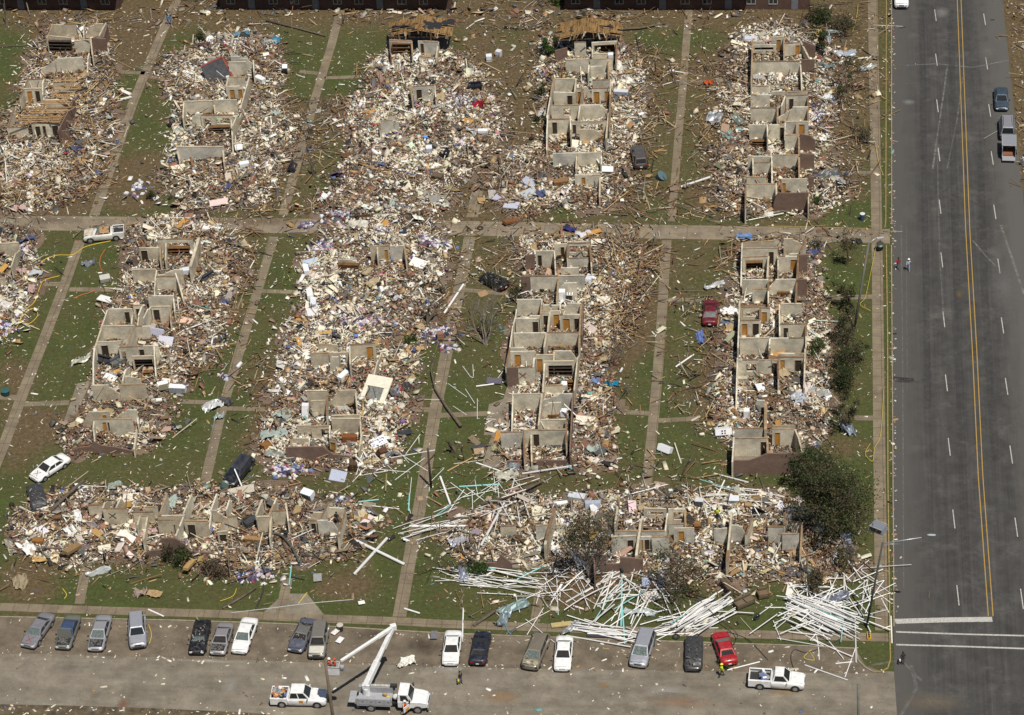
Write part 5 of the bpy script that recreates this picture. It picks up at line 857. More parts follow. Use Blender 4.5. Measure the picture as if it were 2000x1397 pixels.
def car(kind, f, r, col, label, cat='car', name='parked_car', crush=0.0, wind='ok', rear='ok', side='ok', hood=None, roofcol=None, hoodcol=None, group='wrecked cars left about the site', z=0.0, mark=None, ln=None, metal=.25, zpx=.75, noseed=0, flat=False, grey_bumper=False):
    Lk, Wd, belt, roof, hz, cowl, rf, rr, deck, bed = KIND[kind]; Lk = ln or Lk; w = Wd/2; q = Lk/KIND[kind][0]; cowl *= q; rf *= q; rr *= q; deck *= q
    F = at(*f, zpx); B = at(*r, zpx); c = (F+B)/2; yaw = math.atan2((F-B).y, (F-B).x); rd = random.Random(int(f[0]*7+f[1]))
    o = empty(name, (c.x, c.y, z), label, cat, group, (0, 0, yaw)); pm = paint('paint_%s' % str(col), col, metal); zb = .24
    J = lambda s: rd.uniform(-s, s)*crush
    def ring(x, ww, zt, lift=0.0):
        a = w*ww; return [(x+J(.05), y*a+J(.05), zz+J(.04)) for y, zz in ((-.88, zb+lift), (.88, zb+lift), (1, zb+.16+lift), (1.0, zt-.24), (.94, zt-.05), (.55, zt+.012), (-.55, zt+.012), (-.94, zt-.05), (-1.0, zt-.24), (-1, zb+.16+lift))]
    h2 = Lk/2; mb = MB(); endb = bed is not None
    st = []
    if not endb:
        tz = belt+.02 if kind == 'sedan' else belt
        st += [(-h2, .80, tz-.16, .14), (-h2+.10, .94, tz-.03, .06), (-h2+.5, 1.0, tz, 0), (deck, 1.0, tz, 0)]
    else: st += [(bed, .98, belt-.02, .05), (bed+.06, 1.0, belt-.02, 0)]
    st += [((cowl+deck)/2, 1.0, belt, 0), (cowl-.02, 1.0, belt-.01, 0), (cowl+.12, 1.0, belt-.045, 0), ((cowl+h2)/2, .99, (belt+hz)/2-.03, 0), (h2-.30, .96, hz-.05, 0), (h2-.07, .90, hz-.14, .05), (h2, .78, hz-.24, .12)]
    mb.loft([ring(x, ww, zt, lf) for x, ww, zt, lf in st]); obj('body', mb.mesh('body', pm, True), o)
    # cabin
    bw, rw = w*.90, w*.70; dz = crush*.42; cb = belt-.03
    jz = lambda: rd.uniform(-.22, .10)*crush
    base = [(cowl, -bw, cb), (cowl, bw, cb), (deck, bw, cb), (deck, -bw, cb)]; tp = [(rf, -rw, roof-.03-dz+jz()), (rf, rw, roof-.03-dz+jz()), (rr, rw, roof-.03-dz+jz()), (rr, -rw, roof-.03-dz+jz())]
    mb = MB(); mid = [(t[0], t[1]*.84, t[2]+.045) for t in tp]; midc = [(rf-.08, t[1], t[2]) if i < 2 else (rr+.08, t[1], t[2]) for i, t in enumerate(mid)]
    mb.loft([base, tp, midc]); obj('roof', mb.mesh('roof', paint('paint_%s' % str(roofcol), roofcol, metal) if roofcol else pm), o)
    bs = [Vector(p) for p in base]; ts = [Vector(p) for p in tp]
    def pane(a, b, c_, d, m0, m1, m2_, m3, mat, nm, off=.014):     # inset window laid on the face a-b-c-d (a,b low; c,d high)
        P = lambda u, v: (a.lerp(b, u)).lerp(d.lerp(c_, u), v)
        n = (b-a).cross(d-a).normalized()*off; mm = MB(); pts = [P(m0, m2_), P(m1, m2_), P(m1, m3), P(m0, m3)]; mm.hexa([p-n*2 for p in pts], [p+n for p in pts]); return obj(nm, mm.mesh(nm, mat), o)
    GM = {'ok': M_GLS, 'crack': M_CRK, 'gone': M_INT}  # gone: black pane in place of missing glass, cabin shade as colour
    pane(bs[0], bs[1], ts[1], ts[0], .06, .94, .08, .94, GM[wind], 'windshield'); pane(bs[2], bs[3], ts[3], ts[2], .08, .92, .12, .9, GM[rear], 'rear_window')
    spl = [(.07, .47), (.53, .93)] if kind not in ('pickup',) else [(.1, .9)]
    if kind in ('suv', 'minivan', 'van'): spl = [(.05, .33), (.37, .64), (.68, .95)]
    for u0, u1 in spl:
        pane(bs[3], bs[0], ts[0], ts[3], u0, u1, .12, .88, GM[side], 'side_window'); pane(bs[1], bs[2], ts[2], ts[1], u0, u1, .12, .88, GM[side], 'side_window')
    if kind in ('suv', 'van', 'minivan') and not crush:
        for sg in (-1, 1): mm = MB(); mm.box(((rf+rr)/2, sg*rw*.78, roof+.06), ((rf-rr)*.7, .04, .05)); obj('roof_rail', mm.mesh('roof_rail', M_PLASTIC if kind != 'suv' else M_CHR), o)
    if kind == 'suv' or kind == 'van':
        mm = MB()
        for i in range(5): mm.box(((rf+rr)/2-.1, (-.4+.2*i)*rw, roof+.022-dz), ((rf-rr)*.72, .03, .02))
        obj('roof_ribs', mm.mesh('roof_ribs', pm), o)
    # hood
    if hood == 'open':
        mm = MB(); a = Vector((cowl+.12, 0, belt)); up = Vector((-.22, 0, 1)).normalized()*1.05; mm.hexa([a+Vector((0, -w*.85, 0)), a+Vector((0, w*.85, 0)), a+up+Vector((0, w*.8, 0)), a+up+Vector((0, -w*.8, 0))], [a+Vector((.04, -w*.85, 0)), a+Vector((.04, w*.85, 0)), a+up+Vector((.04, w*.8, 0)), a+up+Vector((.04, -w*.8, 0))]); obj('hood', mm.mesh('hood', paint('paint_dusty_%s' % str(col), tuple(x*.7+.03 for x in col), .1, .6)), o)
    if hood in ('open', 'gone'):
        mm = MB(); hx0, hx1 = cowl+.16, h2-.22; mm.hexa([(hx0, -w*.78, belt-.06), (hx0, w*.78, belt-.06), (hx1, w*.74, hz-.03), (hx1, -w*.74, hz-.03)][::-1], [(hx0, -w*.78, belt-.015), (hx0, w*.78, belt-.015), (hx1, w*.74, hz+.0), (hx1, -w*.74, hz+.0)][::-1]); e = obj('engine_bay', mm.mesh('engine_bay', M_INT), o)
        m2 = MB()
        for i in range(26): x = rd.uniform(hx0+.1, hx1-.1); m2.box((x, rd.uniform(-.62, .62)*w, belt-.02+(hz-belt)*(x-hx0)/(hx1-hx0)+rd.uniform(0, .06)), (rd.uniform(.08, .35), rd.uniform(.06, .3), rd.uniform(.05, .14)), rd.uniform(0, 3))
        obj('engine', m2.mesh('engine', M_ENG), e)
    else:
        mm = MB(); hx0, hx1 = cowl+.14, h2-.16; n = 4; hm_ = paint('paint_%s' % str(hoodcol), hoodcol, metal) if hoodcol else pm
        rows = [[(hx0+(hx1-hx0)*i/n, y*w*(.84-.06*i/n), belt-.012+(hz-.03-belt+.012)*(i/n)**1.25+.012+.03*(1-y*y)+J(.09)) for y in (-1, -.5, 0, .5, 1)] for i in range(n+1)]
        for a_, b_ in zip(rows, rows[1:]):
            for k in range(4): mm.quad(a_[k], b_[k], b_[k+1], a_[k+1])
        obj('hood', mm.mesh('hood', hm_, not crush), o)
    if crush > .5:                                              # scraps lying on the crushed roof and hood
        sc = random.Random(int(f[0])); mm = MB()
        for i in range(16): mm.box((sc.uniform(-h2*.9, h2*.9), sc.uniform(-.7, .7)*w, belt+.04+sc.uniform(0, .3)), (sc.uniform(.08, .45), sc.uniform(.03, .12), .03), sc.uniform(0, 3), sc.uniform(-.4, .4), sc.uniform(-.5, .5))
        so_ = obj('scraps', mm.mesh('scraps', [plain('scrap_%d' % (int(f[0]) % 3), [(.20, .17, .12), (.12, .11, .1), (.26, .24, .2)][int(f[0]) % 3], .9)]), o); so_['kind'] = 'stuff'
    # ends
    for nm, x, zz, mat in (('front_bumper', h2+.0, .47, None), ('rear_bumper', (-h2 if True else 0)-.0, .52, None)):
        mm = MB(); sg = 1 if x > 0 else -1; bm_ = (M_CHR if kind in ('pickup', 'extcab') and not grey_bumper else M_PLASTIC if kind in ('suv',) or grey_bumper else pm)
        mm.loft([[(x+sg*dx, y*w*.86, zz+d*.11) for dx, d in ((-.12, -1), (.045-.09*abs(y)**3, -1), (.06-.10*abs(y)**3, 0), (.045-.09*abs(y)**3, 1), (-.12, 1))] for y in (-1, -.6, 0, .6, 1)]); obj(nm, mm.mesh(nm, bm_), o)
    for sg in (-1, 1):
        mm = MB(); mm.box((h2-.045, sg*w*.64, hz-.235), (.14, w*.34, .13)); obj('headlight', mm.mesh('headlight', M_LAMP if crush < .9 else M_INT), o)
        mm = MB(); mm.box((-h2+.02, sg*w*.66, belt-.24), (.12, w*.30, .17)); obj('tail_light', mm.mesh('tail_light', M_TAIL), o)
        if crush < .9: mm = MB(); mm.box((cowl-.22, sg*(w+.09), belt+.05), (.10, .18, .14)); obj('mirror', mm.mesh('mirror', M_PLASTIC if rd.random() < .5 else pm), o)
    mm = MB(); mm.box((h2-.02, 0, hz-.25), (.10, w*.72, .12)); obj('grille', mm.mesh('grille', M_PLASTIC), o)
    mm = MB(); mm.box((-h2-.065, 0, .58), (.02, .32, .15)); obj('licence_plate', mm.mesh('licence_plate', M_PLT), o)
    r_ = .33 if kind in ('sedan',) else .36
    if kind in ('pickup', 'extcab'): r_ = .40
    fx, rx = h2-.92*q, -h2+(1.05 if not endb else 1.2)*q
    for x in (fx, rx):
        for sg in (-1, 1):
            mm = MB(); mm.loft([[(x+(r_+.07)*math.cos(a), sg*(w*.80+.0), r_+(r_+.07)*math.sin(a)) for a in [i*math.pi/8 for i in range(16)]], [(x+(r_+.07)*math.cos(a), sg*(w+.006), r_+(r_+.07)*math.sin(a)) for a in [i*math.pi/8 for i in range(16)]]]); obj('wheel_arch', mm.mesh('wheel_arch', M_INT), o)
            tyre(o, x, sg*(w-.085), r_, .22)
    if endb:
        x0, x1 = -h2+.02, bed-.02; mm = MB(); t = .09; zt = belt+.02; zf = .78
        for sg in (-1, 1):
            mm.box(((x0+x1)/2, sg*(w-t/2), (zt+.42)/2), (x1-x0, t, zt-.42)); mm.box(((x0+x1)/2, sg*(w-t-.02), zt+.012), (x1-x0, t+.08, .03))
        mm.box((x1-.03, 0, (zt+zf)/2), (.06, Wd-2*t-.004, zt-zf)); mm.box(((x0+x1)/2, 0, zf-.12), (x1-x0-.004, Wd-2*t-.004, .1)); obj('bed', mm.mesh('bed', pm), o)
        mm = MB(); mm.box(((x0+x1)/2, 0, zf-.05), (x1-x0-.2, Wd-2*t-.06, .03)); obj('bed_liner', mm.mesh('bed_liner', M_PLASTIC), o)
        mm = MB(); mm.box((x0+.03, 0, (zt+.48)/2), (.07, Wd-2*t-.01, zt-.5)); obj('tailgate', mm.mesh('tailgate', pm), o)
    if mark == 'X':
        mm = MB(); xx = (cowl+h2)/2; zz = (belt+hz)/2+.055
        for sg in (-1, 1): mm.box((xx, 0, zz), (.95, .07, .012), sg*R(42), 0, R(7))
        obj('spray_mark', mm.mesh('spray_mark', M_RED), o)
    return o
GP = 'battered cars parked along the near street'
car('sedan', (53, 1259), (94, 1199), (.27, .26, .28), 'grey purple sedan with a red X sprayed on its hood', crush=.35, wind='crack', side='gone', mark='X', group=GP, metal=.4, ln=5.1)
car('sedan', (121, 1264), (144, 1201), (.16, .165, .14), 'dull green grey car with blue roof and raised hood', crush=.15, wind='gone', hood='open', roofcol=(.045, .075, .16), group=GP, side='gone')
car('sedan', (185, 1267), (204, 1202), (.36, .36, .38), 'silver sedan with its hood missing and engine bare', wind='crack', hood='gone', side='gone', group=GP, metal=.4, ln=5.1, crush=.1)
car('suv', (270, 1265), (266, 1199), (.42, .43, .47), 'silver sport utility wagon with roof rails and dented hood', 'suv', crush=.12, group=GP, metal=.45)
car('sedan', (383, 1273), (397, 1211), (.008, .009, .013), 'near black sedan with its roof crushed flat', crush=.8, wind='crack', rear='gone', side='gone', group=GP)
car('sedan', (424, 1273), (441, 1218), (.33, .31, .31), 'small grey sedan with crumpled hood beside the white sedan', crush=.3, wind='gone', group=GP, metal=.4, ln=4.5, hood='gone')
car('sedan', (465, 1273), (490, 1206), (.78, .78, .76), 'clean white sedan with whole windshield parked beside small grey sedan', wind='crack', group=GP, metal=0, ln=5.1)
car('sedan', (576, 1267), (604, 1210), (.10, .11, .15), 'dust covered dark blue grey sedan with caved roof', crush=.6, wind='gone', rear='gone', side='gone', group=GP, roofcol=(.15, .15, .14))
car('suv', (617, 1284), (627, 1218), (.20, .19, .165), 'grey brown sport utility wagon with a white front end', 'suv', crush=.15, wind='gone', hoodcol=(.72, .69, .58), group=GP)
car('sedan', (879, 1293), (886, 1234), (.78, .78, .76), 'white car with windshield gone and engine grille torn off', crush=.15, wind='gone', side='gone', group=GP, metal=0)
car('sedan', (943, 1236), (933, 1290), (.010, .014, .032), 'navy blue car with its white rear plate towards the street', crush=.5, rear='gone', wind='gone', side='gone', group=GP)
car('minivan', (1034, 1302), (1058, 1240), (.20, .175, .13), 'brown crushed minivan with flattened roof', 'minivan', crush=1.0, wind='crack', rear='gone', side='gone', hoodcol=(.35, .31, .22), group=GP)
car('sedan', (1098, 1303), (1103, 1245), (.80, .80, .78), 'white car with large dark broken glass parked near the pipes', wind='gone', rear='gone', crush=.1, group=GP, metal=0)
car('minivan', (1244, 1301), (1266, 1231), (.42, .43, .47), 'silver minivan with shattered windshield and crumpled nose', 'minivan', crush=.2, wind='crack', side='gone', group=GP, metal=.5)
car('sedan', (1354, 1305), (1356, 1243), (.05, .05, .052), 'black wrecked car torn open and strewn with debris', crush=1.2, wind='crack', rear='gone', side='gone', group=GP, hoodcol=(.09, .09, .09))
car('sedan', (1406, 1238), (1424, 1289), (.38, .012, .02), 'bright red car with its rear towards the street', crush=.3, rear='gone', wind='crack', group=GP, metal=.1)
wp = car('pickup', (1573, 1329), (1461, 1322), (.80, .80, .78), 'white regular cab pickup truck loaded with odds and ends at right of the near street', 'pickup truck', 'pickup_truck', group='work pickups on the near street', metal=0, zpx=.8)
ep = car('extcab', (642, 1360), (526, 1358), (.80, .80, .78), 'white extended cab pickup truck with orange door badge beside the utility pole', 'pickup truck', 'pickup_truck', group='work pickups on the near street', metal=0, zpx=.8)
mm = MB(); mm.box((.35, -1.0, .88), (.42, .016, .34)); obj('door_badge', mm.mesh('door_badge', plain('orange_badge', (.62, .27, .03), .6, 0, .1, 3)), ep)
def load(parent, x0, x1, z0, n, cols, nm='load'):
    mb = MB(); mats = [plain('load_%d' % i, c, .8) for i, c in enumerate(cols)]
    for i in range(n): mb.m = rnd.randrange(len(cols)); mb.box((rnd.uniform(x0, x1), rnd.uniform(-.7, .7), z0+rnd.uniform(0, .4)), (rnd.uniform(.15, .7), rnd.uniform(.1, .45), rnd.uniform(.1, .35)), rnd.uniform(0, 3), rnd.uniform(-.3, .3), rnd.uniform(-.3, .3))
    return obj(nm, mb.mesh(nm, mats), parent)
LC = [(.45, .34, .19), (.7, .7, .68), (.25, .26, .27), (.10, .15, .33), (.35, .12, .05), (.03, .03, .03)]
lp = at(545, 1357, 0); 
for (pk, lab, x0, x1, n) in ((ep, 'jumbled tools and cartons piled in the extended cab pickup bed', -2.6, -1.3, 34), (wp, 'orange and white odds and ends in the regular cab pickup bed', -1.6, -.8, 14)):
    e = empty('tool_load', pk.location, lab, 'tools', None, tuple(pk.rotation_euler)); load(e, x0, x1, .95, n, LC if pk == ep else [(.7, .7, .68), (.6, .15, .03), (.2, .1, .3), (.5, .4, .3)], 'tools')
car('extcab', (166, 459), (240, 452), (.72, .71, .66), 'rusty roofed white pickup truck wrecked on the concrete lane', 'pickup truck', 'pickup_truck', crush=.95, side='gone', wind='crack', roofcol=(.42, .25, .12), hoodcol=(.55, .46, .36), metal=0, ln=5.2)
car('sedan', (70, 929), (124, 894), (.80, .80, .78), 'white sedan on the grass with a red X on its hood', wind='gone', side='gone', crush=.15, mark='X', metal=0, ln=5.0)
car('sedan', (77, 985), (68, 955), (.05, .052, .058), 'charcoal car crushed at the end of the near left ruin', crush=1.1, wind='gone', rear='gone', side='gone', hoodcol=(.10, .10, .10), ln=4.4)
car('suv', (449, 940), (481, 899), (.014, .016, .026), 'dark navy sport utility wagon on the grass with green bin beside it', 'suv', crush=.45, side='gone', rear='gone', roofcol=(.04, .045, .065))
car('suv', (1245, 288), (1252, 322), (.10, .092, .085), 'dark brown sport utility wagon stranded near the plywood roofed ruin', 'suv', crush=.15, rear='gone')
car('sedan', (948, 538), (983, 556), (.008, .008, .008), 'overturned looking black car wreck left of the many roomed ruin', crush=1.1, wind='gone', rear='gone', side='gone', ln=3.9)
car('sedan', (1389, 584), (1386, 632), (.13, .006, .014), 'dark red sedan on the grass left of the stepped brick ruin', crush=.12, rear='crack', ln=4.9, metal=.1)
GA = 'vehicles stopped on the avenue'
car('van', (1761, 20), (1760, -34), (.80, .80, .79), 'white van on the avenue cut by the top edge', 'van', 'parked_van', group=GA, metal=0, grey_bumper=True)
car('sedan', (1957, 212), (1955, 171), (.055, .085, .12), 'blue grey sedan parked by the right verge of the avenue', group=GA, metal=.4, ln=5.0)
car('van', (1966, 229), (1968, 268), (.33, .33, .36), 'silver grey van with ribbed roof parked on the avenue', 'van', 'parked_van', group=GA, metal=.4, ln=4.7)
# silver cargo trailer with an open back
c = at(1969.5, 299, 0); o = empty('cargo_trailer', c, 'silver box trailer with open back behind the grey van', 'trailer', GA, (0, 0, R(88)))
mb = MB(); Lt, Wt = 3.4, 1.75
for sg in (-1, 1): mb.box((0, sg*(Wt/2-.03), 1.05), (Lt, .06, 1.3))
mb.box((Lt/2-.03, 0, 1.05), (.06, Wt-.125, 1.3)); mb.box((0, 0, .38), (Lt-.004, Wt-.125, .06)); pm = paint('trailer_silver', (.5, .5, .52), .4); obj('body', mb.mesh('body', pm), o)
mb = MB(); mb.box((.35, 0, 1.74), (Lt-.7, Wt+.02, .07)); obj('roof', mb.mesh('roof', paint('trailer_roof', (.33, .34, .37), .3)), o)
mb = MB()
for sg in (-1, 1): mb.box((.35, sg*(Wt/2+.02), 1.76), (Lt-.7, .05, .09))
mb.box((-Lt/2+.7, 0, 1.77), (.06, Wt, .09)); obj('roof_trim', mb.mesh('roof_trim', M_LW), o)
mb = MB(); mb.box((-Lt/2-.42, 0, .42), (.8, Wt-.1, .05)); obj('tailgate', mb.mesh('tailgate', pm), o)
mb = MB(); mb.box((-.6, 0, .5), (1.6, 1.4, .16)); obj('cargo', mb.mesh('cargo', plain('rusty_cargo', (.2, .08, .04), .8)), o)
for sg in (-1, 1): tyre(o, -.2, sg*(Wt/2+.1), .33, .2)
mb = MB(); mb.tube([(Lt/2, 0, .42), (Lt/2+.9, 0, .42)], .05, 6); obj('hitch', mb.mesh('hitch', M_PLASTIC), o)
# ---- bucket truck
F, B = at(838, 1368, .9), at(694, 1362, .9); c = (F+B)/2; yaw = math.atan2((F-B).y, (F-B).x)
bt = empty('bucket_truck', (c.x, c.y, 0), 'white and grey bucket truck with its boom folded over the near street', 'bucket truck', None, (0, 0, yaw)); inv = Matrix.Translation((c.x, c.y, 0)) @ Matrix.Rotation(yaw, 4, 'Z'); inv.invert(); LT = (F-B).length; h2 = LT/2
WH = paint('utility_white', (.80, .80, .79), 0); GR = paint('utility_grey', (.34, .35, .37), 0, .5)
mb = MB(); mb.box((-.3, 0, .68), (LT-1.2, .9, .28)); obj('chassis', mb.mesh('chassis', M_PLASTIC), bt)
mb = MB()                                                      # cab with sloping hood
def rg(x, ww, z0, z1): return [(x, -ww, z0), (x, ww, z0), (x, ww, z1-.08), (x, ww*.85, z1), (x, -ww*.85, z1), (x, -ww, z1-.08)]
mb.loft([rg(h2-3.05, 1.05, .75, 1.55), rg(h2-1.75, 1.08, .75, 1.58), rg(h2-.75, 1.0, .7, 1.5), rg(h2-.2, .92, .7, 1.38), rg(h2-.02, .8, .75, 1.15)]); obj('hood', mb.mesh('hood', WH), bt)
cbase = [Vector(p) for p in ((h2-1.55, -1.02, 1.5), (h2-1.55, 1.02, 1.5), (h2-3.05, 1.02, 1.5), (h2-3.05, -1.02, 1.5))]; ct = [Vector(p) for p in ((h2-2.0, -.88, 2.35), (h2-2.0, .88, 2.35), (h2-3.0, .9, 2.38), (h2-3.0, -.9, 2.38))]
mb = MB(); mb.loft([cbase, ct, [p*1 for p in (Vector((h2-2.1, -.7, 2.43)), Vector((h2-2.1, .7, 2.43)), Vector((h2-2.95, .7, 2.45)), Vector((h2-2.95, -.7, 2.45)))]]); obj('cab', mb.mesh('cab', WH), bt)
def bpane(i, j, u0, u1, v0, v1, nm, mat=M_GLS):
    P = lambda u, v: cbase[i].lerp(cbase[j], u).lerp(ct[i].lerp(ct[j], u), v); n = (cbase[j]-cbase[i]).cross(ct[i]-cbase[i]).normalized()*.015; pts = [P(u0, v0), P(u1, v0), P(u1, v1), P(u0, v1)]; mm = MB(); mm.hexa([p-n*2 for p in pts], [p+n for p in pts]); obj(nm, mm.mesh(nm, mat), bt)
bpane(0, 1, .05, .95, .08, .92, 'windshield'); bpane(3, 0, .2, .8, .1, .85, 'side_window', M_INT); bpane(1, 2, .2, .8, .1, .85, 'side_window'); bpane(2, 3, .2, .8, .3, .85, 'rear_window')
mb = MB()                                                      # service body: side lockers and load floor
for sg in (-1, 1): mb.box((-.42-1.32, sg*.88, 1.28), (LT-4.1, .46, .95))
mb.box((-1.74, 0, 1.0), (LT-4.1, 1.29, .1)); obj('service_body', mb.mesh('service_body', GR), bt)
for sg in (-1, 1):
    for i in range(4):
        mm = MB(); x = -1.74-(LT-4.1)/2+.55+i*(LT-4.1)/4; mm.box((x+.1, sg*1.118, 1.36), ((LT-4.1)/4-.1, .02, .68)); d_ = obj('locker_door', mm.mesh('locker_door', paint('locker_grey', (.40, .41, .43), 0, .5)), bt); m3 = MB(); m3.box((x+.1, sg*1.135, 1.4), (.16, .02, .08)); obj('handle', m3.mesh('handle', M_PLASTIC), d_)
mb = MB(); mb.box((-1.6, .88, 1.83), (3.0, .30, .1))
for i in range(8): mb.box((-2.9+.37*i, .88, 1.9), (.26, .24, .04))
obj('cable_tray', mb.mesh('cable_tray', M_LW), bt); mb = MB(); mb.box((.1, .88, 1.9), (.7, .4, .25)); obj('tool_box', mb.mesh('tool_box', M_PLASTIC), bt)
mb = MB(); mb.box((-h2-.25, 0, .98), (.7, 1.7, .06)); obj('rear_step', mb.mesh('rear_step', GR), bt)
mb = MB(); mb.box((h2+.03, 0, .66), (.16, 2.05, .26)); obj('front_bumper', mb.mesh('front_bumper', M_CHR), bt); mb = MB(); mb.box((h2-.02, 0, 1.0), (.06, 1.1, .3)); obj('grille', mb.mesh('grille', M_PLASTIC), bt)
for sg in (-1, 1):
    mm = MB(); mm.box((h2-.03, sg*.72, 1.0), (.1, .28, .2)); obj('headlight', mm.mesh('headlight', M_LAMP), bt); mm = MB(); mm.box((h2-1.75, sg*1.28, 1.85), (.1, .22, .34)); obj('mirror', mm.mesh('mirror', M_PLASTIC), bt)
    mm = MB(); mm.box((-h2+.28, sg*.8, .9), (.06, .3, .18)); obj('tail_light', mm.mesh('tail_light', M_TAIL), bt)
    tyre(bt, h2-1.05, sg*.98, .48, .28); tyre(bt, -h2+1.75, sg*.92, .48, .42)
mm = MB(); a = Vector((h2-1.75, -1.1, 0)); b_ = Vector((h2-2.35, -1.95, 0)); mm.hexa([a+Vector((0, 0, .85)), b_+Vector((0, 0, .85)), b_+Vector((0, 0, 1.5)), a+Vector((0, 0, 1.5))], [p+Vector((.05, -.04, 0)) for p in (a+Vector((0, 0, .85)), b_+Vector((0, 0, .85)), b_+Vector((0, 0, 1.5)), a+Vector((0, 0, 1.5)))]); d_ = obj('door', mm.mesh('door', WH), bt)
mm = MB(); t = (b_-a).normalized(); mm.box((a+b_)/2+Vector((.05, -.04, 1.05)), (.5, .02, .32), math.atan2(t.y, t.x)); obj('door_badge', mm.mesh('door_badge', plain('orange_badge', (.62, .27, .03), .6, 0, .1, 3)), d_)
for u in (.04, .96): mm = MB(); mm.tube([a.lerp(b_, u)+Vector((.02, -.02, 1.5)), a.lerp(b_, u*.8+.1)+Vector((-.05, .1, 2.2))], .035, 5); obj('window_bar', mm.mesh('window_bar', WH), d_)
TU = inv @ at(716, 1352, 1.3); EL = inv @ at(768, 1225, 6.8); BK = inv @ at(652, 1300, 6.8); TU.z = 1.0
mb = MB(); mb.tube([TU, TU+Vector((0, 0, .9))], [.42, .36], 12); mb.box(TU+Vector((0, 0, 1.15)), (.7, .5, .5)); obj('turret', mb.mesh('turret', WH), bt)
def boom(nm, a, b, r0, r1, cuff):
    mb = MB(); a, b = Vector(a), Vector(b); d = (b-a).normalized(); sd = d.cross(Vector((0, 0, 1))).normalized(); up = sd.cross(d); rings = []
    for u, r in ((0, r0), (cuff, r0), (cuff+.001, r0*.8), (1, r1)): p = a.lerp(b, u); rings.append([p+sd*r*x+up*r*1.15*y for x, y in ((-1, -.7), (-.7, -1), (.7, -1), (1, -.7), (1, .7), (.7, 1), (-.7, 1), (-1, .7))])
    mb.loft(rings); return obj(nm, mb.mesh(nm, WH), bt)
boom('lower_boom', TU+Vector((0, 0, 1.2)), EL, .30, .20, .42); boom('upper_boom', EL, BK+(EL-BK).normalized()*.9, .19, .13, .3)
mb = MB(); mb.box(EL, (.6, .5, .55), .4); obj('elbow_joint', mb.mesh('elbow_joint', WH), bt)
mb = MB(); p0 = (TU+Vector((0, 0, 1.2))).lerp(EL, .30)+Vector((.28, 0, 0)); mb.tube([p0, (TU+Vector((0, 0, 1.2))).lerp(EL, .62)+Vector((.28, 0, 0))], .06, 6); obj('hydraulic_ram', mb.mesh('hydraulic_ram', M_PLASTIC), bt)
mb = MB(); bx, by, bh, tk = 1.35, .85, 1.05, .06; bc = BK+Vector((-.15, 0, -.9))
for sg in (-1, 1): mb.box(bc+Vector((0, sg*(by/2), bh/2)), (bx, tk, bh)); mb.box(bc+Vector((sg*(bx/2), 0, bh/2)), (tk, by-tk-.004, bh))
mb.box(bc+Vector((0, 0, .03)), (bx-tk-.004, by-tk-.004, .06)); bkt = obj('bucket', mb.mesh('bucket', WH), bt)
mb = MB()
for sg in (-1, 1): mb.box(bc+Vector((0, sg*(by/2+.01), bh)), (bx+.12, tk+.06, .07)); mb.box(bc+Vector((sg*(bx/2+.01), 0, bh)), (tk+.06, by-.08, .07))
obj('bucket_rim', mb.mesh('bucket_rim', M_LW), bkt); BUCKET = inv.inverted() @ bc; BYAW = yaw
mb = MB(); mb.box(bc+Vector((bx/2+.28, .1, .5)), (.4, .3, .6)); mb.box(bc+Vector((bx/2+.35, -.2, .8)), (.3, .2, .25)); obj('bucket_bracket', mb.mesh('bucket_bracket', GR), bt)
e = empty('truck_load', bt.location, 'yellow and red sacks with a carton on the bucket truck bed', 'equipment', None, tuple(bt.rotation_euler))
for i, (x, y, d, cc) in enumerate(((-.35, -.25, .55, (.6, .42, .04)), (.45, -.2, .8, (.62, .62, .60)), (.75, -.35, .5, (.5, .05, .04)), (-.75, .2, .5, (.42, .25, .10)))):
    mb = MB(); rr = [];
    for k in range(6): a = k/5*math.pi; rr.append([(x+d*.5*math.sin(a)*math.cos(t)*rnd.uniform(.85, 1.1), y+d*.4*math.sin(a)*math.sin(t)*rnd.uniform(.85, 1.1), 1.05+d*.45-d*.42*math.cos(a)) for t in [j*math.pi/5 for j in range(10)]])
    mb.loft(rr); obj('sack', mb.mesh('sack', plain('sack_%d' % i, cc, .7, 0, .3, 5), True), e)
# ================================================================== THINGS THROWN ABOUT
def place(px, py, dz):
    p = gp(px, py)
    for _ in range(3): z = hm(p.x, p.y)+dz; p = at(px, py, z)
    return p
def setcol(o, c): o.color = (*c, 1); return o
def slabmesh(nm, d, bev=.03, jit=0.0, mat=None, seg=1, wav=0.0):
    import bmesh
    bm_ = bmesh.new(); bmesh.ops.create_cube(bm_, size=1.0)
    for v in bm_.verts: v.co = Vector((v.co.x*d[0]+rnd.uniform(-jit, jit), v.co.y*d[1]+rnd.uniform(-jit, jit), v.co.z*d[2]))
    if bev: bmesh.ops.bevel(bm_, geom=bm_.edges[:], offset=min(bev, min(d)*.4), segments=2, affect='EDGES', profile=.6)
    me = bpy.data.meshes.new(nm); bm_.to_mesh(me); bm_.free(); me.materials.append(mat or M_OBJ); return me
WHITE, OFFW, GREYB, SLATE = (.80, .80, .78), (.68, .63, .50), (.33, .36, .44), (.10, .11, .12)
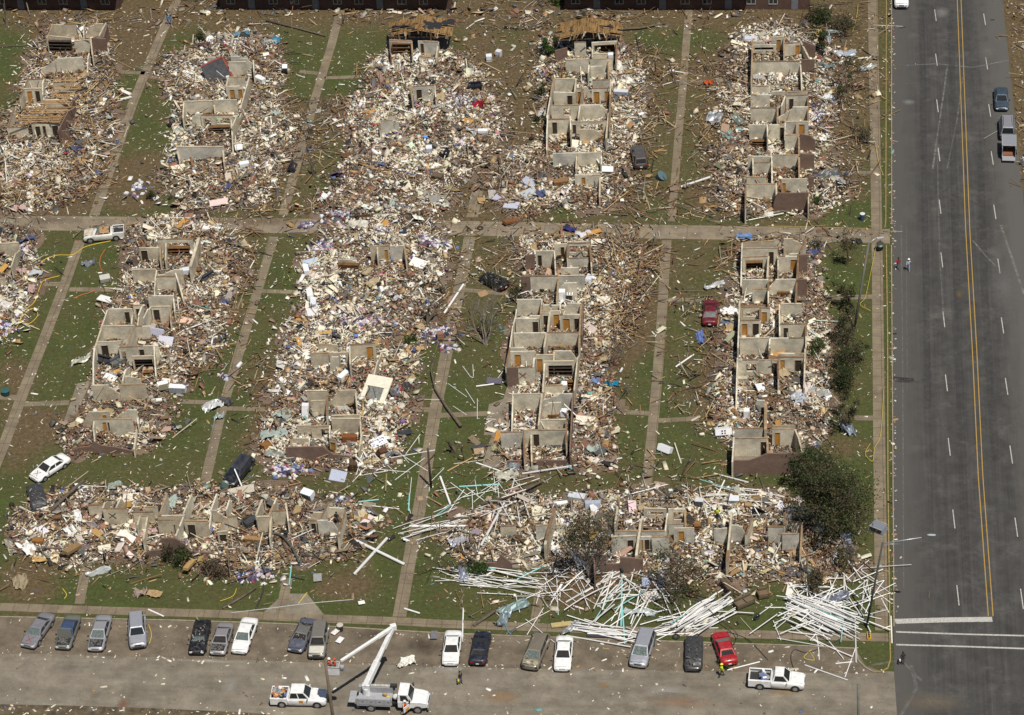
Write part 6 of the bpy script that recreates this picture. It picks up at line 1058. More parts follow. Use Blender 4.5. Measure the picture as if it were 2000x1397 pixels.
def appliance(px, py, d, yaw, rx, ry, col, label, kind='refrigerator', cat='appliance', dcol=None):
    p = place(px, py, min(abs(d[2]*math.cos(rx)), d[2])/2*.8+.12); e = empty(kind, p, label, cat, 'kitchen machines thrown from the ruins', (R(rx), R(ry), R(yaw)))
    b = setcol(obj('body', slabmesh('body', d, .03, 0, M_SHINY), e), col)
    m1 = slabmesh('door', (d[0]-.03, .05, d[2]*.66), .015, 0, M_SHINY); dr = setcol(obj('door', m1, e, (0, -d[1]/2-.027, d[2]*.15)), dcol or col); hb = MB(); hb.box((0, 0, 0), (.04, .05, .4)); setcol(obj('handle', hb.mesh('handle', M_SHINY), dr, (d[0]*.38, -.05, 0)), (.2, .2, .2))
    if kind == 'refrigerator': setcol(obj('freezer_door', slabmesh('door', (d[0]-.03, .05, d[2]*.28), .015, 0, M_SHINY), e, (0, -d[1]/2-.027, -d[2]*.34)), dcol or col)
    if kind == 'cooker':
        for i in range(4): mm = MB(); c0 = ((-.16 if i % 2 else .16), (-.14 if i < 2 else .14)); mm.loft([[(c0[0]+.1*math.cos(a), c0[1]+.1*math.sin(a), d[2]/2+z) for a in [k*math.pi/5 for k in range(10)]] for z in (.002, .02)]); setcol(obj('burner', mm.mesh('burner', M_SHINY), e), (.02, .02, .02))
    return e
FR = (.75, .70, 1.65)
for a in ((605, 575, FR, 15, 88, 0, (.78, .78, .77), 'white refrigerator lying on its back, left of the flattened middle rubble'), (612, 592, (.75, .7, 1.5), 8, 90, 90, (.70, .71, .74), 'pale grey refrigerator lying beside another on the middle rubble', 'refrigerator', 'appliance', (.30, .32, .36)),
          (598, 527, (.7, .65, 1.6), 18, 90, 90, (.78, .79, .80), 'white refrigerator toppled near the blue mattress'), (671, 735, FR, -28, 90, 90, (.80, .80, .79), 'bright white refrigerator lying on the rubble above the big white panel', 'refrigerator', 'appliance', (.42, .44, .48)),
          (674, 708, (.5, .5, 1.3), 10, 8, 0, (.80, .80, .79), 'tall narrow white heater standing in the tan walled ruin', 'water_heater'), (596, 802, (.8, .7, 1.7), 5, -12, 5, (.80, .80, .80), 'upright white refrigerator at the left of the ruin under the big panel'),
          (1098, 578, FR, 0, 0, 0, (.80, .81, .83), 'white refrigerator standing against a kitchen wall in the many roomed ruin'), (1113, 580, (.75, .65, .95), 0, 0, 0, (.78, .76, .68), 'cream cooker standing beside a white refrigerator', 'cooker', 'appliance', (.03, .03, .03)),
          (1151, 545, FR, -8, 80, 0, (.70, .72, .76), 'grey white refrigerator fallen out of the kitchen wall'), (1103, 757, (.7, .65, 1.5), -4, 5, 0, (.80, .80, .80), 'white refrigerator standing right of the dark shelves'), (1101, 808, (.75, .7, 1.1), 0, 0, 0, (.78, .78, .80), 'squat white freezer in the lower rooms of the many roomed ruin', 'chest_freezer'),
          (1441, 762, (.9, .6, 1.1), -6, 70, 0, (.80, .79, .76), 'white cooker lying at the wall of the stepped brick ruin', 'cooker'), (1458, 808, (.7, .65, 1.2), 4, 0, 0, (.78, .77, .74), 'cream white refrigerator upright in the rubble of the stepped brick ruin'), (1299, 876, FR, 60, 90, 30, (.78, .79, .82), 'white refrigerator tipped over at the foot of the footpath'),
          (1127, 972, (.9, .75, 1.9), 80, 90, 80, (.55, .57, .60), 'long grey refrigerator on its side behind the near row'), (1158, 987, (.9, .7, 1.7), -85, 90, 80, (.42, .46, .54), 'blue grey refrigerator on its side next to a white board'), (1366, 982, (.9, .6, 1.1), -4, 10, 0, (.55, .57, .58), 'grey cabinet with a dark slatted front behind the near row', 'oven', 'appliance', (.10, .11, .12)), (1433, 977, (1.2, .7, 1.0), 0, 20, 0, (.60, .63, .68), 'wide pale grey freezer behind the near row', 'chest_freezer', 'appliance', (.45, .47, .5)),
          (955, 113, (.8, .75, .9), 10, 0, 0, (.72, .74, .78), 'pale grey washing machine on bare ground right of the shingled roof', 'washing_machine'), (974, 104, (.75, .7, .9), -20, 0, 0, (.62, .63, .66), 'darker grey washing machine behind the paler one', 'washing_machine'),
          (1213, 181, (1.9, .75, .7), -6, 0, 0, (.58, .61, .68), 'grey refrigerator on its back right of the plywood roofed ruin', 'refrigerator', 'appliance', (.35, .37, .42)), (1193, 115, (.7, .65, 1.7), 5, 0, 0, (.74, .77, .82), 'white refrigerator standing below the plywood roof'), (1187, 332, (1.5, .7, 1.0), -2, 40, 0, (.80, .80, .80), 'wide white freezer with its lid up below the plywood roofed ruin', 'chest_freezer'), (1184, 279, (.6, .6, .9), 0, 0, 0, (.80, .80, .79), 'small white cooker by the brown couch', 'cooker'),
          (465, 287, (1.0, .7, 1.3), 20, 60, 0, (.80, .80, .80), 'white refrigerator leaning at the lowest wall of the ruin with the fallen panel'), (477, 322, (1.3, .7, .8), 20, 0, 0, (.80, .81, .82), 'white freezer box near the lane below the fallen panel ruin', 'chest_freezer'), (557, 135, (.7, .7, 1.4), 3, 25, 0, (.80, .80, .80), 'white refrigerator with a dark front at the right tip of the far rubble', 'refrigerator', 'appliance', (.04, .05, .05)), (508, 155, (1.6, .7, .7), -35, 0, 0, (.76, .76, .76), 'white refrigerator tipped over right of the fallen red edged panel'),
          (838, 292, (.8, .7, 1.0), 12, 10, 0, (.66, .70, .78), 'pale blue grey washing machine in the flattened far rubble', 'washing_machine'), (943, 257, (1.3, .6, .6), 2, 0, 0, (.80, .80, .80), 'white chest freezer at the right end of the flattened far rubble', 'chest_freezer'), (368, 529, (1.7, .7, .75), 14, 0, 0, (.66, .70, .76), 'pale blue grey refrigerator lying on the upper rooms left of the middle'), (335, 562, (.7, .65, .95), 8, 8, 0, (.76, .78, .80), 'white washing machine inside a lower room left of the middle', 'washing_machine'),
          (347, 759, (2.0, .8, .75), -2, 0, 0, (.78, .78, .78), 'long white refrigerator lying by the grass right of a tan wall', 'refrigerator', 'appliance', (.28, .29, .30)), (601, 966, (1.4, .9, 1.0), -25, 12, 0, (.76, .79, .82), 'open white freezer with glass front on the near left rubble', 'chest_freezer', 'appliance', (.10, .13, .16)), (205, 545, (1.3, .8, .9), 22, 12, 0, (.48, .46, .42), 'dull grey washing machine on the grass left of the red and white panel ruin', 'washing_machine'), (760, 243, (1.2, .8, .9), 0, 0, 0, (.50, .52, .54), 'grey cooker among the flattened far rubble', 'cooker'), (1412, 842, (1.9, .7, 1.2), 10, 65, 0, (.80, .80, .80), 'white cooker frame lying left of the stepped brick ruin', 'cooker', 'appliance', (.35, .36, .36))): appliance(*a)
def tank(px, py, l, r, yaw, col, label, tilt=0):
    p = place(px, py, r*.8); mb = MB(); mb.loft([[(x, r*k*math.cos(a), r*k*math.sin(a)) for a in [i*math.pi/8 for i in range(16)]] for x, k in ((-l/2, .5), (-l/2+.04, .92), (-l/2+.1, 1), (l/2-.1, 1), (l/2-.04, .92), (l/2, .5))])
    o = setcol(obj('water_heater', mb.mesh('tank', M_SHINY, True)), col); o.location = p; o.rotation_euler = (0, R(tilt), R(yaw)); tag(o, label, 'water heater', 'water heaters'); return o
tank(1094, 983, 1.7, .26, 12, (.78, .78, .77), 'white cylindrical water heater behind the near row'); tank(732, 297, 1.5, .27, -48, (.80, .80, .78), 'white cylindrical water heater in the flattened far rubble'); tank(306, 782, 1.3, .25, 12, (.72, .70, .62), 'cream cylindrical tank lying right of the tan wall'); tank(467, 713, 1.0, .22, 70, (.7, .72, .72), 'small pale tank on the grass beside the footpath')
def softslab(px, py, d, rot, col, label, name='mattress', cat='mattress', dz=None, spots=None):
    p = place(px, py, dz if dz is not None else d[2]/2+.15); o = setcol(obj(name, slabmesh(name, d, .1, .04, M_CLOTH)), col); o.location = p; o.rotation_euler = tuple(R(a) for a in rot); tag(o, label, cat, 'mattresses'); 
    if spots:
        mb = MB()
        for i in range(26): mb.box((rnd.uniform(-.44, .44)*d[0], rnd.uniform(-.44, .44)*d[1], d[2]/2+.004), (.12, .09, .012), rnd.uniform(0, 3))
        setcol(obj('printed_pattern', mb.mesh('pattern', M_CLOTH), o), spots)
    return o
MT = (1.95, 1.4, .22)
for a in ((607, 514, MT, (14, -6, 18), (.45, .52, .62), 'pale blue mattress at the left of the middle flattened rubble'), (817, 515, (2.0, 1.5, .3), (10, 8, -18), (.80, .78, .72), 'thick ivory mattress above a black box by the middle lane'), (739, 863, MT, (8, -8, 28), (.78, .79, .82), 'white mattress with dark spots right of the big panel ruin', 'mattress', 'mattress', None, (.12, .12, .25)), (660, 930, (1.9, 1.4, .2), (25, 5, -8), (.42, .46, .56), 'blue grey mattress leaning in front of the brick stub'),
          (1034, 356, MT, (6, 10, -25), (.40, .40, .48), 'lilac grey mattress nearest the brown couch'), (1033, 378, MT, (12, -8, 35), (.44, .46, .48), 'grey green mattress with a dark strip'), (976, 385, (1.9, 1.35, .2), (4, 4, 70), (.44, .44, .54), 'leftmost lilac mattress near the concrete lane'), (999, 401, MT, (3, -4, -14), (.50, .50, .58), 'pale lilac mattress nearest the concrete lane'), (206, 584, (1.9, 1.3, .2), (-12, 8, -12), (.78, .77, .74), 'dirty white mattress on the grass left of the middle ruins'),
          (323, 668, (1.9, 1.4, .2), (45, 0, -10), (.60, .60, .68), 'pale lilac mattress leaning out of an upper room'), (306, 652, MT, (70, 0, -14), (.50, .50, .60), 'lilac mattress propped upright inside a room'), (612, 611, MT, (10, 12, 10), (.66, .66, .66), 'pale grey mattress above an orange board'), (1622, 195, (2.3, 1.3, .15), (18, 10, -38), (.62, .64, .70), 'pale grey mattress sliding off the far avenue ruin'), (1467, 76, (1.9, 1.0, .14), (20, 8, 0), (.48, .52, .60), 'blue grey mattress at the far left corner of the avenue ruin')): softslab(*a)
def sofa(px, py, w, yaw, col, label, rx=0):
    p = place(px, py, .1); e = empty('sofa', p, label, 'sofa', 'sofas blown out of the ruins', (R(rx), R(rnd.uniform(-8, 8)), R(yaw)))
    setcol(obj('seat', slabmesh('seat', (w, .85, .42), .08, .02, M_CLOTH), e, (0, 0, .22)), col); setcol(obj('backrest', slabmesh('backrest', (w, .24, .8), .08, .02, M_CLOTH), e, (0, .43, .5)), col)
    for s in (-1, 1): setcol(obj('arm', slabmesh('arm', (.2, .9, .6), .07, .01, M_CLOTH), e, (s*(w/2+.02), 0, .32)), col)
    for i in range(2 if w > 1.4 else 1): setcol(obj('cushion', slabmesh('cushion', (w/(2.2 if w > 1.4 else 1.1), .7, .18), .06, .02, M_CLOTH), e, ((-.25+.5*i)*w if w > 1.4 else 0, -.03, .52)), tuple(min(1, c*1.25) for c in col))
for a in ((1454, 1181, 2.0, 35, (.13, .10, .065), 'olive brown sofa tipped among the white pipes'), (1425, 1148, 1.7, -60, (.12, .09, .055), 'brown sofa overturned in front of the near right ruin', 70), (1165, 275, 2.1, -4, (.24, .13, .06), 'rust brown couch below the plywood roofed ruin'), (205, 705, 1.8, -20, (.035, .035, .04), 'black sofa inside a lower room of the red and white panel ruin', 40), (231, 712, 1.6, 50, (.10, .11, .11), 'dark grey armchair beside the black sofa'), (873, 304, 1.0, 80, (.02, .02, .022), 'black armchair in the flattened far rubble', -40), (928, 174, 1.7, 2, (.018, .02, .026), 'black couch right of the shingled roof'), (486, 1026, 1.0, 40, (.05, .05, .05), 'dark armchair among the near left rubble'), (570, 330, 1.6, 90, (.03, .03, .035), 'black couch beside the dead stump on the far grass', 30), (403, 543, 1.9, 55, (.05, .052, .055), 'charcoal sofa on end right of the upper rooms', 55), (1490, 1165, 1.0, 20, (.14, .10, .06), 'brown armchair beside the olive sofa')): sofa(*a)
def dresser(px, py, d, rot, col, label, nd=3):
    p = place(px, py, d[2]/2*.7+.1); e = empty('dresser', p, label, 'dresser', 'wooden furniture thrown from the ruins', tuple(R(a) for a in rot)); setcol(obj('body', slabmesh('body', d, .015, 0, M_OBJ), e), col)
    for i in range(nd):
        h = d[2]/nd; dr = setcol(obj('drawer', slabmesh('drawer', (d[0]-.08, .03, h-.05), .01, 0, M_OBJ), e, (0, -d[1]/2-.016, -d[2]/2+h*(i+.5))), tuple(min(1, c*1.2) for c in col)); kb = MB(); kb.box((0, 0, 0), (.12, .04, .03)); setcol(obj('handle', kb.mesh('handle', M_OBJ), dr, (0, -.035, 0)), (.3, .25, .1))
BW = (.28, .13, .04); RB = (.20, .07, .025)
for a in ((683, 857, (1.7, .6, .9), (0, 0, 2), RB, 'red brown dresser in the lowest room of the big panel ruin'), (690, 912, (.9, .5, 1.2), (8, 0, -5), (.09, .05, .03), 'dark brown chest of drawers right of the leaning blue mattress'), (745, 883, (1.0, .6, 1.1), (30, 10, 40), (.10, .045, .025), 'dark shattered wardrobe beside the spotted mattress', 2), (520, 869, (1.2, .5, 1.0), (75, 0, 45), BW, 'orange brown bookcase face up at the left tip of the big panel rubble', 4), (1095, 356, (1.9, .7, .8), (10, 0, 18), (.24, .13, .055), 'long brown dresser on the rubble below the plywood roofed ruin'), (75, 1058, (1.2, .6, .8), (5, 0, -6), BW, 'brown dresser at the left end of the near row'),
          (141, 1072, (.8, .4, 2.2), (80, 0, -30), (.26, .17, .08), 'long tan cabinet lying aslant before the near left ruin'), (497, 1055, (2.2, .5, .8), (10, 0, -5), (.30, .18, .08), 'long tan cabinet among the near left rubble'), (860, 655, (.8, .6, .9), (0, 0, 10), (.30, .15, .10), 'reddish box chest on the clothing strewn rubble'), (1362, 1027, (.7, .5, .8), (0, 0, -4), BW, 'orange brown cabinet standing behind the near right ruin', 1), (1536, 979, (.9, .6, .7), (10, 0, 15), (.20, .12, .06), 'brown chest on the grass left of the large tree'), (1183, 868, (1.2, .6, .3), (0, 0, 85), (.36, .21, .08), 'plywood faced box on the grass right of the many roomed ruin', 1), (1000, 432, (2.6, .7, .35), (0, 15, 42), (.20, .085, .03), 'long red brown wardrobe lying across the concrete lane', 2), (855, 345, (1.4, .8, .8), (12, 0, -20), (.13, .09, .06), 'dull brown chest on the dirt right of the flattened rubble'), (370, 1103, (.6, .35, 2.0), (80, 0, -14), (.42, .27, .11), 'tan plank cabinet standing against the brick stub'), (250, 985, (.7, .4, .9), (70, 0, 10), (.45, .27, .08), 'yellow brown drawer unit behind the near left ruin')): dresser(*a)
# flat boards, doors, panels
def board(px, py, d, rot, col, label, name='loose_board', cat='panel', mat=None, group='loose doors and boards', dz=.25):
    p = place(px, py, dz); o = setcol(obj(name, slabmesh(name, d, .012, .02, mat or M_OBJ)), col); o.location = p; o.rotation_euler = tuple(R(a) for a in rot); return tag(o, label, cat, group)
IV = (.72, .66, .53); PLY = (.42, .27, .11); OR = (.50, .26, .07)
for a in ((1169, 472, (1.9, .9, .12), (6, 4, 6), IV, 'ivory wall slab above the many roomed ruin'), (1184, 584, (2.4, .8, .12), (10, 3, 10), IV, 'ivory wall slab with reddish stain right of the kitchen'), (1167, 550, (.95, 2.0, .1), (-15, 0, 12), (.75, .71, .60), 'cream door with a dark pane right of the kitchen wall'), (1152, 778, (2.1, .8, .14), (12, 0, -6), IV, 'wide ivory slab right of the dark shelves'), (1143, 820, (2.2, 1.0, .1), (14, 2, -5), IV, 'ivory slab right of the lower freezer'), (1487, 757, (1.5, 1.1, .08), (35, 20, 45), (.74, .76, .78), 'white sheet propped beside the stepped brick ruin rubble'), (1165, 995, (1.6, 1.2, .06), (45, 20, 40), (.80, .80, .80), 'white board standing on its corner behind the near row'), (1049, 1000, (1.2, 1.7, .1), (8, 0, -18), (.68, .66, .50), 'pale yellow slab on the near right rubble'), (1220, 160, (2.0, .8, .14), (8, 0, 0), (.76, .72, .62), 'ivory slab strip right of the plywood roofed ruin'), (1122, 284, (.9, 1.6, .1), (30, 0, -8), (.74, .70, .58), 'cream door leaning below the plywood roofed ruin'), (350, 330, (1.9, 1.5, .12), (14, 6, 32), (.70, .63, .48), 'cream stack of three wall boards near the lane'), (521, 287, (1.8, .7, .1), (8, 10, -28), (.70, .64, .50), 'cream board on brown ground right of the fallen panel ruin'), (200, 199, (.9, 1.5, .12), (10, 0, -8), (.76, .72, .62), 'ivory slab on the grass right of the far left ruin'), (244, 180, (2.2, .5, .2), (6, 0, -35), (.76, .72, .64), 'ivory beam slab by the far footpath'), (246, 192, (1.6, .3, .2), (0, 0, 28), (.76, .73, .66), 'short ivory beam by the far footpath'),
          (255, 976, (1.8, 1.8, .12), (10, -3, 4), (.70, .64, .52), 'large ivory wall slab behind the near left ruin'), (246, 1050, (2.2, 1.1, .15), (25, 6, -28), (.78, .77, .70), 'white door with a dark bar propped on the near left rubble'), (215, 738, (1.7, .9, .1), (20, 0, -28), (.80, .80, .80), 'white board face up in a room of the red and white panel ruin'), (225, 726, (1.2, .5, .08), (10, 0, 35), OR, 'tan board beside the white board'), (318, 752, (1.3, 1.0, .1), (30, 0, 22), (.80, .80, .80), 'white board with orange print right of a tan wall'), (590, 625, (1.6, .5, .06), (6, 0, -6), OR, 'orange brown door panel beneath the pale grey mattress'), (585, 668, (.6, 1.5, .06), (10, 0, 25), OR, 'orange door panel at the left of the middle rubble'), (635, 650, (1.7, .5, .06), (8, 0, 16), (.50, .31, .10), 'tan orange door panel on the middle rubble'), (735, 672, (.4, 2.4, .06), (6, 0, -16), (.40, .25, .10), 'long brown board across the middle rubble'), (752, 435, (.8, 1.4, .06), (4, 0, 4), OR, 'orange board across the concrete lane'), (856, 388, (2.4, 1.2, .1), (6, 6, 20), (.27, .25, .20), 'grey concrete slab on the dirt near the lane'), (355, 436, (.8, 1.9, .06), (6, 0, -35), OR, 'orange board at the top of the left middle ruin'), (1160, 453, (1.9, .7, .06), (8, 0, 28), OR, 'orange board above the many roomed ruin'), (720, 218, (1.7, .5, .06), (10, 0, 14), OR, 'orange door panel left of the flattened far rubble'), (722, 228, (1.2, .8, .06), (16, 0, 30), (.22, .12, .06), 'brown board beside the orange door panel far off'), (914, 236, (1.4, .8, .06), (10, 0, -25), OR, 'orange board at the right of the flattened far rubble'), (940, 390, (1.0, .8, .06), (4, 0, 12), PLY, 'tan board on the far dirt'), (620, 1128, (.9, 1.2, .06), (2, 0, 10), (.3, .3, .3), 'grey sheet on the dark lawn'), (706, 1177, (.7, .5, .08), (4, 0, 20), (.8, .78, .72), 'white scrap sheet on the dark lawn'), (490, 1024, (1.9, 1.7, .08), (50, 0, 28), (.055, .06, .065), 'large dark framed window leaning on the near left rubble', 'glazed_sash', 'window'), (1085, 868, (1.3, 1.1, .06), (10, 0, -10), (.06, .062, .065), 'dark panel on the rubble of the lowest many roomed ruin'), (935, 876, (1.4, 1.0, .06), (12, 0, 25), (.05, .055, .06), 'dark shutter on the grass left of the many roomed ruin', 'shutter'), (790, 845, (1.7, .8, .08), (4, 0, 15), (.035, .04, .045), 'black board on the grass left of the middle footpath'), (965, 744, (1.8, .9, .1), (10, 0, -5), (.12, .11, .14), 'ribbed dark grey panel on the grass left of the many roomed ruin'), (700, 1014, (1.0, 2.3, .1), (12, 0, -28), (.52, .42, .26), 'tan wooden bench or ladder frame on the near left rubble', 'wooden_frame', 'frame'), (1240, 240, (1.0, .5, .5), (0, 0, 12), (.06, .09, .09), 'dark teal chest on the far brown ground'), (1375, 1180, (1.9, .9, .08), (20, 0, -38), (.07, .065, .06), 'dark slab before the near right ruin'), (1261, 1138, (.8, 1.4, .12), (4, 0, 5), (.40, .44, .58), 'blue grey mattress tray among the pipes'), (1270, 1165, (1.9, 1.4, .1), (8, 0, 30), (.66, .60, .52), 'pinkish cream board beneath the blue tray'), (1096, 1220, (2.1, .6, .16), (4, 0, 12), (.46, .36, .16), 'tan yellow foam slab on the kerb by the brown minivan'), (1175, 1240, (3.0, .8, .1), (2, 0, -2), (.05, .05, .055), 'dark sheet under the pipes by the silver minivan'), (848, 1240, (.7, 1.2, .06), (2, 0, 2), (.16, .16, .17), 'grey shutter on the parking apron beside the white car'), (664, 1250, (.6, .9, .05), (2, 0, -25), (.75, .75, .74), 'white sheet on the parking apron'), (655, 1234, (.6, .9, .05), (2, 0, -35), (.72, .68, .64), 'pale sheet beside the black bucket on the apron')): board(*a)
# the big white wall section with its window hole, resting on rubble
p = place(735, 760, 1.0); e = empty('cladding_sheet', p, 'big white wall section with a window hole leaning on the rubble', 'wall section', None, (R(32), R(-6), R(-22)))
mb = MB(); X, Y, t = 3.3, 3.3, .14
mb.box((0, Y*.29, 0), (X, Y*.42, t)); mb.box((-X*.42, -Y*.17, 0), (X*.16, Y*.49, t)); mb.box((X*.40, -Y*.17, 0), (X*.20, Y*.49, t)); mb.box((0, -Y*.455, 0), (X, Y*.085, t)); obj('panel', mb.mesh('panel', plain('white_boarding', (.74, .70, .56), .7, 0, .12, 2)), e)
mb = MB(); mb.box((-.03, -Y*.17, -.03), (X*.64, Y*.48, .04)); obj('window_pane', mb.mesh('pane', plain('dusty_pane', (.20, .20, .18), .4, 0, .4, 3)), e); mb = MB(); mb.box((-.03, -Y*.17, .0), (.06, Y*.48, .06), R(35)); obj('glazing_bar', mb.mesh('bar', M_BLACKP), e)
# fallen dark wall panel edged in red brick
p = place(424, 145, .8); e = empty('cladding_sheet', p, 'fallen dark grey wall panel edged in red brick at the far ruin', 'wall section', None, (R(42), R(-14), R(28))); mb = MB(); mb.box((0, 0, 0), (3.2, 3.6, .14)); obj('panel', mb.mesh('panel', plain('dark_felt', (.05, .05, .055), .9, 0, .4, 2)), e); mb = MB(); mb.box((1.75, .0, .02), (.3, 3.7, .26)); mb.box((0, 1.92, .02), (3.2, .24, .26)); obj('brick_edge', mb.mesh('edge', plain('red_brick_edge', (.22, .05, .04), .9, 0, .3, 4)), e); mb = MB(); mb.box((.4, -.2, .1), (.1, 1.4, .06), .4); obj('batten', mb.mesh('batten', M_LW), e)
# crumpled sheet metal and cloth
def crumple(px, py, w, d, yaw, col, label, name='tin_sheet', cat='sheet metal', mat=None, amp=.28, n=9, group='crumpled sheets'):
    p = place(px, py, .1); mb = MB(); sd = rnd.randrange(999); g = np.random.default_rng(sd).normal(0, 1, (n, n)); g = (g+np.roll(g, 1, 0)+np.roll(g, 1, 1))/1.7; P = {}
    for i in range(n):
        for j in range(n): u, v = i/(n-1)-.5, j/(n-1)-.5; r = 1-.35*(abs(u)*2)**2*rnd.random(); P[i, j] = Vector((u*w+g[i, j]*.06*w*.5, v*d*r+g[j, i]*.05*d, .22+g[i, j]*amp*.6+amp*.3*math.sin(u*9+sd)))
    for i in range(n-1):
        for j in range(n-1): mb.quad(P[i, j], P[i+1, j], P[i+1, j+1], P[i, j+1])
    me = mb.mesh(name, mat or M_TIN, False); o = setcol(obj(name, me), col); o.location = p; o.rotation_euler = (0, 0, R(yaw)); md = o.modifiers.new('thick', 'SOLIDIFY'); md.thickness = .02; return tag(o, label, cat, group)
TE = (.22, .30, .30)
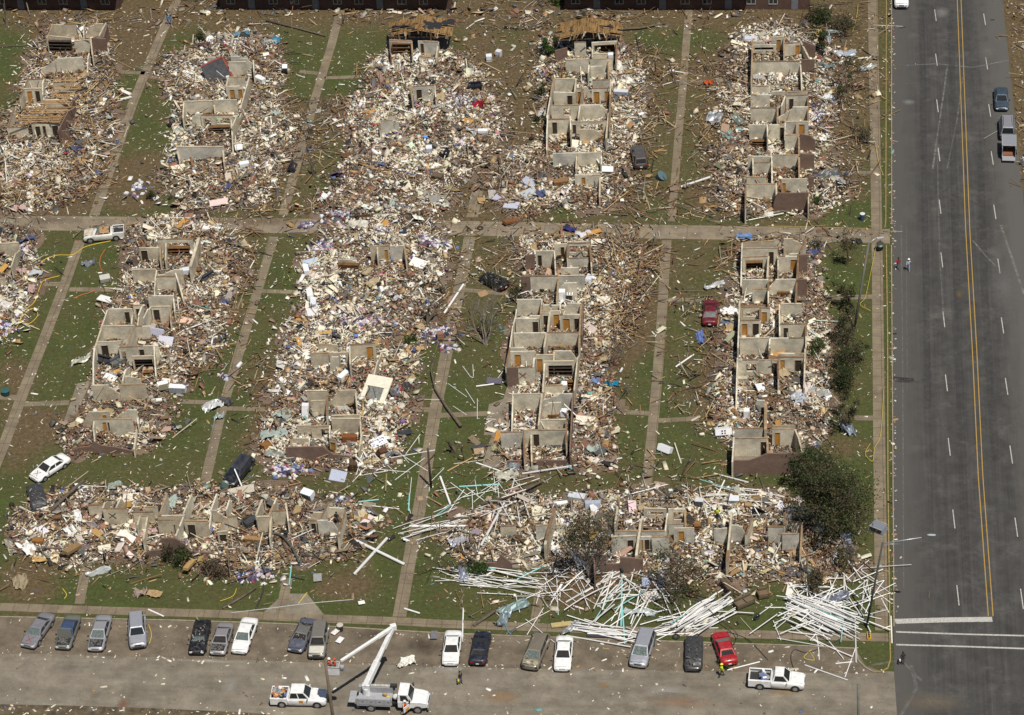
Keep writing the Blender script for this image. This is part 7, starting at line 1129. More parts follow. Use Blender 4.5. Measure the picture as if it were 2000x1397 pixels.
for a in ((1003, 1188, 3.6, 1.3, 35, TE, 'crumpled blue grey sheet metal among the near pipes'), (985, 1210, 2.6, 1.0, 70, (.20, .25, .27), 'folded blue grey metal strip near the kerb'), (1115, 1230, 2.6, .7, 48, (.34, .36, .37), 'grey metal strip between the brown minivan and white car'), (1250, 1198, 3.4, .8, -8, (.52, .56, .55), 'pale grey torn metal sheet in the pipe heap'), (1130, 1095, 1.0, 2.6, 20, (.60, .60, .58), 'crumpled whitish foil at the tree in front of the near ruin'), (895, 1060, 2.0, 1.4, 30, (.45, .45, .50), 'silvery foil on the rubble by the bare tree'), (905, 1125, 1.0, 2.4, 10, (.30, .32, .40), 'dark blue grey plastic at the foot of the bare tree'), (1655, 1060, 1.2, 3.0, 12, (.34, .36, .40), 'grey foil under the large leafy tree'), (1630, 1170, 3.0, 1.6, 20, (.16, .17, .22), 'dark blue foil within the corner pipe heap'), (1655, 840, 1.2, 3.0, 35, (.28, .33, .38), 'blue grey metal strip on the avenue lawn'), (1600, 770, 2.6, 1.4, -10, (.44, .44, .42), 'grey crumpled sheet on the stepped brick ruin rubble'), (1560, 780, 1.6, 2.2, 20, (.50, .54, .60), 'pale blue foil on the stepped brick ruin rubble'), (1425, 610, 2.0, 1.6, 15, (.78, .78, .77), 'white tarp left of the stepped brick ruin', 'tarpaulin', 'tarpaulin', M_CLOTH), (1425, 632, 2.0, 1.4, -25, (.15, .18, .22), 'dark grey tarp beside the red car', 'tarpaulin', 'tarpaulin', M_CLOTH),
          (1395, 560, 2.6, .6, 25, (.60, .62, .63), 'pale metal gutter strip above the red car'), (1368, 662, .9, 2.0, 15, (.14, .20, .42), 'blue cloth on the brown grass below the red car', 'blanket', 'blanket', M_CLOTH), (1453, 466, 2.0, .8, 0, (.18, .30, .55), 'bright blue tarp on the concrete lane', 'tarpaulin', 'tarpaulin', M_CLOTH), (1383, 164, 1.2, .6, 0, (.62, .12, .03), 'bright orange cloth on the far grass', 'blanket', 'blanket', M_CLOTH), (1395, 232, 2.0, 2.6, -10, (.38, .40, .42), 'grey crumpled tin on the far brown ground'), (1425, 268, 1.4, 2.8, 40, (.28, .36, .32), 'greenish tin strip left of the far avenue ruin'), (1440, 235, 1.0, 3.0, 30, (.30, .38, .34), 'long green tin ribbon left of the far avenue ruin'), (1625, 65, 2.6, .7, 4, (.34, .42, .42), 'bent pale teal gutter beyond the far avenue ruin'), (1618, 78, .7, 2.2, 12, (.50, .53, .54), 'bent white gutter beyond the far avenue ruin'), (1650, 107, 3.0, 1.4, -12, (.46, .50, .55), 'pale blue foil on the far verge'), (1612, 130, 2.6, .8, -20, (.20, .28, .30), 'dark teal sheet by the far avenue ruin'), (1695, 135, 2.2, .7, 20, (.42, .44, .42), 'grey tube of tin by the far pavement'), (1615, 345, 3.6, 2.0, 25, (.12, .125, .13), 'torn window screen frame right of the far avenue ruin'), (1640, 355, 2.6, .5, -38, (.74, .72, .66), 'white window frame bar right of the far avenue ruin'),
          (472, 68, 2.4, 1.0, 15, (.10, .28, .42), 'bright blue tarp on the far rubble top', 'tarpaulin', 'tarpaulin', M_CLOTH), (538, 83, 1.4, 1.4, 0, (.08, .26, .38), 'teal tarp at the right of the far rubble top', 'tarpaulin', 'tarpaulin', M_CLOTH), (405, 90, 3.0, 1.4, 0, (.10, .06, .07), 'maroon carpet on the far rubble', 'carpet', 'carpet', M_CLOTH), (932, 208, 1.7, 1.3, -15, (.36, .02, .04), 'bright red beanbag on the flattened far rubble', 'beanbag', 'cushion', M_CLOTH, .5), (415, 795, 2.4, 1.4, 35, (.60, .60, .58), 'torn white car wing on the grass by the footpath'), (440, 785, 2.0, 1.2, -30, (.10, .10, .10), 'dark torn car seat on the grass by the footpath', 'car_seat', 'seat', M_CLOTH), (428, 817, 1.4, .8, 30, (.42, .48, .46), 'pale green tin below the torn car wing'), (372, 735, 1.9, .7, 4, (.02, .02, .025), 'black plastic panel on the grass right of the ruin'), (160, 706, 2.6, .7, 40, (.50, .50, .42), 'pale twisted strip on the grass left of the ruin'), (172, 516, 1.7, 1.0, 10, (.22, .24, .27), 'grey tin on the grass near the orange hose'), (225, 950, 1.7, 1.3, 20, (.30, .36, .31), 'green grey tarp behind the near left ruin', 'tarpaulin', 'tarpaulin', M_CLOTH), (192, 1118, 2.8, .7, 25, (.50, .52, .50), 'pale bent gutter in front of the near left ruin'), (88, 1092, 2.6, 1.2, 18, (.50, .32, .12), 'orange tan insulation on the near left grass', 'insulation', 'insulation', M_CLOTH, .2), (20, 1070, 2.8, .9, -55, (.40, .36, .28), 'pale torn bark or cloth at the left edge', 'insulation', 'insulation', M_CLOTH), (40, 1140, 1.6, 2.0, 30, (.32, .26, .17), 'tan crumpled cardboard on the left dirt', 'cardboard', 'cardboard', M_CLOTH), (302, 1162, 1.6, 1.0, -10, (.40, .28, .15), 'tan cardboard on the near grass', 'cardboard', 'cardboard', M_CLOTH, .1), (275, 1160, 1.3, 1.1, 40, (.34, .26, .22), 'grey brown cardboard beside a pink scrap', 'cardboard', 'cardboard', M_CLOTH), (700, 440, 2.4, 1.6, 10, (.62, .60, .53), 'large whitish lump of insulation on the concrete lane', 'insulation', 'insulation', M_CLOTH, .4), (990, 930, 2.6, 1.6, 12, (.46, .44, .36), 'cream curled liner in front of the many roomed ruin', 'insulation', 'insulation', M_CLOTH), (1003, 912, 1.7, 1.4, -10, (.26, .29, .30), 'grey basin shaped shell in front of the many roomed ruin'), (1195, 752, 1.5, .7, -5, (.02, .25, .42), 'bright blue plastic on the grass right of the many roomed ruin', 'tarpaulin', 'tarpaulin', M_CLOTH), (1162, 746, 1.3, .8, 10, (.20, .26, .45), 'blue cloth right of the dark shelves', 'blanket', 'blanket', M_CLOTH), (1113, 450, 1.7, .9, -20, (.05, .05, .16), 'navy blue cloth above the many roomed ruin', 'blanket', 'blanket', M_CLOTH), (1140, 460, 2.2, .8, 4, (.68, .68, .72), 'white cloth above the many roomed ruin', 'blanket', 'blanket', M_CLOTH), (535, 850, 3.0, 1.6, 20, (.34, .40, .36), 'pale green carpet at the left of the big panel rubble', 'carpet', 'carpet', M_CLOTH), (555, 812, 2.2, 1.4, -20, (.36, .42, .38), 'grey green carpet left of the big panel rubble', 'carpet', 'carpet', M_CLOTH), (775, 765, .8, 1.8, -8, (.28, .30, .34), 'grey cloth on the grass right of the big white panel', 'blanket', 'blanket', M_CLOTH), (540, 890, 2.6, .8, -8, (.34, .37, .32), 'pale green strip on the grass left of the brick stub'), (765, 890, 1.6, .6, 18, (.24, .26, .28), 'grey roll on the grass below the spotted mattress'), (968, 878, 1.0, .8, 0, (.4, .36, .2), 'tan sack on the lowest rubble', 'sack', 'sack', M_CLOTH)): crumple(*a)
# more doors, slabs, screens, cartons and torn sheets lying all over the rubble
rs = random.Random(5)
def onzone(k):
    P = ZW[k]; xs = [p[0] for p in P]; ys = [p[1] for p in P]
    for _ in range(200):
        x, y = rs.uniform(min(xs), max(xs)), rs.uniform(min(ys), max(ys))
        if _inpoly(np.array([x]), np.array([y]), P)[0] and samp(EDGE, np.array([x]), np.array([y]))[0] > .45: return x, y
    return x, y
LOOSE = [('loose_door', 'door', (.85, 2.0, .05), [('orange brown', OR), ('tan', (.42, .27, .11)), ('white', (.78, .77, .73)), ('cream', IV), ('dark brown', (.12, .06, .03))]), ('masonry_chunk', 'wall slab', (1.5, .8, .12), [('ivory', IV), ('white', (.78, .75, .68)), ('cream', (.70, .62, .46)), ('grey', (.36, .34, .30))]),
         ('insect_screen', 'insect screen', (1.0, 1.5, .04), [('black', (.035, .037, .04)), ('dark grey', (.09, .095, .10))]), ('carton', 'carton', (.6, .5, .4), [('tan', (.42, .30, .16)), ('white', (.75, .74, .72)), ('brown', (.26, .15, .07))]), ('shingle_scrap', 'roofing scrap', (1.6, 1.2, .05), [('charcoal', (.06, .06, .06)), ('brown grey', (.16, .13, .10)), ('tan', (.36, .24, .11))])]
ZL = ['A1', 'A2', 'A3', 'A4', 'A5', 'B0', 'B1', 'B2', 'B3', 'B4', 'C1', 'C2']
for k in ZL:
    for nm, cat, d, cols in LOOSE:
        for i in range({'loose_door': 4, 'masonry_chunk': 6, 'insect_screen': 2, 'carton': 4, 'shingle_scrap': 4}[nm]+(3 if k[0] == 'C' else 0)):
            x, y = onzone(k); cn, c = rs.choice(cols); f = rs.uniform(.55, 1.1); o = setcol(obj(nm, slabmesh(nm, tuple(v*f*rs.uniform(.8, 1.2) for v in d), .02, .06*f), None), tuple(min(.82, v*rs.uniform(.8, 1.1)) for v in c)); o.location = (x, y, hm(x, y)+rs.uniform(.12, .4)); o.rotation_euler = (rs.gauss(0, .35), rs.gauss(0, .35), rs.uniform(0, 6.28)); tag(o, f'{cn} {cat} lying aslant on the {ZI[k][3][4:]}', cat, f'{cat}s on the {ZI[k][3][4:]}')
    for i in range(5):
        x, y = onzone(k); cn, c = rs.choice([('pale green', (.36, .42, .38)), ('silver grey', (.48, .49, .50)), ('white', (.74, .74, .72)), ('dusty pink', (.46, .32, .30)), ('dark blue', (.07, .09, .18)), ('tan', (.40, .32, .20))]); o = crumple(1000, 700, rs.uniform(.9, 2.2), rs.uniform(.6, 1.4), rs.uniform(0, 180), c, f'crumpled {cn} sheet caught on the {ZI[k][3][4:]}', 'torn_sheet', 'torn sheet', M_CLOTH, .22, 7, f'torn sheets on the {ZI[k][3][4:]}'); o.location = (x, y, hm(x, y)+.15)
# heaps of clothing
CLC = [(.50, .32, .36), (.06, .06, .14), (.66, .66, .68), (.04, .04, .06), (.22, .05, .07), (.12, .17, .30), (.42, .38, .50), (.58, .57, .54), (.68, .66, .62), (.06, .06, .08), (.52, .46, .44), (.12, .09, .17)]
CLM = [plain('garment_%d' % i, c, .95, 0, .2, 6) for i, c in enumerate(CLC)]
def clothes(px, py, rx, ry, n, label):
    p = gp(px, py); mb = MB()
    for i in range(n):
        a = rnd.uniform(0, 6.28); r = abs(rnd.gauss(0, .5)); mb.m = rnd.randrange(len(CLM)); c = Vector((math.cos(a)*r*rx, math.sin(a)*r*ry, 0)); c.z = hm(p.x+c.x, p.y+c.y)-p.z+rnd.uniform(.03, .3)*max(.2, 1-r); s = rnd.uniform(.2, .5); k = rnd.randint(4, 6)
        lo = [(c.x+s*math.cos(j*6.28/k+a)*rnd.uniform(.5, 1.1), c.y+s*math.sin(j*6.28/k+a)*rnd.uniform(.4, 1), c.z-.05) for j in range(k)]; hi = [(x*.7+c.x*.3, y*.7+c.y*.3, c.z+rnd.uniform(.05, .22)) for x, y, z in lo]; mb.hexa(lo, hi)
    o = obj('clothes_heap', mb.mesh('clothes', CLM)); o.location = p; tag(o, label, 'clothes', 'heaps of clothing', 'stuff')
for a in ((630, 480, 1.9, 1.6, 130, 'heap of pink, white and purple clothes left of the lane rubble'), (598, 441, 1.0, 1.0, 70, 'small round heap of white and navy clothes on the lane'), (660, 420, 2.0, 1.4, 110, 'heap of white, navy and orange clothes above the lane'), (840, 475, 3.0, 1.6, 150, 'heap of white and lilac clothes right of the lane rubble'), (740, 450, 1.6, .8, 60, 'purple and white bedding on the lane rubble'), (720, 630, 4.5, 2.0, 190, 'dark and coloured clothes strewn across the middle rubble'), (850, 650, 2.6, 1.8, 90, 'navy and maroon clothes at the right of the middle rubble'), (900, 195, 3.6, 2.6, 160, 'navy, white and yellow clothes right of the small far room'), (470, 85, 4.5, 2.6, 170, 'white and lilac clothes on the far rubble top'), (1600, 225, 2.6, 4.0, 150, 'pink and white clothes right of the far avenue ruin'), (270, 368, 1.6, 2.0, 45, 'small pink and red clothes on the far dirt'), (45, 490, 1.0, 1.6, 40, 'pink and red clothes by the tan corner'), (10, 640, 1.4, 1.8, 55, 'navy and white clothes at the left edge'), (560, 920, 3.2, 1.8, 80, 'white and blue clothes before the brick stub'), (1215, 1075, 2.0, .8, 50, 'red, white and teal toys in the near right ruin'), (1385, 1082, 1.6, .8, 40, 'pink clothes in the near right ruin'), (500, 1125, 2.6, 1.6, 70, 'navy and white clothes before the near left ruin'), (665, 975, 1.6, 1.0, 20, 'blue and white scraps behind the near left ruin'), (438, 738, .8, .8, 18, 'white clothes on the grass beside the footpath'), (870, 680, 1.6, 1.0, 28, 'red, teal and white boxes across the middle footpath'), (1590, 870, 1.2, 1.0, 14, 'grey rags by the stepped brick ruin'), (1290, 1130, 1.6, 1.3, 46, 'blue and purple bags by the broken leafy tree')): clothes(*a)
# bins, drums, tyres, a lamp head, cartons
def drum(px, py, r, h, col, label, name='bin', cat='bin', tilt=0, lid=True):
    p = gp(px, py); e = empty(name, p, label, cat, None, (R(tilt), 0, rnd.uniform(0, 3))); mb = MB(); mb.loft([[(r*k*math.cos(a), r*k*math.sin(a), z) for a in [i*math.pi/7 for i in range(14)]] for z, k in ((0, .82), (h*.5, .93), (h, 1))]); setcol(obj('barrel', mb.mesh('barrel', M_SHINY, False), e), col); mb = MB(); mb.loft([[(r*k*math.cos(a), r*k*math.sin(a), z) for a in [i*math.pi/7 for i in range(14)]] for z, k in ((h-.02, 1.06), (h+.04, 1.06), (h+.1, .6))]); setcol(obj('lid', mb.mesh('lid', M_SHINY), e), tuple(min(1, c*1.4+.02) for c in col) if lid is True else lid)
drum(1684, 430, .32, .95, (.05, .09, .17), 'blue drum with a white lid on the grass by the lane', lid=(.6, .6, .58)); drum(1718, 488, .45, 1.1, (.012, .02, .016), 'black green wheeled bin leaning on the avenue pavement', tilt=18); drum(440, 948, .5, .9, (.01, .035, .025), 'dark green bin at the nose of the navy wagon', tilt=50); drum(665, 1232, .34, .8, (.03, .03, .03), 'black drum with scrap on the parking apron', lid=(.5, .45, .38)); drum(12, 772, .5, .7, (.01, .06, .06), 'dark teal tub on the left footpath'); drum(1000, 303, .45, .9, (.10, .15, .22), 'blue grey drum on the far rubble', tilt=80); drum(831, 273, .3, .5, (.08, .22, .5), 'small bright blue bucket in the flattened far rubble'); drum(1205, 140, .8, .7, (.55, .53, .46), 'round pale tub right of the plywood roofed ruin', 'tub', 'tub', 65); drum(712, 88+70, .3, .4, (.1, .05, .03), 'small brown pot on the far grass'); drum(1288, 348, .7, .6, (.05, .09, .10), 'dark teal tub near the stranded brown wagon', 'tub', 'tub', 40)
def tyreobj(px, py, label, flat=False, r=.42):
    p = gp(px, py); e = empty('tyre', p, label, 'tyre', 'loose tyres', (R(90 if not flat else 0), R(0), R(rnd.uniform(0, 90)))); mb = MB(); mb.loft([[((r-.10+.10*math.cos(b))*math.cos(a), (r-.10+.10*math.cos(b))*math.sin(a), .11*math.sin(b)+(0 if not flat else .1)) for b in [j*math.pi/4 for j in range(8)]] for a in [i*math.pi/9 for i in range(19)]], False); o = obj('tread', mb.mesh('tread', M_TYRE, True), e, (0, r-.06 if not flat else 0, 0))
tyreobj(1478, 1210, 'black tyre standing right of the olive sofa'); tyreobj(938, 447, 'black tyre among dark scrap on the concrete lane', True); tyreobj(1320, 1245, 'dark tyre near the open kerb', True)
p = gp(1715, 1035); e = empty('truck_canopy', p, 'grey camper shell lying on the avenue pavement', 'truck canopy', None, (0, 0, R(-30))); mb = MB(); mb.hexa([(-.95, -.7, .05), (.95, -.7, .05), (.95, .7, .05), (-.95, .7, .05)], [(-.8, -.55, .65), (.75, -.55, .6), (.75, .55, .6), (-.8, .55, .65)]); obj('shell', mb.mesh('shell', paint('canopy_grey', (.22, .24, .28), .2)), e); mb = MB(); mb.box((0, -.66, .35), (1.4, .03, .3), 0, R(-14)); obj('side_window', mb.mesh('side_window', M_GLS), e); mb = MB()
for s in (-1, 1): mb.box((0, s*.6, .66), (1.6, .06, .05))
obj('trim', mb.mesh('trim', M_LW), e)
p = gp(1697, 1245); e = empty('traffic_light', p, 'small yellow traffic light fallen by the corner pipe heap', 'traffic light', None, (0, 0, R(4))); mb = MB(); mb.box((0, 0, .18), (.38, 1.0, .3)); obj('housing', mb.mesh('housing', plain('signal_yellow', (.62, .36, .03), .6, 0, .1, 3)), e)
for i in (-1, 0, 1): mb = MB(); mb.loft([[(.13*math.cos(a), i*.31+.13*math.sin(a), z) for a in [k*math.pi/6 for k in range(12)]] for z in (.325, .37)]); obj('lens', mb.mesh('lens', M_INT), e)
p = gp(792, 1290); crumple(797, 1293, 1.5, 1.2, 15, (.74, .72, .66), 'broken white sink on the parking apron', 'broken_sink', 'sink', M_CLOTH, .2); crumple(785, 1300, 1.0, .7, 40, (.70, .67, .60), 'white shards beside the broken sink', 'broken_sink', 'sink', M_CLOTH, .2)
# hoses, cables and tape
def line(nm, pts, r, mat, label, cat, z=.06, grp=None):
    P = [gp(*q)+Vector((0, 0, z)) for q in pts]; Q = []
    for i in range(len(P)-1):
        a, b, c, d = P[max(i-1, 0)], P[i], P[i+1], P[min(i+2, len(P)-1)]
        for k in range(6): t = k/6; Q.append(.5*((2*b)+(c-a)*t+(2*a-5*b+4*c-d)*t*t+(3*b-a-3*c+d)*t**3))
    Q.append(P[-1]); mb = MB(); mb.tube(Q, r, 6); return tag(obj(nm, mb.mesh(nm, mat, True)), label, cat, grp)
MY = plain('yellow_hose', (.55, .36, .03), .5, 0, .1, 3); MO = plain('orange_cable', (.50, .13, .02), .6, 0, .2, 3); MT_ = plain('caution_tape', (.70, .55, .05), .5, 0, .1, 3); MK = plain('black_cable', (.03, .03, .032), .6, 0, .2, 3)
c0 = lambda L_: [(x/3, 420+y/3) for x, y in L_]
line('hose', c0([(20, 720), (100, 655), (130, 600), (190, 552), (222, 590), (170, 640), (120, 615), (150, 560), (205, 510), (235, 425), (262, 385), (350, 360)]), .06, MY, 'yellow hose coiled on the grass at the left', 'hose', .08)
line('hose', c0([(75, 350), (100, 325), (150, 330), (215, 320), (250, 272), (330, 240), (430, 235), (500, 190), (650, 155)]), .06, MY, 'yellow hose running from the grass to the wrecked white pickup', 'hose', .08)
line('cable', c0([(620, 200), (590, 250), (585, 300), (600, 330)]), .05, MO, 'orange cable near the upper rooms at left', 'cable'); line('cable', c0([(430, 492), (480, 470), (520, 460), (560, 440)]), .05, MO, 'orange cable on the grass at left', 'cable')
line('caution_tape', [(1712, 480), (1702, 530), (1690, 585), (1680, 600), (1700, 612)], .022, MT_, 'yellow caution tape across the lane end lawn', 'caution tape', .4); line('caution_tape', [(1726, 760), (1720, 850), (1708, 880), (1704, 905), (1690, 890), (1700, 870)], .022, MT_, 'yellow caution tape on the avenue grass near the large tree', 'caution tape', .3); line('caution_tape', [(1709, 280), (1716, 320), (1725, 345)], .022, MT_, 'yellow caution tape on the far pavement', 'caution tape', .3); line('caution_tape', [(1665, 70), (1672, 45), (1676, 15)], .022, MT_, 'yellow caution tape on the far brush heap', 'caution tape', .6); line('caution_tape', [(1585, 1270), (1570, 1285), (1590, 1290), (1582, 1275)], .03, MT_, 'yellow caution tape on the apron behind the pickup', 'caution tape'); line('caution_tape', [(583, 1180), (592, 1168), (600, 1158)], .04, MT_, 'yellow strip on the dark lawn', 'caution tape'); line('caution_tape', [(122, 1150), (130, 1162), (126, 1170)], .04, MT_, 'yellow strip on the near left lawn', 'caution tape'); line('caution_tape', [(290, 1220), (296, 1240), (292, 1258)], .03, MT_, 'yellow strip beside the silver wagon', 'caution tape'); line('caution_tape', [(430, 1175), (455, 1165), (462, 1150)], .03, MT_, 'yellow strip on the near lawn', 'caution tape')
line('cable', [(520, 1125), (505, 1085), (510, 1055), (545, 1050), (570, 1075), (585, 1105)], .13, plain('bent_dark_pipe', (.07, .08, .07), .7, 0, .3, 2), 'dark bent metal tube looping before the near left ruin', 'cable', .5); line('cable', [(500, 1190), (515, 1150), (508, 1120)], .08, MK, 'dark cable on the near driveway', 'cable'); line('cable', [(1560, 1330), (1545, 1290), (1552, 1270), (1580, 1275), (1640, 1250)], .05, MK, 'black cable behind the regular cab pickup', 'cable'); line('cable', [(1420, 1235), (1460, 1250), (1500, 1290)], .05, MK, 'black cable right of the red car', 'cable'); line('cable', [(450, 1198), (520, 1190), (600, 1180), (690, 1172)], .05, plain('pale_wire', (.4, .4, .38), .5), 'pale wire across the driveway', 'cable'); line('cable', [(1420, 1280), (1440, 1250), (1400, 1215), (1360, 1175)], .04, MK, 'black cable over the pipe bundle', 'cable', .7); line('cable', [(985, 1205), (990, 1230), (998, 1240)], .08, plain('blue_tube', (.10, .22, .28), .5), 'blue bent tube by the navy car', 'cable')
# ================================================================== TREES AND POLES
M_BARK = plain('bark', (.115, .088, .062), .95, 0, .45, 2.0); M_BARKG = plain('grey_bark', (.17, .145, .115), .95, 0, .4, 2.0); M_WOODP = plain('pole_wood', (.14, .105, .07), .9, 0, .3, 1.0)
def leafmat(): return attr_mat('leaves', .85, .25, 3.0)
M_LEAF = leafmat()
def limbs(mb, p, d, l, r, depth, tips, rd, up=.25, spread=.55):
    n = 3; pts = [p]; rr = [r]
    for i in range(n):
        d = (d+Vector((rd.gauss(0, .16), rd.gauss(0, .16), rd.gauss(0, .10)+up*.12))).normalized(); p = p+d*l/n; pts.append(p); rr.append(r*(1-.5*(i+1)/n))
    mb.tube(pts, rr, 6 if depth > 2 else 4, False); tips.append((p, depth)); tips.append((pts[2], depth))
    if depth > 0:
        for k in range(rd.randint(2, 3)+(1 if depth > 2 else 0)):
            nd = (d+Vector((rd.gauss(0, spread), rd.gauss(0, spread), rd.gauss(up, spread*.6)))).normalized(); limbs(mb, pts[rd.choice([1, 2, 3, 3])], nd, l*rd.uniform(.55, .8), rr[-1]*rd.uniform(.7, 1), depth-1, tips, rd, up, spread)
def tree(px, py, h, label, rad=2.0, leaves=0, lsz=.16, cols=((.035, .05, .018), (.06, .075, .025), (.09, .08, .04)), lean=(0, 0), depth=4, name='tree', cat='tree', trunks=1, bark=None, tr=None, seed=None, flatz=.75, cz=.62, cl=.55, grp='trees battered by the storm', brown=.34):
    p = gp(px, py); rd = random.Random(seed or int(px*3+py)); e = empty(name, p, label, cat, grp); tips = []; mb = MB(); tr = tr or h*.022
    for i in range(trunks):
        a = rd.uniform(0, 6.28); off = Vector((math.cos(a), math.sin(a), 0))*(.18 if trunks > 1 else 0); d = Vector((lean[0]+(rd.gauss(0, .22) if trunks > 1 else 0), lean[1]+(rd.gauss(0, .22) if trunks > 1 else 0), 1)).normalized(); limbs(mb, off, d, h*.46, tr/(trunks**.5), depth, tips, rd, .3, cl)
    obj('trunk', mb.mesh('trunk', bark or M_BARK), e)
    if leaves:
        g = np.random.default_rng(int(px+py)); T = np.array([tuple(t[0]) for t in tips if t[1] < depth-0]) if len(tips) > 3 else np.array([(0, 0, h*.6)])
        leaves = int(leaves*.9); C = np.array((lean[0]*h*.5, lean[1]*h*.5, h*cz)); n = leaves; nb = max(10, n//160)          # clumps placed on twigs and through the crown
        u = g.normal(0, 1, (nb, 3)); u /= np.linalg.norm(u, axis=1)[:, None]; B = C+u*np.array((rad, rad, rad*flatz))*(g.random((nb, 1))**.45); B = np.concatenate([B, T[g.integers(0, len(T), nb//2)]]); B[:, 2] = np.maximum(B[:, 2], .25)
        k = g.integers(0, len(B), n); cs = rad*.17; P = B[k]+g.normal(0, 1, (n, 3))*cs*(.5+g.random(len(B))[k])[:, None]; P[:, 2] = np.maximum(P[:, 2], .05)
        a = g.normal(0, 1, (n, 3)); a /= np.linalg.norm(a, axis=1)[:, None]; b = np.cross(a, g.normal(0, 1, (n, 3))); b /= np.linalg.norm(b, axis=1)[:, None]; s = lsz*g.uniform(.5, 1.3, n)[:, None]
        v = np.stack([P-a*s, P+b*s*.5, P+a*s, P-b*s*.5], 1).reshape(-1, 3); f = np.arange(4*n).reshape(-1, 4); cc = np.array(cols); w_ = g.random(len(B)); base = np.where((w_ < brown)[:, None], cc[2], np.where((w_ < .6)[:, None], cc[0], cc[1])); col = base[k]*np.exp(g.normal(0, .22, (n, 1))); o = obj('crown', np_mesh('crown', v, f, M_LEAF, np.repeat(np.clip(col, 0, 1), 4, 0)), e)
    return e
DK = ((.028, .040, .013), (.052, .066, .022), (.062, .048, .026)); OL = ((.045, .048, .022), (.065, .068, .032), (.10, .076, .045)); GRN = ((.03, .06, .012), (.05, .09, .018), (.06, .07, .02))
tree(1618, 1050, 9.4, 'large dark leafy tree at the right end of the near row', 4.2, 13500, .14, ((.030, .043, .013), (.058, .074, .025), (.075, .062, .032)), (.05, 0), 5, trunks=4, cl=.55, flatz=.95, brown=.4, cz=.56)
tree(1588, 962, 5.5, 'dark leafy tree beside the stepped brick wall', 2.6, 4800, .15, DK, (0, 0), 4, trunks=2, brown=.15)
tree(1150, 1133, 8.2, 'many stemmed tree with thin olive crown before the near right ruin', 2.5, 3400, .13, OL, (-.02, 0), 5, trunks=6, bark=M_BARKG, cl=.32, tr=.26, cz=.8, flatz=.55)
tree(1312, 1178, 6.5, 'broken tree with ragged leaves leaning over the pipes', 3.0, 2600, .13, OL, (.15, .1), 5, trunks=3, cl=.65, cz=.6, flatz=.7, brown=.35)
tree(931, 1112, 8.5, 'bare dark tree left of the near right ruin', 2.4, 0, lean=(0, 0), depth=5, cl=.5)
tree(1597, 1150, 2.2, 'low leafy shrub right of the near right ruin', 1.8, 1700, .12, OL, depth=2, name='shrub', cat='shrub', trunks=3, cz=.4); tree(1650, 1110, 3.0, 'thin shrub under the large dark tree', 1.6, 900, .12, OL, depth=3, name='shrub', cat='shrub', trunks=3, cz=.5)
tree(1650, 606, 3.6, 'narrow dark shrub on the avenue lawn below the small patio', 1.2, 1700, .12, DK, depth=3, name='shrub', cat='shrub', trunks=3, cz=.5, flatz=1.3); tree(1652, 668, 4.2, 'olive spreading shrub in the middle of the avenue lawn', 1.9, 2000, .12, OL, depth=3, name='shrub', cat='shrub', trunks=4, cz=.5); tree(1655, 715, 3.8, 'dense dark shrub near the middle of the avenue lawn', 2.0, 2800, .12, DK, depth=3, name='shrub', cat='shrub', trunks=4, cz=.5); tree(1650, 758, 3.2, 'dense green shrub on bare soil of the avenue lawn', 1.9, 3000, .11, DK, depth=3, name='shrub', cat='shrub', trunks=4, cz=.5, brown=.05); tree(1643, 835, 4.5, 'loose olive tree near the avenue below the shrubs', 1.9, 1700, .12, OL, depth=4, trunks=2, cz=.65)
tree(1592, 690, 2.0, 'round green bush at the wall of the stepped brick ruin', 1.1, 1100, .11, GRN, depth=2, name='shrub', cat='shrub', trunks=2, cz=.5); tree(1652, 520, 4.6, 'thin sparse tree on the lawn by the lane end', 1.6, 900, .12, OL, depth=4, trunks=1, cz=.6); tree(1598, 488, 1.8, 'low ragged bush beside the avenue ruin below the lane', 1.2, 500, .11, OL, depth=2, name='shrub', cat='shrub', trunks=3, cz=.5)
tree(1655, 182, 5.0, 'sparse olive tree by the far pavement', 2.0, 1000, .13, OL, depth=4, cz=.65); tree(1655, 372, 4.6, 'bare thin tree near the far lane end', 1.6, 200, .12, OL, depth=4, cz=.65, brown=.6); tree(1640, 205, 3.0, 'sparse grey bush right of the far avenue ruin', 1.5, 700, .12, OL, depth=3, name='shrub', cat='shrub', trunks=3, brown=.5); tree(1686, 275, 2.2, 'grey brush heap at the far pavement', 1.6, 900, .12, OL, depth=3, name='shrub', cat='shrub', trunks=4, brown=.7, cz=.4); tree(1606, 102, 3.4, 'dense green bush at the far avenue ruin', 1.2, 2000, .12, DK, depth=3, name='shrub', cat='shrub', trunks=2, cz=.5, flatz=1.2, brown=.02); tree(1600, 45, 2.6, 'dark brush heap beyond the far avenue ruin', 2.6, 2600, .13, DK, depth=3, name='shrub', cat='shrub', trunks=5, cz=.4, flatz=.5, brown=.4); tree(1650, 62, 2.6, 'brown green brush heap by the far pavement', 2.4, 2000, .13, OL, depth=3, name='shrub', cat='shrub', trunks=5, cz=.4, flatz=.5, brown=.5); tree(1598, 400, 1.6, 'small green bush at the far end brick wall', .8, 500, .11, GRN, depth=2, name='shrub', cat='shrub', trunks=2, cz=.5)
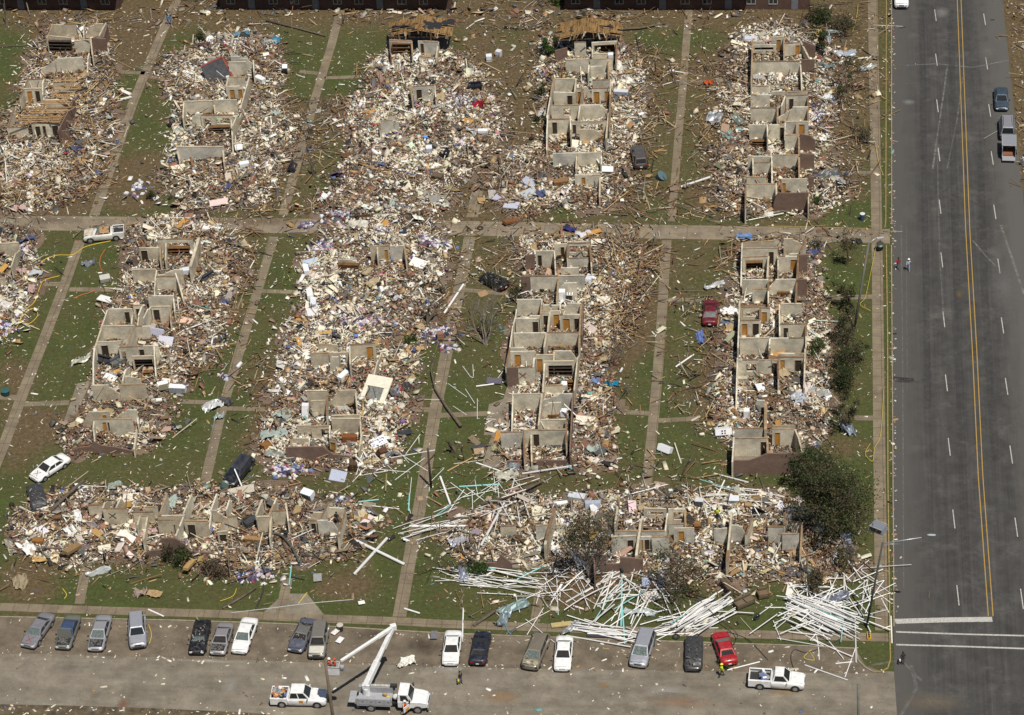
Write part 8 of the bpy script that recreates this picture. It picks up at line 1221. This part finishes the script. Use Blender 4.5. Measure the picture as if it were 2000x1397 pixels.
tree(1070, 108, 2.8, 'bright green bush left of the plywood roof', 1.2, 1700, .12, GRN, depth=3, name='shrub', cat='shrub', trunks=2, cz=.5, brown=.05); tree(1058, 190, 2.0, 'dull bush beside the plywood roofed ruin', 1.2, 800, .12, OL, depth=2, name='shrub', cat='shrub', trunks=3, cz=.5); tree(1056, 240, 1.6, 'small dark bush left of the plywood roofed ruin', .9, 600, .11, DK, depth=2, name='shrub', cat='shrub', trunks=2, cz=.5); tree(390, 80, 1.4, 'small dark bush left of the far rubble top', .9, 800, .11, DK, depth=2, name='shrub', cat='shrub', trunks=2, cz=.5); tree(299, 388, 1.2, 'small green bush on the dirt above the lane', .8, 600, .1, DK, depth=2, name='shrub', cat='shrub', trunks=2, cz=.5); tree(348, 1098, 2.4, 'evergreen bush before the brick stub of the near left ruin', 1.5, 2200, .12, DK, depth=3, name='shrub', cat='shrub', trunks=3, cz=.45); tree(415, 1120, 1.6, 'brown withered brush before the near left ruin', 1.9, 1300, .12, ((.09, .065, .04), (.12, .09, .055), (.07, .055, .03)), depth=3, name='shrub', cat='shrub', trunks=4, cz=.4, flatz=.5); tree(934, 1118, 1.6, 'bright green bush at the foot of the bare dark tree', 1.3, 1300, .12, GRN, depth=2, name='shrub', cat='shrub', trunks=3, cz=.45, brown=.02); tree(800, 672, 1.6, 'green bush in the clothing strewn middle rubble', 1.0, 800, .11, GRN, depth=2, name='shrub', cat='shrub', trunks=2, cz=.5); tree(1088, 8, 1.8, 'round green bush at the far edge', 1.2, 1000, .12, GRN, depth=2, name='shrub', cat='shrub', trunks=2, cz=.5); tree(1420, 1300, .7, 'cut green branch on the street below the red car', .9, 700, .12, DK, depth=2, name='branch', cat='branch', trunks=3, cz=.4, flatz=.4)
tree(1010, 590, 3.0, 'dark leafy brush at the upper left of the many roomed ruin', 1.2, 500, .12, DK, depth=3, name='shrub', cat='shrub', trunks=3, brown=.3)
tree(948, 672, 6.5, 'stripped fallen tree with splayed grey limbs left of the many roomed ruin', 2.2, 0, lean=(-.15, .5), depth=4, trunks=6, bark=M_BARKG, cl=.45, tr=.3); tree(838, 630, 4.8, 'broken dark tree stump with limbs beside the middle rubble', 1.5, 0, lean=(.1, .2), depth=3, trunks=2, cl=.6, tr=.3); tree(887, 884, 3.6, 'snapped thick trunk by the middle footpath', 1, 0, lean=(-.08, .1), depth=1, tr=.34, cl=.4); tree(1195, 712, 3.4, 'grey heap of bare branches right of the many roomed ruin', 2.2, 250, .1, OL, depth=4, trunks=7, bark=M_BARKG, cl=.8, tr=.14, brown=.9); tree(1225, 770, 2.2, 'low tangle of bare twigs right of the many roomed ruin', 2, 0, depth=3, trunks=6, bark=M_BARKG, cl=.9, tr=.09); tree(1300, 985, 2.4, 'tangle of bare branches behind the near right ruin', 2, 0, depth=4, trunks=6, cl=.9, tr=.12, lean=(.4, 0)); tree(605, 262, 1.8, 'low tangle of bare branches on the far grass', 2, 0, depth=4, trunks=7, cl=1.0, tr=.12, lean=(.5, 0)); tree(560, 250, 1.6, 'bare branch tangle right of the far rubble', 2, 0, depth=4, trunks=6, cl=1.0, tr=.1, lean=(-.5, .2)); tree(641, 212, 2.4, 'short dead tree on the far grass', 1, 0, depth=3, trunks=2, cl=.5, tr=.15)
tree(612, 340, 3.4, 'pair of dark stumps on the far lawn', 1, 0, depth=1, trunks=2, cl=.25, tr=.32); tree(548, 315, 4.6, 'thin leafless trunk above the lane', 1, 0, depth=2, lean=(-.1, 0), cl=.25, tr=.12); tree(12, 52, 5.0, 'leftmost dark trunk at the far left corner', 1, 0, depth=2, cl=.2, tr=.22); tree(670, 50, 4.0, 'dark bare trunk at the far end of a footpath', 1, 0, depth=1, cl=.2, tr=.2); tree(1374, 55, 4.2, 'thin bare trunk on the far lawn right of the plywood roof', 1, 0, depth=1, cl=.2, tr=.12); tree(1665, 1118, 4.5, 'thin dead tree under the large leafy tree', 1, 0, depth=4, cl=.5, tr=.1); tree(1660, 420, 2.0, 'dead brush by the lane end', 1, 0, depth=3, trunks=4, cl=.6, tr=.07)
for i, (x, y, hh, lab) in enumerate(((1080, 1125, 5.0, 'thin snapped trunk standing in the near right rubble'), (1275, 1000, 4.0, 'thin snapped trunk behind the near right ruin'), (480, 1100, 3.4, 'thin snapped trunk before the near left ruin'), (1210, 690, 4.2, 'thin bare trunk right of the many roomed ruin'), (870, 575, 4.4, 'thin bare trunk left of the fallen grey limbs'), (905, 900, 4.0, 'thin bare trunk by the middle footpath'), (700, 560, 3.0, 'thin bare trunk in the clothing strewn rubble'), (1330, 940, 4.4, 'thin bare trunk near the fallen refrigerator'))): tree(x, y, hh, lab, 1, 0, depth=3, cl=.5, tr=.11, trunks=1)
def log(pts, rads, label, zs):
    mb = MB(); mb.tube([at(x, y, z) for (x, y), z in zip(pts, zs)], rads, 8); tag(obj('log', mb.mesh('log', M_BARK, True)), label, 'log', 'broken trunks and poles')
log([(98, 998), (130, 968), (164, 938)], (.22, .19, .15), 'dark trunk leaning across the near left rubble', (.7, 1.1, 1.5)); log([(900, 832), (872, 795), (850, 760), (842, 725), (850, 690)], (.19, .16, .12, .09, .05), 'long curved dark trunk lying across the middle footpath', (.35, .3, .4, .5, .8)); log([(520, 40), (580, 55), (636, 70)], (.16, .13, .09), 'dark trunk lying on the far lawn', (.2, .2, .25)); log([(925, 1222), (945, 1208), (968, 1192)], (.17, .17, .16), 'thick squared timber on the near kerb', (.2, .25, .4)); log([(435, 1188), (470, 1168), (500, 1148)], (.12, .12, .1), 'long timber lying on the near lawn', (.15, .2, .25)); log([(940, 985), (1010, 965), (1060, 940)], (.2, .16, .1), 'dark fallen trunk behind the near right ruin', (.4, .6, .5)); log([(870, 1016), (930, 1010), (985, 1000)], (.18, .15, .1), 'fallen trunk under the white pipes behind the near right ruin', (.3, .5, .6)); log([(0, 92), (60, 88), (110, 86)], (.12, .1, .06), 'thin dark branch on the far left lawn', (.1, .12, .1)); log([(1115, 62), (1250, 55), (1300, 45)], (.18, .15, .1), 'fallen grey trunk right of the plywood roof', (.3, .3, .3)); 
def pole(px, py, h, r, label, top=None, tz=None, arm=None, name='utility_pole', mat=None):
    p = at(px, py, 0); e = empty(name, p, label, 'pole', 'poles standing about the site'); t = (at(*top, tz)-p) if top else Vector((0, 0, h)); mb = MB(); mb.tube([(0, 0, -.1), t*.5, t], (r, r*.88, r*.75), 10); obj('shaft', mb.mesh('shaft', mat or M_WOODP, True), e)
    if arm:
        for a in arm: q = at(*a[0], a[1])-p; mb = MB(); mb.tube([t*a[2], q], .045, 6); obj('arm', mb.mesh('arm', plain('galvanised', (.55, .58, .60), .4, .5, .1, 3), True), e)
    return e, t
pole(661, 1478, 0, .19, 'brown utility pole in front of the bucket', (635, 1292), 12.0); pole(1678, 1500, 0, .17, 'grey utility pole cut by the bottom edge at right', (1676, 1338), 10.5, None, 'utility_pole', plain('grey_pole_wood', (.13, .13, .11), .9, 0, .3, 1)); pole(842, 952, 5.6, .15, 'short dark pole standing on the middle footpath', None, None, None, 'utility_pole', plain('dark_pole_wood', (.06, .045, .035), .9, 0, .3, 1))
e, t = pole(1692, 1226, 0, .125, 'leaning dark lamp post at the corner heap of pipes', (1724, 1060), 10.6, [((1800, 1050), 11.5, .99), ((1760, 1062), 10.4, .98)], 'lamp_post', plain('tarred_pole', (.06, .062, .058), .8, 0, .3, 1)); mb = MB(); mb.loft([[t+Vector((4.6+x, .35, .9))+Vector((0, .14*k*math.cos(a), .08*k*math.sin(a))) for a in [i*math.pi/4 for i in range(8)]] for x, k in ((-.1, .5), (.1, 1), (.6, 1), (.75, .4))]); obj('lamp_head', mb.mesh('lamp_head', plain('galvanised', (.55, .58, .60))), e)
e, t = pole(1668, 645, 0, .15, 'leaning grey lamp post on the lawn by the lane end', (1697, 474), 11.0, [((1712, 464), 11.4, .99)], 'lamp_post', plain('grey_pole_wood', (.13, .13, .11))); mb = MB(); mb.box(t+Vector((1.3, .3, .45)), (.8, .3, .16), .2); obj('lamp_head', mb.mesh('lamp_head', M_LW), e)

# ================================================================== PEOPLE
SK = [(.30, .16, .095), (.10, .052, .032), (.36, .21, .13)]
def person(px, py, face, top, legs, label, skin=1, hair=(.015, .012, .010), pose='stand', hat=None, vest=None, long=False, z=None, world=None, bag=None, scale=1.0, shoes=(.04, .035, .03)):
    p = world if world is not None else (gp(px, py) if z is None else at(px, py, z)); e = empty('person', p, label, 'person', None, (0, 0, R(face))); s = SK[skin]
    hip, kn, an = .92, .50, .08; st = {'stand': .06, 'walk': .32}.get(pose, .06); V_, E_, RD, rg_ = [], [], [], []
    def add(co, r, par, part): V_.append(Vector(co)); RD.append(r); rg_.append(part); (E_.append((par, len(V_)-1)) if par is not None else None); return len(V_)-1
    pel = add((0, 0, hip+.02), .13, None, 'leg'); wa = add((.01, 0, 1.10), .115, pel, 'top'); ch = add((.02, 0, 1.30), .14, wa, 'top'); nk = add((.02, 0, 1.46), .062, ch, 'skin'); hd0 = add((.035, 0, 1.55), .082, nk, 'skin'); hd1 = add((.04, 0, 1.66), .094, hd0, 'skin'); hd2 = add((.03, 0, 1.74), .062, hd1, 'skin')
    hands = []
    for sd in (-1, 1):
        f = st*sd; h = add((0, sd*.095, hip-.04), .092, pel, 'leg'); k = add((f*.5+.03, sd*.10, kn), .062, h, 'leg'); a = add((f-.02 if f > 0 else f-.06, sd*.10, an+(.0 if f >= 0 else .04)), .042, k, 'leg'); t = add((f+.15, sd*.115, .035), .038, a, 'shoe')
        sh = add((.0, sd*.19, 1.40), .068, ch, 'top'); fo = -f*.8
        if pose == 'reach': el = add((.18, sd*.25, 1.22), .046, sh, 'top'); wr = add((.40, sd*.20, 1.28), .030, el, 'skin')
        elif pose == 'hold': el = add((.02, sd*.30, 1.15), .046, sh, 'top'); wr = add((.22, sd*.16, 1.10), .030, el, 'skin')
        else: el = add((fo*.35, sd*.25, 1.13), .046, sh, 'top'); wr = add((fo+.05, sd*.24, .90), .030, el, 'skin')
        d = (V_[wr]-V_[el]).normalized(); pa = add(V_[wr]+d*.07, .036, wr, 'skin')
        for q in range(4): b = V_[pa]+d*.03+Vector((.026*(q-1.5)*.9, 0, 0)) ; k1 = add(b+d*(.035+.006*(q in (1, 2))), .010, pa, 'skin'); add(b+d*(.07+.012*(q in (1, 2)))+Vector((.008, -sd*.012, 0)), .008, k1, 'skin')
        th = add(V_[wr]+d*.045+Vector((.035, 0, 0)), .011, wr, 'skin'); add(V_[wr]+d*.085+Vector((.05, -sd*.01, 0)), .009, th, 'skin')
    add((.125, 0, 1.635), .018, hd1, 'skin')                     # nose
    me = bpy.data.meshes.new('person_body'); me.from_pydata([tuple(v) for v in V_], E_, []); o = obj('body', me, e); e.scale = (scale,)*3
    sm = o.modifiers.new('skin', 'SKIN'); o.modifiers.new('sub', 'SUBSURF').levels = 1
    sk = me.skin_vertices[0].data if me.skin_vertices else None
    for i, r in enumerate(RD): sk[i].radius = (r, r*(1.35 if rg_[i] == 'top' and i in (wa, ch) else 1.0)) if False else (r, r)
    sk[0].use_root = True
    dg = bpy.context.evaluated_depsgraph_get(); m2 = bpy.data.meshes.new_from_object(o.evaluated_get(dg)); o.modifiers.clear(); o.data = m2
    mats = {'skin': plain('skin_%d' % skin, s, .6, 0, .1, 8), 'top': plain('shirt_%s' % str(top), top, .9, 0, .15, 6), 'leg': plain('trousers_%s' % str(legs), legs, .9, 0, .2, 6), 'shoe': plain('shoes_%s' % str(shoes), shoes, .7, 0, .1, 6)}
    m2.materials.clear(); ks = list(mats); [m2.materials.append(mats[k]) for k in ks]; PV = np.array([tuple(v) for v in V_]); 
    for pl in m2.polygons:
        i = int(np.argmin(((PV-np.array(pl.center))**2).sum(1)-np.array(RD)**2)); pl.material_index = ks.index(rg_[i]); pl.use_smooth = True
    # face and hair
    mb = MB()
    for sd in (-1, 1): mb.box((.125, sd*.035, 1.668), (.02, .024, .012))
    obj('eyes', mb.mesh('eyes', M_INT), e); mb = MB(); mb.box((.122, 0, 1.585), (.02, .045, .01)); obj('mouth', mb.mesh('mouth', plain('lips', (.20, .06, .05), .6)), e)
    for sd in (-1, 1): mb = MB(); mb.box((.03, sd*.098, 1.645), (.04, .02, .06)); obj('ear', mb.mesh('ear', mats['skin']), e)
    mb = MB(); hz = (1.48 if long else 1.60); mb.loft([[(.015+kx+.112*k*math.cos(a)*1.05, .108*k*math.sin(a), z) for a in [i*math.pi/6 for i in range(12)]] for z, k, kx in ((hz, .75, -.055), (1.66, .99, -.035), (1.74, .88, -.01), (1.79, .5, 0), (1.80, .1, 0))]); obj('hair', mb.mesh('hair', plain('hair_%s' % str(hair), hair, .8, 0, .2, 20), True), e)
    if hat: mb = MB(); mb.loft([[(.03+.135*k*math.cos(a)*1.1, .125*k*math.sin(a), z) for a in [i*math.pi/7 for i in range(14)]] for z, k in ((1.725, 1.22), (1.745, 1.2), (1.75, .98), (1.82, .86), (1.86, .4))]); obj('hard_hat' if vest or pose in ('reach', 'hold') else 'cap', mb.mesh('hat', plain('hat_%s' % str(hat), hat, .5, 0, .1, 6), True), e)
    if vest:
        mb = MB(); mb.loft([[(.015+.178*k*math.cos(a)*.92, .215*k*math.sin(a), z) for a in [i*math.pi/8 for i in range(16)]] for z, k in ((.96, .86), (1.12, .82), (1.28, .93), (1.40, .92), (1.47, .5))]); obj('safety_vest', mb.mesh('vest', plain('vest_%s' % str(vest), vest, .7, 0, .1, 6), True), e)
    if bag: mb = MB(); mb.loft([[(.05+.14*k*math.cos(a), -.34+.1*k*math.sin(a), z) for a in [i*math.pi/5 for i in range(10)]] for z, k in ((.55, .7), (.62, 1), (.82, .9), (.9, .3))]); b = obj('bag', mb.mesh('bag', plain('bag_%s' % str(bag), bag, .8, 0, .2, 6), True)); b.location = p; b.rotation_euler = (0, 0, R(face)); b.scale = (scale,)*3; tag(b, 'bag carried by the '+label, 'bag')
    return e
LIME = (.50, .62, .02); ORG = (.60, .10, .015)
person(329, 49, 80, (.06, .22, .28), (.10, .14, .30), 'person in teal top and blue striped trousers on the far footpath', pose='walk'); person(335, 50, 80, (.14, .18, .34), (.16, .2, .36), 'person in blue clothes on the far footpath', pose='walk')
person(434, 673, 200, (.42, .50, .66), (.05, .06, .09), 'person in pale blue shirt on the grass left of a footpath', pose='walk'); person(443, 667, 200, (.06, .12, .26), (.10, .14, .20), 'person in dark blue jacket behind the pale blue shirt', pose='stand', bag=(.015, .015, .017))
person(1401, 1016, 100, (.03, .035, .06), (.025, .03, .05), 'worker in lime vest standing inside the near right ruin', vest=LIME, skin=1, pose='hold'); person(1409, 1322, 20, (.50, .62, .02), (.02, .02, .025), 'worker in lime vest striding along the near street', vest=LIME, pose='walk', skin=0, hat=(.75, .6, .05))
person(1754, 526, -80, (.32, .02, .03), (.06, .10, .22), 'person in red top and blue jeans walking down the avenue', pose='walk', long=True); person(1774, 529, -85, (.50, .54, .62), (.22, .32, .52), 'person in white cap and pale blue clothes on the avenue', pose='walk', hat=(.75, .75, .73), skin=0)
person(900, 1336, -40, (.02, .02, .022), (.05, .05, .07), 'person in black top with yellow bag standing on the near street', long=True, bag=(.60, .52, .06), skin=2); person(1763, 1298, -70, (.03, .028, .028), (.05, .05, .06), 'person in dark top with white bag at the street corner', long=True, bag=(.72, .72, .72))
person(1998, 325, 150, (.55, .62, .72), (.20, .26, .38), 'person in pale shirt reaching into the silver trailer at right', pose='reach', skin=0); person(793, 1394, 150, ORG, (.45, .08, .015), 'worker in orange clothes at the bucket truck door', hat=(.7, .68, .64), pose='hold', skin=0, world=at(793, 1394, 0))
B0 = Vector(BUCKET); yv = Vector((math.cos(BYAW), math.sin(BYAW), 0)); person(0, 0, math.degrees(BYAW)+150, ORG, (.05, .06, .10), 'lineworker in orange with white hard hat standing in the raised bucket', hat=(.8, .8, .8), pose='reach', skin=0, world=B0+yv*-.25+Vector((0, 0, .07))); person(0, 0, math.degrees(BYAW)+190, (.50, .09, .02), (.05, .05, .08), 'second lineworker in orange with red hard hat in the raised bucket', hat=(.55, .06, .03), pose='hold', skin=2, world=B0+yv*.3+Vector((0, 0, .07)))
person(659, 1024, -100, (.03, .025, .03), (.04, .04, .05), 'person in black standing between walls of the near left ruin', pose='hold')
